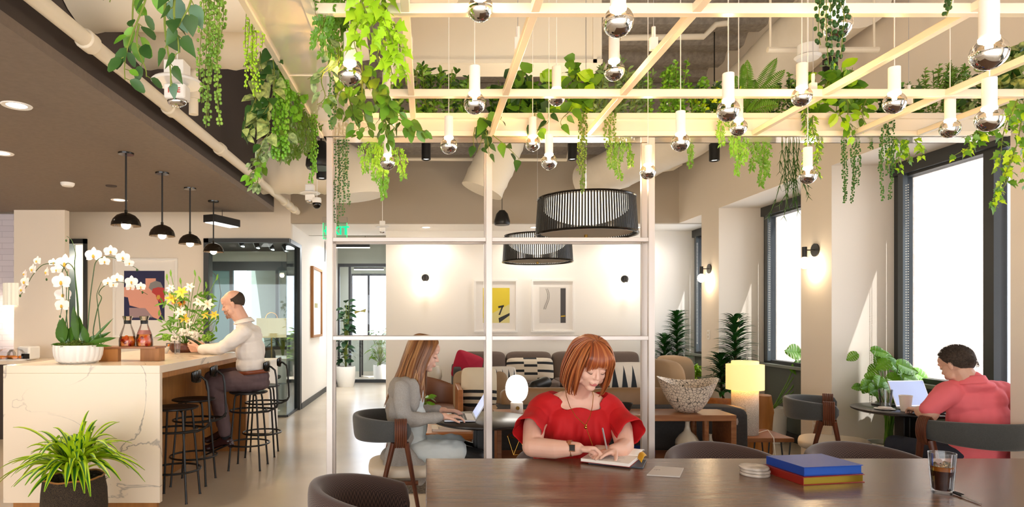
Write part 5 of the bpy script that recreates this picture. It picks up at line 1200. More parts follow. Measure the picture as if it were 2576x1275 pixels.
def stool(label, x, y, rz=0):
    t = thing('bar_stool', label, 'bar stool', (x,y,0), rz, 'black wire bar stools along the island')
    sh = .723
    part('seat', MB().lathe([(0,sh-.012),(.16,sh-.016),(.178,sh-.008),(.178,sh),(.165,sh+.004),(.10,sh-.004),(0,sh-.006)], seg=36), m_black, t)
    for k in range(4):
        a = PI/4+k*PI/2; part('leg', MB().tube([(.09*math.cos(a),.09*math.sin(a),sh-.018),(.135*math.cos(a),.135*math.sin(a),sh-.03),(.145*math.cos(a),.145*math.sin(a),sh-.07),(.205*math.cos(a),.205*math.sin(a),.012),(.207*math.cos(a),.207*math.sin(a),0)], [.009,.009,.009,.009,.012], 8), m_black, t)
    for z in (.545,.235):
        r = .150+(.207-.150)*(sh-z)/sh+.004; part('foot_ring', MB().tube([(r*math.cos(2*PI*k/40), r*math.sin(2*PI*k/40), z) for k in range(40)], .0085, 8, closed=True), m_black, t)
    part('back_rod', MB().tube([(.0,.175,.545),(.12,.15,.545),(.21,.10,.548),(.255,.05,.565),(.275,0,.60),(.272,0,.70),(.262,0,.86),(.25,0,.925),(.215,0,.955),(.19,0,.965)], .0095, 8).tube([(.0,-.175,.545),(.12,-.15,.545),(.21,-.10,.548),(.255,-.05,.565),(.275,0,.60)], .0095, 8), m_black, t)
    part('back_pad', MB().grid(lambda u,v: (.195-.028*(2*v-1)**2+.006*math.sin(2*PI*u), (2*v-1)*.09, .965+.05*math.cos(2*PI*u)*(1-.25*(2*v-1)**4)), 16, 16), m_blackgl, t)
    return t
s1 = stool('black wire bar stool nearest the viewer, tucked at the marble end', -1.985, 5.0)
s1_b = dup(s1, (-2.02,5.50,0), .05, 'second black wire bar stool, between the nearest stool and the seated man')
dup(s1, (-1.70,6.05,0), 0, 'black wire bar stool the man in white sits on'); dup(s1, (-1.72,6.62,0), .1, 'farthest black wire bar stool, behind the seated man')
# orchid
def T_(px, py, z): y = F*(CZ-z)/(py-HY); return V(((px-HX)*y/F, y, z))
OY = 4.80; oc = V((P(197,0,OY).x, OY, IT))
t = thing('orchid', 'white moth orchid with arching sprays in a faceted white pot on the island', 'orchid', oc)
def facet(a, z): return 1+.035*abs(math.sin(a*11+(z*40 if z < .06 else 0)))
part('pot', MB().lathe([(0,0),(.11,0),(.145,.02),(.16,.06),(.165,.10),(.164,.137),(.155,.137),(.15,.12),(0,.12)], seg=132, fn=facet), m_white, t)
b = MB()
for k in range(420):
    a = rr(0,2*PI); r = rr(0,.155); q = V((r*math.cos(a), r*math.sin(a), .128+rr(0,.03)*(1.3-r/.155))); b.tube([q,q+rdir(-.3,.6)*rr(.02,.05)], .0025, 3)
part('moss', b, m_soil, t)
def oc_(cx, cy, dy=0): return P(cx/3.542, 580+cy/3.542, OY+dy)-oc
st = MB()
for pl in ([(560,1010),(590,780),(612,560),(605,400),(540,300),(450,293),(370,312),(290,400),(240,490),(180,580)], [(650,1010),(700,760),(672,420),(655,335),(600,290),(550,380),(555,500),(560,640),(535,770)], [(760,1010),(780,900),(800,640),(830,400),(860,270),(960,232),(1090,270),(1190,320),(1240,355)],
           [(860,1010),(830,910),(868,700),(905,600),(880,560),(915,505),(985,470),(1090,460),(1230,520),(1315,570)], [(700,1010),(690,700),(665,330),(672,200),(640,90),(595,50)], [(900,1010),(890,850),(868,640),(865,560),(905,455)], [(620,1010),(590,700),(600,360)]):
    pts = [oc_(*q) for q in pl]; sm = [pts[0]]
    for i in range(len(pts)-1):
        for k in range(1,5):
            u = k/4; p0, p1, p2, p3 = pts[max(i-1,0)], pts[i], pts[i+1], pts[min(i+2,len(pts)-1)]
            sm.append(.5*((2*p1)+(p2-p0)*u+(2*p0-5*p1+4*p2-p3)*u*u+(3*p1-p0-3*p2+p3)*u*u*u))
    st.tube(sm, [.0042*(1-.6*i/len(sm)) for i in range(len(sm))], 6)
for cx, cy in ((590,88),(415,435),(535,765),(180,580),(1220,350),(1270,550),(1180,300)): st.ell(oc_(cx,cy), (.007,.007,.011), seg=8, rings=6)
part('stem', st, g_dark, t)
m_pet = mat('orchid_petal','f6ece6',.5); m_petp = mat('orchid_petal_back','f0dcd0',.5); m_lip = mat('orchid_lip','e3b23c',.5)
def orchid_flower(p, S, yaw):
    n = V((math.sin(yaw),-math.cos(yaw),.05)).normalized(); r_ = V((0,0,1)).cross(n).normalized(); u = n.cross(r_); b = MB()
    for ang, w, l in ((90,.5,1.0),(212,.5,.95),(328,.5,.95)): a = math.radians(ang); b.leaf(p+u*0, r_*math.cos(a)+u*math.sin(a), n, S*.52*l, S*.42*w*1.6, kind='oval', droop=0, fold=.1)
    for sg in (1,-1):
        d = (r_*sg+u*.12).normalized(); vs = [p+n*.003]; 
        for k in range(11):
            a = -1.15+2.3*k/10; rad = S*.5*(1-.12*abs(a)**2); vs.append(p+(d*math.cos(a)+u*math.sin(a)*.95)*rad*(.75+.25*math.cos(a*1.2))+n*(.006-.01*abs(a)))
        b.add(vs, [(0,i,i+1) if sg > 0 else (0,i+1,i) for i in range(1,11)])
    fl = part('flower', b, m_pet, t)
    part('flower_lip', MB().ell(p+n*.012-u*S*.08, (S*.07,S*.07,S*.12), seg=8, rings=6), m_lip, fl)
for (cx, cy, S, yw) in ((335,270,90,-.3),(295,345,105,-.5),(225,385,80,-.6),(225,455,115,-.4),(200,525,105,-.5),(475,285,80,.6),(420,370,100,-.7),(580,292,170,.05),(500,350,90,.5),(548,455,165,.1),(562,570,145,.2),(555,665,140,-.1),(835,220,150,.1),(930,275,95,.5),(985,185,115,.4),(1095,240,120,.3),(1150,290,85,.6),(965,462,95,.2),(1045,430,110,.2),(1172,455,110,.3),(1255,500,85,.3),(1160,505,80,.7),(1010,480,80,.4)):
    orchid_flower(oc_(cx,cy,rr(-.04,.04)), S/3.542*OY/F, yw)
lf = MB()
for (bx, by, ex, ey, w, dy) in ((560,1000,560,775,.075,-.04),(600,1000,530,790,.07,0),(690,990,655,670,.05,-.05),(740,1000,700,750,.045,0),(780,1000,745,850,.05,-.03),(800,1000,1010,780,.02,0),(790,1000,1035,955,.035,-.05),(780,1010,990,900,.03,.03),(760,1015,1000,1030,.02,-.1),(560,1000,500,880,.04,.05),(570,1005,450,1015,.015,-.1),(700,1000,600,905,.03,.06),(620,1000,640,850,.06,.04),(760,1000,900,930,.04,.02)):
    p0, p1 = oc_(bx,by), oc_(ex,ey,dy); d = p1-p0; lf.leaf(p0, d, V((.1,-1,.25)), d.length, w*1.2, kind='blade', droop=.0, fold=.35)
part('leaves', lf, mat('orchid_leaf','2f4f1c',.25,col2='4d7a26',scale=4), t)
# riser and carafes
RY = 5.05; x0, x1 = P(262,0,RY).x, P(403,0,RY).x
t = thing('wood_riser', 'small acacia wood serving riser carrying two carafes', 'stand', ((x0+x1)/2,RY,IT))
part('top', MB().bb(x0,x1,RY-.09,RY+.12,IT+.10,IT+.115), m_walnut, t, world=True, bevel=.002); part('side_block', MB().bb(x0,x0+.15,RY-.085,RY-.03,IT,IT+.10), m_oak, t, world=True, bevel=.002); part('side_block', MB().bb(x1-.15,x1,RY-.02,RY+.09,IT,IT+.10), m_oak, t, world=True, bevel=.002)
m_liq = thin_glass('peach_infused_water','f7c690',.05); m_orange = mat('orange_slice','ee8a1c',.5); m_berry = mat('red_fruit','b5263a',.5)
for i, (px, lab) in enumerate(((321,'left glass carafe of fruit water with steel collar'),(363,'right glass carafe of fruit water with pink top layer'))):
    t = thing('carafe', lab, 'carafe', (P(px,0,RY+.02).x,RY+.02,IT+.115), group='fruit water carafes')
    part('glass_body', MB().lathe([(0,0),(.062,0),(.066,.008),(.066,.05),(.055,.10),(.036,.15),(.026,.18),(.025,.20),(.036,.232),(.034,.232),(.023,.20)], seg=32, fn=lambda a,z:1), m_glass, t)
    part('steel_collar', MB().lathe([(.0275,.178),(.0285,.205),(.026,.21)], seg=28, fn=lambda a,z:1), m_black, t); part('pourer', MB().lathe([(.027,.203),(.04,.238),(.037,.241),(.024,.21)], seg=28, fn=lambda a,z:1), m_chrome, t)
    part('fruit_water', MB().lathe([(0,.004),(.06,.004),(.062,.045),(.055,.08 if i == 0 else .095),(0,.08 if i == 0 else .095)], seg=28), m_liq, t)
    f_ = MB()
    for k in range(4): a = k*1.6+i; f_.tube([V((.03*math.cos(a),.03*math.sin(a),.02+.015*k)), V((.03*math.cos(a),.03*math.sin(a),.02+.015*k))+rdir(-.3,.3)*.006], .024, 16)
    part('orange_slices', f_, m_orange, t)
    part('berries', MB().ell((.03,-.03,.012),.011).ell((-.035,-.025,.05),.012).ell((.0,-.045,.07 if i else .03),.012), m_berry, t)
    if i: part('pink_layer', MB().lathe([(0,.096),(.054,.096),(.042,.128),(0,.128)], seg=24), mat('pink_foam','d98a80',.4,alpha=.8), t)
def tumbler(name, label, c, r0, r1, h, liquid=None, lh=.5, ribs=False, group=None):
    t = thing(name, label, 'glass', c, group=group); th = .003
    prof = [(0,0),(r0,0),(r0*1.01,.004)]+([(r0+(r1-r0)*k/16+(.0008 if k%2 else 0), h*k/16) for k in range(1,16)] if ribs else [])+[(r1,h),(r1-th,h),(r0-th+.0005,.014),(0,.012)]
    part('glass_body', MB().lathe(prof, seg=36, fn=lambda a,z:1), m_glass, t)
    if liquid: part('drink', MB().lathe([(0,.013),(r0-th,.014),(r0-th+(r1-r0)*lh,h*lh),(0,h*lh)], seg=32), liquid, t)
    return t
c = T_(446,890,IT); tumbler('water_glass','tall glass of water before the man holding the phone',c,.024,.030,.125,thin_glass('water','e6f2f4',.1),.35)
c = T_(414,889,IT); single('white_bowl', MB().lathe([(0,0),(.02,0),(.04,.03),(.045,.065),(.041,.065),(.034,.03),(0,.01)], c=c, seg=32), m_white, 'small white bowl beside the wooden riser', 'bowl')
c = T_(428,880,IT); c.y += .12; t = thing('wire_fruit_basket', 'low wire basket holding oranges beside the flowers', 'basket', c)
b = MB()
for k in range(3): b.tube([(.085*math.cos(2*PI*j/28),.085*math.sin(2*PI*j/28),.005+.03*k) for j in range(28)], .002, 5, closed=True)
for j in range(14): a = 2*PI*j/14; b.tube([(.085*math.cos(a),.085*math.sin(a),.005),(.085*math.cos(a),.085*math.sin(a),.065)], .002, 5)
part('wire_frame', b, m_black, t)
for k in range(5):
    a = k*1.26; single('orange', MB().ell(c+V((.045*math.cos(a),.045*math.sin(a),.035)), .028), m_orange, 'orange lying in the low wire basket on the island', 'orange', 'oranges in the wire basket')
for k, (px, py) in enumerate(((392,868),(402,872))):
    c = V(((px-HX)*5.35/F,5.35,IT)); tumbler('small_glass', ['small clear glass right of the carafes, left one','small clear glass right of the carafes, right one'][k], c, .018,.02,.07, group='small glasses by the riser')
# flower arrangement
FY = 6.35; fc = V((P(466,0,FY).x, FY, IT)); t = thing('flower_arrangement', 'big arrangement of yellow lilies, sunflowers and white hydrangea on the island', 'flowers', fc)
part('vase', MB().lathe([(0,0),(.12,0),(.15,.03),(.15,.07),(.13,.09),(0,.09)], seg=28), m_walnutd, t)
def fp(px, py, dy=0): return P(px,py,FY+dy)-fc
st, lv = MB(), MB()
m_ly = mat('yellow_lily','f0d348',.5); m_lw = mat('white_lily','f7efdd',.5); m_hy = mat('hydrangea','f2ece2',.7); m_gb = mat('green_bloom','7fae3a',.7,bump=.8,bscale=60); m_sun = mat('sunflower_petal','e08a1c',.5)
def lily(px, py, S, m, nm='lily', yaw=0, np_=6):
    p = fp(px,py,rr(-.08,.02)); n = V((math.sin(yaw),-1,.3)).normalized(); r_ = V((0,0,1)).cross(n).normalized(); u = n.cross(r_); b = MB()
    for k in range(np_): a = 2*PI*k/np_+rr(-.15,.15); b.leaf(p, r_*math.cos(a)+u*math.sin(a)+n*.35, n, S, S*.42 if np_ < 9 else S*.25, kind='blade', droop=.15, fold=.25)
    f = part(nm, b, m, t); s2 = MB()
    for k in range(5): a = 1.25*k; s2.tube([p,p+n*S*.5+r_*math.cos(a)*S*.15+u*math.sin(a)*S*.15], .0012, 4)
    if np_ < 9: part('stamen', s2, m_lip, f)
    else: part('flower_centre', MB().ell(p+n*.006,(S*.3,S*.12,S*.3),seg=12), m_lash, f)
    st.tube([(rr(-.05,.05),rr(-.04,.04),.08), (p.x*.4,p.y*.4,p.z*.6), tuple(p-n*.005)], .0035, 6)
for a in ((457,735,.075,m_ly),(432,750,.07,m_ly),(478,722,.06,m_lw),(523,765,.08,m_lw),(465,800,.06,m_ly),(519,792,.05,m_ly),(540,792,.055,m_ly),(455,785,.07,m_lw),(500,760,.06,m_lw),(430,725,.05,m_lw),(475,810,.05,m_lw)): lily(*a)
for a in ((458,760,.055,m_sun,'sunflower',0,14),(440,757,.045,m_sun,'sunflower',-.5,14)): lily(*a)
def ball(px, py, R, m, nm):
    p = fp(px,py,-.12); b = MB()
    for k in range(60):
        d = rdir(-1,1); b.ell(p+d*R*.85, R*.24, seg=6, rings=4)
    part(nm, b, m, t); st.tube([(0,0,.08),tuple(p)], .004, 6)
for a in ((487,845,.06,m_hy,'hydrangea_head'),(463,835,.05,m_hy,'hydrangea_head'),(520,850,.045,m_gb,'green_bloom'),(420,848,.045,m_gb,'green_bloom'),(440,852,.04,m_hy,'hydrangea_head'),(505,866,.04,m_hy,'hydrangea_head')): ball(*a)
for k in range(150):
    px = rr(408,545); py = rr(740,860); p = fp(px,py,rr(-.1,.1)); lv.leaf(p, V((rr(-1,1),rr(-.6,.2),rr(-.1,1.2))), V((rr(-.4,.4),-1,.3)), rr(.05,.12), .022, kind='blade', droop=.3)
for (ex,ey) in ((430,690),(420,700),(492,690),(505,705),(520,720),(545,700),(455,710),(400,790),(550,800),(545,830)):
    p = fp(ex,ey); st.tube([(0,0,.08),(p.x*.5,0,p.z*.6),tuple(p)], .003, 5); lv.leaf(p-V((0,0,.02)), V((rr(-.3,.3),-.2,1)), V((0,-1,.2)), .07, .022, kind='blade', droop=0)
b = MB(); b.tube([fp(500,860)]+[fp(x,y) for x,y in ((535,830),(548,790),(556,740),(550,700),(535,685))], .0022, 5); st.v += []; part('curly_twig', b, m_brownstem, t)
part('stem', st, g_mid, t); part('leaves', lv, g_mid, t)
# kitchen back counter at far left
t = thing('back_counter', 'dark kitchen back counter at the far left edge', 'counter', (-5.7,7.7,0)); part('countertop', MB().bb(-6.8,-4.62,7.4,7.98,.88,.92), m_marble, t, world=True); part('cabinet_body', MB().bb(-6.75,-4.62,7.45,7.97,.0,.88), m_fascia, t, world=True)
kx = P(70,0,7.6).x; t = thing('toaster', 'white and chrome toaster on the back counter', 'toaster', (kx,7.62,.92)); part('toaster_body', MB().box((0,0,.085),(.15,.22,.16)), m_white, t, bevel=.02); part('front_panel', MB().box((.03,-.115,.05),(.09,.012,.06)), m_blackgl, t); part('lever', MB().box((.03,-.125,.09),(.03,.02,.012)), m_chrome, t)
for k, px in enumerate((12,40)):
    x = P(px,0,7.5).x; t = thing('cake_dome', ['clear cake dome over pastries at the left picture edge','clear cake dome over pastries next to the toaster'][k], 'cake stand', (x,7.52,.92)); part('plate', MB().lathe([(0,0),(.11,0),(.12,.02),(0,.02)], seg=28), m_white, t); part('glass_dome', MB().lathe([(.1,.02),(.1,.09),(.07,.13),(0,.14)], seg=28, fn=lambda a,z:1), m_glass, t)
    b = MB()
    for j in range(4): b.ell((.05*math.cos(j*1.6),.05*math.sin(j*1.6),.04),(.035,.025,.02))
    part('pastries', b, m_orange, t)
x = P(15,0,7.9).x; t = thing('ribbed_sconce', 'ribbed frosted glass wall light on the tiled wall at far left', 'light', (x,8.1,P(0,768,8.1).z)); 
part('ribbed_shade', MB().lathe([(.14,0),(.14,.28),(0,.29)], seg=72, fn=lambda a,z: 1+.04*math.sin(a*18)), mat('ribbed_glass','e8e6da',.3,emis='fff0cf',estr=.25), t); part('light_disc', MB().lathe([(0,.01),(.12,.01)], seg=28), m_glow, t); part('bracket', MB().box((0,.1,.24),(.04,.2,.04)), m_gold, t)
lamp('kitchen_glow','POINT',(0,-.02,-.12),14,(1,.82,.6),.08,t)
# meeting room lamp and furniture
t = thing('floor_lamp', 'brass floor lamp with square linen shade inside the glass room', 'floor lamp', (P(683,0,9.6).x,9.6,0))
part('base', MB().lathe([(0,0),(.13,0),(.13,.025),(0,.03)], seg=32), m_white, t); part('pole', MB().tube([(0,0,.03),(0,0,1.40)], .011, 10), m_gold, t); part('pole_frame', MB().tube([(-.17,0,1.1),(-.17,0,.35),(0,0,.25)], .008, 8), m_gold, t)
part('lamp_shade', MB().lathe([(.22,1.13),(.22,1.42)], seg=40, fn=lambda a,z:1).tube([(0,-.2205,1.13),(0,-.2205,1.42)], .002, 4), mat('linen_shade','e6d3a8',.8,emis='ffd998',estr=.5), t); part('top_handle', MB().tube([(.09*math.cos(a),0,1.42+.085*math.sin(a)) for a in [PI*k/14 for k in range(15)]], .005, 8), m_gold, t)
lamp('floor_lamp_glow','POINT',(0,0,1.3),10,(1,.8,.55),.06,t)
t = thing('meeting_table', 'dark meeting table inside the glass room', 'table', (-2.95,11.0,0)); part('tabletop', MB().box((0,0,.73),(1.5,.9,.03)), m_white, t); 
for x in (-.65,.65):
    for y in (-.35,.35): part('leg', MB().box((x,y,.357),(.05,.05,.715)), m_black, t)
for k, (x, y, r, lab) in enumerate(((-2.62,10.3,1.6,'black office chair on the near side of the meeting table'),(-3.3,10.4,1.5,'black office chair at the left of the meeting table'))):
    t = thing('office_chair', lab, 'chair', (x,y,0), r); part('seat', cushion(MB(), (0,0,.46), (.46,.46,.07), e=.5), m_black, t); part('backrest', cushion(MB(), (-.22,0,.75), (.06,.42,.42), e=.5), m_black, t); part('base', MB().tube([(0,0,.05),(0,0,.43)], .025, 10), m_chrome, t)
    b = MB()
    for j in range(5): b.tube([(0,0,.07),(.25*math.cos(j*1.257),.25*math.sin(j*1.257),.02)], .014, 6)
    part('star_foot', b, m_black, t)
single('waste_bin', MB().lathe([(0,0),(.11,0),(.13,.36),(.125,.36),(.108,.01),(0,.01)], c=(-2.35,10.3,0), seg=28), m_alu, 'silver waste bin on the meeting room floor', 'bin')
t = thing('desk', 'dark desk seen through the corridor glass door', 'desk', (-1.2,15.6,0)); part('tabletop', MB().box((.1,0,.93),(1.1,.6,.03)), m_walnutd, t)
for x in (-.42,.62): part('leg', MB().box((x,-.25,.457),(.04,.04,.915)).box((x,.25,.457),(.04,.04,.915)), m_black, t)
# ------------------------------------------------------------------ people
def basis(f, roll=0, up=(0,0,1)):
    f = V(f).normalized(); s_ = f.cross(V(up)).normalized()      # s_ = the head's right
    u = s_.cross(f).normalized()
    if roll: R = Matrix.Rotation(roll, 3, f); s_ = R @ s_; u = R @ u
    return f, s_, u
class Head:
    def __init__(h, c, f, roll=0, s=1.0): h.c = V(c); h.f, h.r, h.u = basis(f, roll); h.s = s; h.R = Matrix((h.f, h.r, h.u)).transposed()
    def p(h, a, b, c): return h.c+(h.f*a+h.r*b+h.u*c)*h.s
    def ell(h, mb, c, r, seg=16, rings=10, rot=None): 
        R = h.R if rot is None else h.R @ Euler(rot).to_matrix(); mb.ell(h.p(*c), tuple(q*h.s for q in r), R, seg, rings)
def head_skin(mb, h, neck_to, nr=.056, full=1.0, bald=False):
    E = lambda c, r, **k: h.ell(mb, c, r, 20, 14, **k)
    E((-.012,0,.036),(.098,.076,.086)); E((.022,0,-.028),(.068,.064*full,.080)); E((.030,0,-.062),(.052,.050*full,.046)); E((.062,0,-.094),(.024,.024*full,.019))
    E((.052,0,.052),(.046,.058,.040))
    for s_ in (-1,1):
        E((.050,.033*s_*full,-.030),(.031,.027,.030)); E((.080,.028*s_,.030),(.014,.024,.011)); E((-.008,.076*s_,-.008),(.017,.008,.029)); E((.030,.050*s_*full,-.062),(.030,.018,.026))
        E((.074,.031*s_,.006),(.0145,.0165,.0125)); E((.091,.0085*s_,-.028),(.009,.0068,.0065))
    mb.cap(h.p(.084,0,.014), h.p(.103,0,-.020), .0060*h.s, .0090*h.s); E((.104,0,-.023),(.0100,.0100,.0085))
    E((.084,0,-.052),(.014,.025,.013)); E((.090,0,-.058),(.009,.019,.0055)); E((.086,0,-.068),(.010,.016,.006))
    mb.cap(h.p(-.015,0,-.05), V(neck_to), nr*h.s, nr*1.08*h.s); mb.cap(h.p(.012,0,-.075), V(neck_to)+V((0,0,.01)), nr*.85*h.s, nr*h.s)
def face_parts(t, h, lip=None, brow=None, lashes=True, open_eyes=False, lipw=.022):
    lp = V(t.location)
    def W(mb): 
        for i in range(len(mb.v)): mb.v[i] = mb.v[i]-lp
        return mb
    for s_ in (-1,1):
        if open_eyes:
            e = part('eye', W(MB().ell(h.p(.0765,.031*s_,.004), .0128*h.s, seg=14, rings=10)), m_eye, t); part('iris', W(MB().ell(h.p(.0875,.031*s_,.002), (.003,.006,.006), h.R)), m_iris, e)
        arc = [h.p(.0885-.018*abs(q)**2-.004*(q*s_ > 0)*abs(q), .031*s_+.0165*q, (.0005 if open_eyes else -.0035)-.0035*(1-q*q)*(-1 if open_eyes else 1)) for q in [k/5-1 for k in range(11)]]
        part('eyelashes', W(MB().tube(arc, [.0006+.0012*(1-abs(k/5-1)) for k in range(11)], 6)), m_lash, t)
        arc = [h.p(.0935-.020*q*q*1.0-.008*q, .012*s_+.036*s_*q, .030+.007*math.sin(q*2.4)) for q in [k/8 for k in range(9)]]
        part('eyebrow', W(MB().tube(arc, [.0026*(1-.6*abs(k/8-.35)) for k in range(9)], 6, flat=.6)), brow or m_lash, t)
    mo = MB()
    for sg, z, k_ in ((1,-.0568,.0027),(-1,-.0625,.0036)):
        pts = [h.p(.0970-.014*q*q, lipw*q, z+(.0022*math.cos(q*6)*(sg > 0) if True else 0)-.002*abs(q)*(-sg)) for q in [j/6-1 for j in range(13)]]
        mo.tube(pts, [k_*h.s*max(.15, (1-(j/6-1)**2)**.6) for j in range(13)], 8)
    part('mouth', W(mo), lip or m_lips, t)
def hand(mb, w, d, n, thumb, curl=(.5,.5,.5,.5), s=1.0, spread=.05, tcurl=.4, tdir=None):
    "w wrist, d towards the fingers, n out of the palm, thumb = side sign along d x n"
    d = V(d).normalized(); n = V(n); n = (n-d*n.dot(d)).normalized(); sd = d.cross(n)*thumb
    at = lambda a, b, c: V(w)+(d*a+sd*b+n*c)*s
    for b0 in (-.030,-.010,.010,.028): mb.cap(at(.004,b0*.62,0), at(.082 if abs(b0) < .02 else .076,b0,.0), .0135*s, .0118*s)
    mb.ell(at(.05,0,.001), (.050*s,.040*s,.014*s), Matrix((d,sd,n)).transposed()); mb.cap(at(.012,.018,.006), at(.048,.036,.010), .016*s, .012*s)
    for i, (b0, L) in enumerate(((.030,.072),(.010,.082),(-.010,.076),(-.028,.060))):
        p = at(.086-.004*abs(i-1), b0, 0); a = 0; c = curl[i] if isinstance(curl,(tuple,list)) else curl; dd = (d+sd*(spread*(1.2-i))).normalized()
        for j, (fr, r0, r1, k) in enumerate(((.46,.0100,.0090,.9),(.30,.0090,.0082,1.15),(.24,.0082,.0068,.8))):
            a += c*k; q = p+(dd*math.cos(a)+n*math.sin(a))*L*fr*s; mb.cap(p, q, r0*s, r1*s, 10); p = q
    p = at(.022,.030,.006); td = (d*.75+sd*.62+n*.25) if tdir is None else V(tdir); td.normalize()
    for j, (L, r0, r1) in enumerate(((.036,.0135,.0110),(.030,.0112,.0098),(.024,.0100,.0075))):
        q = p+td*L*s; mb.cap(p, q, r0*s, r1*s, 10); p = q; td = (td+(n*.5-sd*.45+d*.2)*tcurl).normalized()
def chain(mb, pts, rs, seg=16):
    for i in range(len(pts)-1): mb.cap(pts[i], pts[i+1], rs[i], rs[i+1], seg)
def strands(h, spec, m, t, name='hair', W0=.010, n=12, flat=.45, seed=1):
    "locks of hair: spec yields (list of points) in head coordinates"
    rnd = random.Random(seed); mb = MB(); lp = V(t.location); tones = m if isinstance(m, list) else [m]
    for pts, w in spec:
        P3 = [h.p(*q) if not isinstance(q, Vector) else q for q in pts]; sm = []
        for i in range(len(P3)-1):
            p0, p1, p2, p3 = P3[max(i-1,0)], P3[i], P3[i+1], P3[min(i+2,len(P3)-1)]
            for k in range(4):
                u = k/4; sm.append(.5*((2*p1)+(p2-p0)*u+(2*p0-5*p1+4*p2-p3)*u*u+(3*p1-p0-3*p2+p3)*u*u*u))
        sm.append(P3[-1]); N_ = len(sm)-1
        mi_ = rnd.choice([0,0,0,1,1,2]) if len(tones) > 1 else 0; mb.tube([q-lp for q in sm], [w*(.55+.45*math.sin(PI*min(1,(i/N_)*1.0+.12)))*(1 if i < N_*.8 else 1-.75*(i/N_-.8)/.2) for i in range(N_+1)], 7, mi_, flat)
    return part(name, mb, tones, t)
def wr(c, amp, f=14, seed=0):
    "cloth relief"
    def fn(p):
        q = p*f+V((seed,seed*2,0)); return amp*(noise.noise(V((q.x*1.3+q.z*.4,q.y*1.3,q.z*.55)))+.5*noise.noise(q*2.1))
    return fn

# ---- woman in red
t = thing('person', 'woman in a red blouse with a copper bob, writing at the long table', 'person', (.76,3.33,0))
h = Head((.795,3.11,1.196), (.20,-1,-.50), -.06, 1.0)
b = MB(); head_skin(b, h, (.765,3.25,1.03), .056, 1.06)
b.ell((.765,3.262,.985),(.152,.077,.069)); b.ell((.765,3.31,.90),(.15,.09,.12)); b.cap((.765,3.255,1.005),(.61,3.275,.955),.049,.048); b.cap((.765,3.255,1.005),(.92,3.275,.955),.049,.048)
RE, RW, RH = V((.505,3.06,.800)), V((.700,2.965,.812)), V((.735,2.955,.80))
chain(b, [V((.585,3.27,.955)), V((.535,3.18,.88)), RE], [.060,.056,.047]); chain(b, [RE, V((.60,3.00,.803)), RW], [.049,.046,.031])
LE, LW = V((.955,3.08,.800)), V((.875,2.990,.800)); chain(b, [V((.94,3.27,.955)), V((.97,3.18,.87)), LE], [.060,.054,.045]); chain(b, [LE, V((.92,3.02,.795)), LW], [.045,.040,.029])
hand(b, RW, (1,-.15,.04), (.05,-.25,-1), -1, (.85,1.15,1.25,1.3), .92, .01, .5, tdir=(.85,.10,-.22))
hand(b, LW, (-.75,-.55,-.05), (0,-.1,-1), 1, (.12,.15,.2,.22), .88, .05, .2)
blobby('body', b, .0042, m_skinp, t, 3)
face_parts(t, h, m_lips, mat('auburn_brow','7a4426',.7))
# blouse
b = MB(); b.ell((.76,3.31,.86),(.205,.135,.13)); b.ell((.76,3.34,.70),(.205,.16,.20)); b.ell((.76,3.35,.52),(.20,.17,.12)); b.ell((.69,3.23,.86),(.10,.08,.11)); b.ell((.84,3.23,.86),(.10,.08,.11)); b.ell((.765,3.225,.925),(.09,.055,.07))
b.cap((.62,3.28,.965),(.90,3.28,.965),.055,.055); b.cap((.745,3.265,1.012),(.60,3.275,.965),.068,.070); b.cap((.785,3.265,1.012),(.93,3.275,.965),.068,.070)
for s_, sh, el in ((-1,V((.585,3.27,.950)),V((.520,3.165,.865))),(1,V((.94,3.27,.950)),V((.985,3.165,.860)))): chain(b, [sh, sh.lerp(el,.35)], [.072,.070])
red = blobby('blouse_src', b, .009, m_red, t, 4)
# wide scoop neckline cut cleanly out of the fused volume
cm = MB().lathe([(1,-.12),(1,.25)],V((.774,3.262,1.0))-V(t.location),64,0,.150,.076).mesh('cut',m_red); co = bpy.data.objects.new('cut',cm); C.objects.link(co); co.location = t.location
red.location = (0,0,0); bo = red.modifiers.new('b','BOOLEAN'); bo.operation = 'DIFFERENCE'; bo.object = co; bo.solver = 'EXACT'
bpy.context.view_layer.update(); dg_ = bpy.context.evaluated_depsgraph_get(); nm_ = bpy.data.meshes.new_from_object(red.evaluated_get(dg_)); red.modifiers.clear(); red.data = nm_; bpy.data.objects.remove(co); red.name = 'blouse'
lp = V(t.location)
for v in nm_.vertices:
    p = v.co+lp; k_ = min(1,max(0,(.94-p.z)/.10))
    v.co += v.normal*(.008*math.sin((p.x-.76)*95+2*noise.noise(p*9))*k_*(1 if p.y < 3.33 else .3)+.010*k_*noise.noise(V((p.x*11,p.y*11,p.z*4))))
for nm, sh, el in (('sleeve',V((.565,3.25,.925)),V((.488,3.11,.868))),('sleeve',V((.955,3.25,.925)),V((.995,3.10,.862)))):
    d = (el-sh).normalized(); x, y = frame_from(d); L = (el-sh).length
    b = MB(); b.grid(lambda u,v: tuple(sh+d*L*u+(x*math.cos(2*PI*v)+y*math.sin(2*PI*v))*(.060+.010*u+.004*u*math.sin(2*PI*v*6+1)+.003*math.sin(u*9))-V((0,0,1))*.012*u*max(0,math.cos(2*PI*v))), 14, 60)
    o = part(nm, b, m_red, t, world=True); so = o.modifiers.new('cloth','SOLIDIFY'); so.thickness = .002
# hips and legs under the table
b = MB(); b.ell((.76,3.37,.46),(.19,.16,.10)); 
for x in (.66,.86): chain(b, [V((x,3.35,.46)), V((x,2.96,.47)), V((x,2.95,.10))], [.085,.065,.045]); b.cap((x,2.96,.05),(x,2.84,.04),.042,.035)
blobby('trousers', b, .012, m_denim, t, 3)
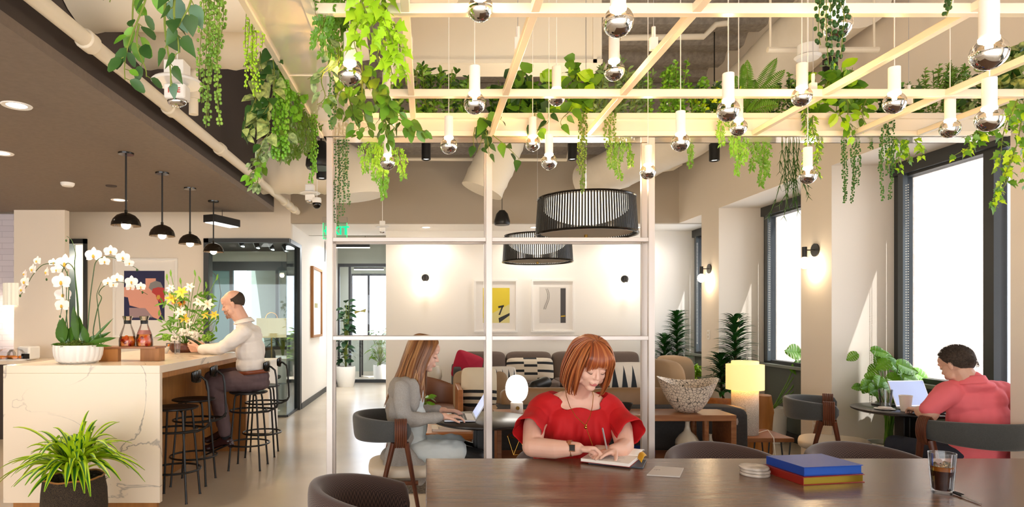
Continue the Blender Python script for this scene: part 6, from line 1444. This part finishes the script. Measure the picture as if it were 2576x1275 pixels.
# bob with fringe
sp = []; rnd = random.Random(4)
for layer in range(3):
    for k in range(64):
        a = 2*PI*(k+rnd.random()*.8)/64-PI                              # 0 = front
        if abs(a) < .64: continue
        R1 = 1.0+.045*layer; side = math.sin(a); bk = math.cos(a)
        zend = -.115-.012*abs(side)+rnd.uniform(-.008,.008)+(.02 if bk < -.4 else 0)-.02*(bk > .3)
        crown = (-.005+rnd.uniform(-.01,.01), .006*side, .128)
        pts = [crown]
        for fr in (.30,.62,.85): th = fr*PI/2; pts.append(((-.014+.112*R1*math.sin(th)*bk*(1 if bk < 0 else .86)), .096*R1*math.sin(th)*side, .034+.094*R1*math.cos(th)))
        ex = -.016+.112*R1*bk*(1 if bk < 0 else .80); ey = .104*R1*side
        pts += [(ex, ey, .0), (ex+.004, ey*1.07, -.055), (ex*.98+.006, ey*1.02, zend*.9), (ex*.86+.012, ey*.90, zend)]
        sp.append((pts, rnd.uniform(.006,.010)))
for k in range(42):                                                       # fringe
    y = -.064+.128*k/41+rnd.uniform(-.002,.002); L = .030+.010*math.cos(y*30)
    sp.append(([(-.005,y*.15+.012,.130),(.045,y*.6+.006,.121),(.085,y*.92,.088),(.101-.30*y*y*8,y*1.02,.060),(.103-.30*y*y*8,y*1.05,L+rnd.uniform(-.004,.003)-.3*abs(y))], rnd.uniform(.0045,.0065)))
for s_ in (-1,1):                                                         # side locks framing the face
    for k in range(16):
        q = k/15; sp.append(([(-.002,.01*s_,.130),(.04-.02*q,.058*s_,.112),(.066-.05*q,.086*s_,.055),(.070-.05*q,.090*s_,.0),(.076-.05*q,.087*s_,-.06),(.070-.05*q,.080*s_,-.118+rnd.uniform(-.008,.006))], .0075))
hr = strands(h, sp, [m_hair_red, m_hair_red2, m_hair_red3], t)
cap_ = MB(); h.ell(cap_, (-.020,0,.042),(.104,.088,.088)); h.ell(cap_, (-.045,0,-.03),(.070,.080,.080))
for i in range(len(cap_.v)): cap_.v[i] = cap_.v[i]-V(t.location)
part('hair_underlayer', cap_, m_hair_red, t)
# necklace, watch
def nl(s_): return [(.765+s_*.066,3.225,1.085),(.765+s_*.068,3.190,1.03),(.765+s_*.056,3.165,.98),(.768+s_*.035,3.140,.935),(.775,3.118,.893)]
part('necklace', MB().tube(nl(-1)+list(reversed(nl(1))), .0017, 6).tube([(.775,3.118,.893),(.785,3.09,.85),(.792,3.05,.81)], .0016, 6).ell((.775,3.112,.885),.0075).ell((.777,3.110,.896),(.004,.004,.006)), m_gold, t, world=True)
wc_ = RW.lerp(RE,.16); d = (RE-RW).normalized(); x, y = frame_from(d); b = MB()
b.grid(lambda u,v: tuple(wc_+d*(u-.5)*.022+(x*math.cos(2*PI*v)*.0365+y*math.sin(2*PI*v)*.0365)), 2, 32); w_ = part('watch_strap', b, mat('rose_gold','c58a66',.3,metal=.8), t, world=True); w_.modifiers.new('s','SOLIDIFY').thickness = .002
R = Matrix((d, V((0,-1,.25)).normalized().cross(d), V((0,-1,.25)).normalized())).transposed()
wf = part('watch_face', MB().box(wc_+V((0,-.036,.009)), (.032,.038,.009), R), mat('rose_gold_case','c58a66',.3,metal=.8), t, world=True, bevel=.003)
part('watch_screen', MB().box(wc_+V((0,-.041,.0105)), (.026,.031,.003), R), m_blackgl, t, world=True)
single('ballpoint_pen', MB().tube([(.845,2.975,.775),(.842,2.972,.79),(.812,2.945,.905),(.81,2.943,.912)], [.001,.0042,.0042,.003], 10), m_alu, 'silver pen held upright in the writing hand of the woman in red', 'pen')

# ---- woman in the grey cardigan (faces +X)
t = thing('person', 'woman with long brown hair in a grey cardigan, typing at the round table', 'person', (-.17,4.30,0))
h = Head((-.020,4.34,1.178), (1,-.06,-.30), 0, .98)
b = MB(); head_skin(b, h, (-.105,4.34,1.02), .048, .95)
b.ell((-.135,4.34,.955),(.065,.12,.06))
NE, NW = V((-.14,4.14,.742)), V((.115,4.20,.772)); FE, FW = V((-.12,4.54,.742)), V((.12,4.46,.772))
chain(b, [NE, V((0,4.16,.762)), NW], [.036,.033,.024]); chain(b, [FE, V((0,4.50,.762)), FW], [.036,.033,.024])
hand(b, NW, (1,.18,-.02), (0,0,-1), -1, (.35,.40,.45,.5), .92, .08, .1); hand(b, FW, (1,-.12,-.02), (0,0,-1), 1, (.35,.4,.45,.5), .92, .08, .1)
b.cap((-.14,4.34,.93),(-.13,4.34,.60),.05,.06)
chain(b, [NE, V((-.17,4.18,.90))], [.034,.03]); chain(b, [FE, V((-.17,4.50,.90))], [.034,.03]); b.cap((-.17,4.18,.90),(-.17,4.5,.90),.03,.03)
blobby('body', b, .0042, m_skinp, t, 3)
face_parts(t, h, mat('natural_lips','c27f74',.5), mat('brown_brow','6e4a33',.7), lipw=.020)
b = MB(); b.ell((-.165,4.34,.945),(.095,.175,.085)); b.ell((-.10,4.22,.90),(.055,.05,.12)); b.ell((-.10,4.46,.90),(.055,.05,.12)); b.ell((-.175,4.34,.93),(.095,.165,.10)); b.ell((-.18,4.34,.80),(.105,.165,.16)); b.ell((-.17,4.34,.62),(.115,.17,.15)); b.ell((-.17,4.34,.48),(.15,.18,.09)); b.cap((-.15,4.20,.985),(-.15,4.48,.985),.045,.045)
chain(b, [V((-.165,4.165,.965)), V((-.165,4.135,.86)), V((-.145,4.13,.755)), V((.02,4.165,.765)), V((.075,4.18,.770))], [.058,.052,.050,.040,.035]); chain(b, [V((-.165,4.515,.965)), V((-.165,4.545,.86)), V((-.13,4.54,.755)), V((.02,4.50,.765)), V((.075,4.48,.770))], [.058,.052,.050,.040,.035])
b.ell((-.17,4.13,.46),(.12,.035,.14)); b.ell((-.19,4.12,.52),(.09,.03,.16)); b.ell((-.05,4.13,.42),(.05,.03,.09))
blobby('cardigan', b, .008, m_cardi, t, 3, wr(0,.010,11,3))
b = MB(); b.ell((-.105,4.34,.88),(.085,.12,.13)); b.ell((-.09,4.34,.70),(.09,.13,.16)); b.ell((-.10,4.34,.58),(.10,.14,.10)); blobby('blouse', b, .008, m_lightblue, t, 3, wr(0,.006,12))
b = MB(); b.ell((-.12,4.34,.50),(.16,.18,.09))
for y in (4.24,4.44): chain(b, [V((-.05,y,.52)), V((.20,y,.535))], [.088,.075])
blobby('skirt', b, .009, m_lightblue, t, 3, wr(0,.008,14))
b = MB()
for y in (4.25,4.43): chain(b, [V((.18,y,.53)), V((.34,y,.49)), V((.30,y,.10))], [.065,.056,.042]); b.cap((.30,y,.05),(.43,y,.04),.036,.03)
blobby('leggings', b, .009, m_black, t, 3)
sp = []; rnd = random.Random(9)
for layer in range(2):
    for k in range(54):
        a = PI*(.30+1.40*(k+rnd.random())/54); side = math.sin(a); bk = math.cos(a)  # sides and back
        R1 = 1+.06*layer; ln = -.36-.06*rnd.random() if bk < -.1 else -.28-.05*rnd.random()
        pts = [(.012,.0,.130)]
        for fr in (.3,.6,.9): th = fr*PI/2; pts.append((-.014+.112*R1*math.sin(th)*bk, .090*R1*math.sin(th)*side, .034+.094*R1*math.cos(th)))
        dn = h.p(-.03+.105*bk, .094*side, -.03); back = min(0, bk)
        for dz, pull in ((.06,0),(.14,.05),(.21,.09),(.27,.10)):
            dz *= (-ln)/.30; q = dn+V((-.05*dz/.3*(1-bk)-.17*pull*3*(.4-bk*.6)*dz, side*-.005, -dz*1.0)); pts.append(q+V((rnd.uniform(-.006,.006),rnd.uniform(-.006,.006),0)))
        sp.append((pts, rnd.uniform(.008,.013)))
for s_ in (-1,1):
    for k in range(14):
        q = k/13; top = [(.02,.0,.130),(.062-.03*q,.050*s_,.108),(.060-.04*q,.082*s_,.055),(.045-.04*q,.088*s_,.0),(.035-.04*q,.09*s_,-.05)]; e = h.p(.03-.05*q,.092*s_,-.07)
        sp.append((top+[e+V((-.01-.03*q,0,-.07)), e+V((-.03-.04*q,0,-.15)), e+V((-.02-.04*q,0,-.20-.03*rnd.random()))], .009))
strands(h, sp, [m_hair_lt, m_hair_lt2, m_hair_lt3], t)
cap_ = MB(); h.ell(cap_, (-.022,0,.042),(.103,.086,.088)); h.ell(cap_, (-.055,0,-.05),(.062,.078,.10))
for i in range(len(cap_.v)): cap_.v[i] = cap_.v[i]-V(t.location)
part('hair_underlayer', cap_, m_hair_lt, t)

# ---- man at the island (faces -X)
t = thing('person', 'balding man in a white shirt on a bar stool, looking at his phone', 'person', (-1.68,6.05,0))
h = Head((-1.845,6.05,1.552), (-1,-.10,-.30), 0, 1.06)
b = MB(); head_skin(b, h, (-1.745,6.06,1.36), .062, 1.0)
b.ell((-1.73,6.06,1.29),(.06,.11,.05))
NE, NW = V((-1.90,5.86,1.135)), V((-2.13,5.93,1.135)); FE, FW = V((-1.90,6.27,1.14)), V((-2.14,6.14,1.135))
chain(b, [NE, NW], [.042,.031]); chain(b, [FE, FW], [.042,.031]); b.cap((-1.72,5.9,1.25),NE,.045,.042); b.cap((-1.72,6.22,1.25),FE,.045,.042); b.cap((-1.72,5.9,1.25),(-1.72,6.22,1.25),.05,.05)
hand(b, NW, (-1,.15,.06), (-.1,.9,.35), -1, (.6,.75,.85,.9), 1.02, .03, .3, tdir=(-.8,.15,.55)); hand(b, FW, (-1,-.2,.03), (-.1,-.9,.35), 1, (.6,.75,.85,.9), 1.02, .03, .3, tdir=(-.8,-.1,.5))
blobby('body', b, .0045, m_skint, t, 3)
face_parts(t, h, mat('man_lips','b3705c',.5), m_hair_dk)
def scalp(h, t, top, low, a0, a1, m, k=1.045, bump=.0018, name='hair', nu=70, nv=26):
    "short hair fitted to the skull between azimuths a0..a1 and heights low(a)..top(a)"
    lp = V(t.location)
    def pt(u, v):
        a = a0+(a1-a0)*u; z = low(a)+(top(a)-low(a))*v; q = (z-.036)/.0865; q2 = (z-.036)/.105; s_ = math.sqrt(max(0,1-q*q)) if z > .036 else math.sqrt(max(.1,1-q2*q2)); taper = 1; e = min(1, min(v, 1-v if top(a) < .118 else 1, u*3 if a0 > -3 else 1, (1-u)*3 if a0 > -3 else 1)*6); kk = 1+(k-1)*e**.5
        p = h.p(-.012+.098*kk*s_*math.cos(a)*taper, .0765*kk*s_*math.sin(a)*taper, .036+(z-.036)*kk)
        return p-lp+(p-h.c).normalized()*bump*noise.noise(p*170)*e
    return part(name, MB().grid(pt, nu, nv), m, t)
rnd = random.Random(3); lp = V(t.location)
scalp(h, t, lambda a: .048+.045*max(0,-math.cos(a))**1.3, lambda a: -.040+.040*max(0,1+math.cos(a)*1.0)**.8*.9, 1.45, 2*PI-1.45, m_hair_dk, 1.03)
b = MB(); 
for k in range(600):
    a = rnd.uniform(-1.35,1.35); z = rnd.uniform(-.112,-.035)
    if abs(a) < .75 and z > -.082 and not (-.050 < z < -.040): continue
    c0 = h.p(.030+.068*math.cos(a)*(1-max(0,-.07-z)*3), .063*math.sin(a)*(1-max(0,-.05-z)*4), z); b.ell(c0-lp, (.0016,.0016,.0022), seg=5, rings=4)
for k in range(30):
    q = k/29*2-1; b.ell(h.p(.0985-.014*q*q, .026*q, -.0465-.006*abs(q))-lp, (.003,.003,.0028), seg=5, rings=4)
part('beard', b, m_stubble, t)
b = MB(); b.ell((-1.70,6.06,1.24),(.12,.18,.10)); b.ell((-1.68,6.06,1.10),(.135,.175,.16)); b.ell((-1.68,6.06,.98),(.14,.165,.12)); b.cap((-1.72,5.93,1.305),(-1.72,6.19,1.305),.055,.055); b.cap((-1.73,6.06,1.33),(-1.75,6.06,1.375),.070,.070)
chain(b, [V((-1.70,5.88,1.285)), V((-1.80,5.85,1.20)), V((-1.905,5.855,1.135)), V((-2.10,5.92,1.130))], [.075,.067,.056,.043]); chain(b, [V((-1.70,6.24,1.285)), V((-1.80,6.28,1.20)), V((-1.90,6.27,1.14)), V((-2.10,6.15,1.130))], [.075,.067,.056,.043])
b.ell((-1.735,6.06,1.335),(.095,.13,.05)); b.cap((-1.735,6.06,1.34),(-1.75,6.06,1.385),.074,.068); blobby('shirt', b, .008, m_shirt, t, 3, wr(0,.011,10,1))
b = MB(); b.grid(lambda u,v: tuple(V((-1.745,6.06,1.372))+V((math.cos(PI+.22+(2*PI-.44)*v)*(.098-.028*u)-.012*u, math.sin(PI+.22+(2*PI-.44)*v)*(.098-.028*u), .036*u+.020*math.cos(PI+.22+(2*PI-.44)*v)))), 3, 30)
o = part('shirt_collar', b, m_shirt, t, world=True); o.modifiers.new('s','SOLIDIFY').thickness = .005
b = MB(); b.ell((-1.66,6.06,.86),(.155,.185,.10)); b.ell((-1.65,6.06,.80),(.15,.18,.075))
chain(b, [V((-1.68,5.97,.83)), V((-1.84,5.93,.83)), V((-1.985,5.92,.80)), V((-1.93,5.93,.60)), V((-1.885,5.93,.36))], [.105,.095,.078,.068,.058])
blobby('trousers', b, .009, m_trouser, t, 3, wr(0,.006,14,5))
b = MB(); chain(b, [V((-1.68,6.17,.83)), V((-1.88,6.22,.85)), V((-2.12,6.26,.83)), V((-2.07,6.26,.60)), V((-2.01,6.25,.37))], [.10,.092,.076,.064,.056]); blobby('far_trouser_leg', b, .009, m_trouser, t, 3, wr(0,.006,14,7))
b = MB(); b.grid(lambda u,v: tuple(V((-1.662,6.06,.895+u*.035))+V((math.cos(2*PI*v)*.150, math.sin(2*PI*v)*.178, .012*math.cos(2*PI*v)))), 2, 40); o = part('belt', b, m_belt, t, world=True); o.modifiers.new('s','SOLIDIFY').thickness = .006
for nm, A, tx in (('shoe',V((-1.885,5.93,.30)),-1),('shoe',V((-2.005,6.25,.31)),-1)):
    k_ = MB().cap(A+V((.0,0,.06)), A+V((.01,0,-.01)), .043, .04); blobby('sock', k_, .009, m_sock, t, 2)
    b = MB(); b.cap(A+V((.03,0,-.025)), A+V((-.03,0,-.03)), .042, .042); b.cap(A+V((-.03,0,-.03)), A+V((-.155,0,-.088)), .040, .030); b.ell(A+V((-.16,0,-.09)), (.045,.042,.026), (0,.4,0)); b.cap(A+V((.045,0,-.045)), A+V((.055,0,-.06)), .034,.032)
    o = blobby(nm, b, .006, m_shoe, t, 3)
    part('shoe_sole', MB().box(A+V((-.06,0,-.098)), (.24,.075,.014), (0,-.42,0)), m_black, t, world=True, bevel=.005)
single('phone', MB().box((-2.215,6.035,1.205), (.078,.012,.15), Euler((0,-1.0,0)).to_matrix() @ Euler((0,0,PI/2)).to_matrix()), m_blackgl, 'black phone held in both hands by the man in the white shirt', 'phone', bevel=.003)

# ---- man in coral polo, back to the viewer
t = thing('person', 'man in a coral polo shirt seen from behind, typing at the window table', 'person', (3.62,4.22,0))
h = Head((3.500,4.20,1.108), (-.28,.93,-.40), .05, 1.0)
b = MB(); head_skin(b, h, (3.55,4.15,.975), .062, 1.05)
b.ell((3.58,4.19,.93),(.11,.05,.04)); LE, LW = V((3.32,4.20,.785)), V((3.48,4.50,.770))
RE2, RW2 = V((3.93,4.38,.79)), V((3.74,4.54,.768))
b.cap((3.42,4.18,.93),(3.80,4.20,.93),.05,.05); chain(b, [V((3.42,4.18,.93)), V((3.34,4.19,.86)), LE, V((3.39,4.36,.778)), LW], [.056,.052,.048,.042,.030]); chain(b, [V((3.80,4.20,.93)), RE2, RW2], [.055,.045,.030])
hand(b, LW, (.25,.95,0), (0,0,-1), -1, (.35,.4,.45,.5), 1.0, .08, .1); hand(b, RW2, (0,1,0), (0,0,-1), 1, (.35,.4,.45,.5), 1.0, .08, .1)
blobby('body', b, .0045, m_skint, t, 3)
face_parts(t, h, None, m_hair_gr, open_eyes=True)
def lowline(a):
    c = math.cos(a); return (.078 if c > .75 else .0+.078*max(0,(c-.1)/.65) if c > .1 else -.042+.042*max(0,(c+.55)/.65) if c > -.55 else -.042)
scalp(h, t, lambda a: .1222, lowline, -PI, PI, m_hair_gr, 1.05, .003, 'hair_base', 110, 34)
b = MB(); rnd = random.Random(5); lp = V(t.location)
for k in range(5200):
    a = rnd.uniform(-PI,PI); z = .036+.0865*rnd.uniform(-1.2,1)
    if z < lowline(a)+.004: continue
    q_ = (z-.036)/.0865; s_ = math.sqrt(max(0,1-q_*q_)) if z > .036 else 1; q = h.p(-.012+.100*s_*math.cos(a), .078*s_*math.sin(a), z+.002); n_ = (q-h.c).normalized()
    L_ = .005+.012*max(0,z/.12); b.tube([q-lp, q+(n_*L_+h.f*L_*.5)-lp], [.0014,.0004], 4)
part('hair', b, m_hair_gr, t)
b = MB(); b.ell((3.61,4.20,.88),(.205,.13,.13)); b.ell((3.64,4.20,.74),(.195,.15,.18)); b.ell((3.64,4.22,.56),(.185,.16,.16)); b.ell((3.64,4.20,.47),(.19,.17,.09)); b.cap((3.45,4.18,.945),(3.78,4.19,.945),.065,.065); b.ell((3.57,4.115,.985),(.10,.06,.04)); b.cap((3.58,4.16,.98),(3.55,4.155,1.015),.078,.072); b.ell((3.58,4.165,.965),(.13,.095,.05))
chain(b, [V((3.425,4.18,.925)), V((3.37,4.185,.875)), V((3.325,4.20,.83))], [.078,.072,.062]); chain(b, [V((3.79,4.2,.925)), V((3.85,4.26,.87)), V((3.90,4.33,.82))], [.078,.072,.062])
blobby('polo_shirt', b, .008, m_coral, t, 3, wr(0,.010,9,2))
b = MB(); b.grid(lambda u,v: tuple(V((3.552,4.155,1.005))+V((math.cos(2*PI*v)*(.072+.026*u), math.sin(2*PI*v)*(.072+.026*u), .030-.052*u-.020*math.sin(2*PI*v)))), 3, 32); o = part('polo_collar', b, m_coral, t, world=True); o.modifiers.new('s','SOLIDIFY').thickness = .004
b = MB()
for x in (3.50,3.76): chain(b, [V((x,4.22,.50)), V((x-.10,4.62,.50)), V((x-.10,4.66,.10))], [.09,.07,.05]); b.cap((x-.1,4.66,.05),(x-.1,4.78,.04),.04,.035)
blobby('jeans', b, .010, m_denim, t, 3, wr(0,.005,14))

# ------------------------------------------------------------------ laptops
def laptop(label, c, rz, tilt, w=.30, d=.21):
    t = thing('laptop', label, 'laptop', c, rz)
    part('base', MB().box((0,0,.008),(d,w,.013)), m_alu, t, bevel=.004)
    kb = MB()
    for i in range(5):
        for j in range(13): kb.box((-.035+i*.019,(j-6)*.0205,.0155),(.015,.0165,.002))
    part('keyboard', kb, m_black, t, smooth=False); part('trackpad', MB().box((-.075,0,.0150),(.05,.09,.001)), m_alu, t)
    R = Euler((0,tilt,0)).to_matrix(); c_ = V((d/2,0,.014))+R @ V((0,0,d/2)); s_ = part('screen_lid', MB().box(c_,(.007,w,d),R), m_alu, t, bevel=.003); part('display', MB().box(c_+R @ V((-.0045,0,.002)),(.001,w-.016,d-.022),R), m_screen, s_)
    return t
laptop('silver laptop of the woman in grey, on the round black table', (.215,4.36,.731), 0, .55)
laptop('silver laptop with lit screen before the man in coral', (3.72,4.74,.731), PI/2+.10, .42)
# ------------------------------------------------------------------ things on the long table
def flat_prism(pts, z0, z1):
    b = MB(); n = len(pts); b.add([(x,y,z0) for x,y in pts]+[(x,y,z1) for x,y in pts], [tuple(reversed(range(n))), tuple(range(n,2*n))]+[(i,(i+1)%n,(i+1)%n+n,i+n) for i in range(n)]); return b
def TT(px, py, z=.75): q = T_(px,py,z); return (q.x, q.y)
def book(label, c, rz, w, d, th, cov, pages, group=None, ctop=None):
    t = thing('book', label, 'book', c, rz, group)
    part('pages', MB().box((0,0,th/2),(w-.008,d-.012,th-.004)), pages, t)
    b = MB().box((0,0,.0015),(w,d,.003)).box((0,0,th-.0015),(w,d,.003)).box((-w/2+.0015,0,th/2),(.003,d,th-.004)); part('cover', b, cov, t, bevel=.001); return t
book('thick gilt-edged book with dark red cover, under the blue book', (1.625,2.685,.75), .175, .285, .232, .033, m_redcover, m_goldgilt)
book('thick cobalt blue book on top of the gilt-edged one', (1.632,2.69,.7835), .165, .272, .222, .036, m_blue, mat('blue_page_edges','1c4fa8',.5))
m_cork = mat('marbled_coaster','d9cdbf',.5,col2='8f8378',scale=14,contrast=.3)
for k in range(3):
    single('coaster', MB().lathe([(0,0),(.056,0),(.059,.003),(.059,.009),(.056,.012),(0,.012)], c=(1.402+.003*(k%2)-.002,2.72+.003*k,.75+.0125*k), seg=40), m_cork, ['bottom','middle','top'][k]+' round marbled coaster of the stack beside the books', 'coaster', 'stacked round coasters')
n0, n1, n2 = TT(1459,1165), TT(1584,1180), TT(1608,1160); a1 = V((n1[0]-n0[0],n1[1]-n0[1],0)); a2 = V((n2[0]-n1[0],n2[1]-n1[1],0)); c_ = V((n0[0],n0[1],0))+a1/2+a2/2; ang = math.atan2(a1.y,a1.x)
single('tablet', MB().box((0,0,0),(.24,.17,.006),(0,0,ang+.12)).xf(Matrix.Translation((c_.x+.035,c_.y-.005,.7535))), mat('slate_cover','3b4652',.4), 'thin slate blue tablet under the open notebook', 'tablet', bevel=.002)
t = thing('notebook', 'open ruled notebook with yellow cover under the writing hand', 'notebook', (c_.x,c_.y,.757), ang)
w, d = a1.length, a2.length
part('page_block', MB().box((0,0,.009),(w-.006,d-.004,.014)), m_paper, t, bevel=.001); part('cover', MB().box((0,0,.001),(w,d,.002)), m_redcover, t)
b = MB(); b.grid(lambda u,v: (-w/2+w*v, d/2+d*.62*u, .012+.018*math.sin(PI*u*.8)), 8, 8); o = part('turned_page', b, m_paper, t); o.modifiers.new('s','SOLIDIFY').thickness = .004
b = MB(); b.grid(lambda u,v: (w/2-.004+.03*v, d/2-.02+d*.6*u-.05*v, .010+.018*math.sin(PI*u*.8)-.008*v*v), 8, 6); o = part('yellow_cover_flap', b, m_yellow, t); o.modifiers.new('s','SOLIDIFY').thickness = .0015
ln = MB()
for k in range(9): ln.box((-.01,-d/2+.02+k*.018,.0163),(w*.72*rr(.6,1),.0012,.0004))
part('handwriting', ln, mat('grey_ink','8d8a94',.6), t, smooth=False)
q = [TT(1627,1196),TT(1710,1201),TT(1720,1179),TT(1649,1174)]
t = thing('booklet', 'thin grey paper booklet lying right of the notebook', 'booklet', (sum(p[0] for p in q)/4,sum(p[1] for p in q)/4,.75)); part('cover', flat_prism(q,.7505,.7545), mat('grey_card','c9c0b8',.7), t, world=True)
cx, cy = TT(1652,1181,.755); b = MB()
for k in range(7): b.tube([(cx-.012+.004*k,cy,.7549),(cx-.010+.004*k,cy+.006*math.sin(k*2),.7549)], .0007, 4)
part('small_emblem', b, m_black, t, world=True)
m_cola = mat('cola','2a0703',.05,spec=.6); m_colatop = mat('cola_foam','b8661c',.2,trans=.5)
t = tumbler('cola_glass','ridged tumbler half full of dark cola with ice, at the right of the table',(1.972,2.436,.75),.034,.045,.155,m_cola,.56,ribs=True)
b = MB()
for k in range(9): a = k*2.4; b.box((.021*math.cos(a),.021*math.sin(a),.098+.006*(k%3)),(.019,.019,.017),(rr(0,1),rr(0,1),rr(0,1)))
part('ice', b, mat('ice','f6e2c0',.05,trans=.95,ior=1.31), t, bevel=.002); part('cola_surface', MB().lathe([(0,.0875),(.0365,.0875),(.0385,.104),(0,.104)], seg=28), m_colatop, t)
p0 = V((2.003,2.42,.757)); p1 = V((1.985,2.275,.754)); d_ = (p1-p0).normalized()
t = thing('ballpoint_pen', 'clear ballpoint pen with black cap lying right of the cola glass', 'pen', p0); part('barrel', MB().tube([p0+d_*.04,p1-d_*.015,p1],[.0038,.0038,.001],8), mat('clear_plastic','cfc9c6',.15,alpha=.75), t, world=True); part('pen_cap', MB().tube([p0,p0+d_*.045],[.0048,.0052],10).box(p0+d_*.025+V((.004,0,.005)),(.003,.04,.003)), m_black, t, world=True); part('ink_tube', MB().tube([p0+d_*.03,p1-d_*.002],.0012,6), m_black, t, world=True)
# café table by the window
t = tumbler('ridged_glass','empty ridged tumbler on the café table by the window',(3.50,4.86,.73),.034,.048,.145,None,ribs=True)
t = thing('paper_cup','white paper cup on the café table in front of the laptop','cup',(3.55,4.72,.73)); part('cup_body', MB().lathe([(0,.004),(.030,.004),(.031,0),(.043,.115),(.041,.113),(.030,.008),(0,.008)], seg=36, fn=lambda a,z:1), m_paper, t); part('cup_rim', MB().tube([(.043*math.cos(2*PI*k/32),.043*math.sin(2*PI*k/32),.115) for k in range(32)],.0022,6,closed=True), m_paper, t)
t = thing('small_plate','small white plate with a folded napkin on the café table','plate',(3.45,4.80,.73)); part('plate', MB().lathe([(0,0),(.04,0),(.068,.008),(.066,.010),(.038,.004),(0,.004)], seg=36), m_white, t)
single('napkin', cushion(MB(),(3.455,4.80,.745),(.10,.07,.016),(0,.05,.4),e=.6), m_paper, 'crumpled white napkin on the small plate', 'napkin')
single('black_pad', MB().box((3.62,5.02,.735),(.16,.11,.008),(0,0,.1)), m_black, 'flat black tablet lying behind the paper cup on the café table', 'tablet')
single('desk_mug', MB().lathe([(0,0),(.03,0),(.034,.08),(.031,.08),(.027,.006),(0,.006)], c=(-2.4,11.0,.745), seg=24), m_white, 'white mug on the meeting table behind the glass', 'mug')
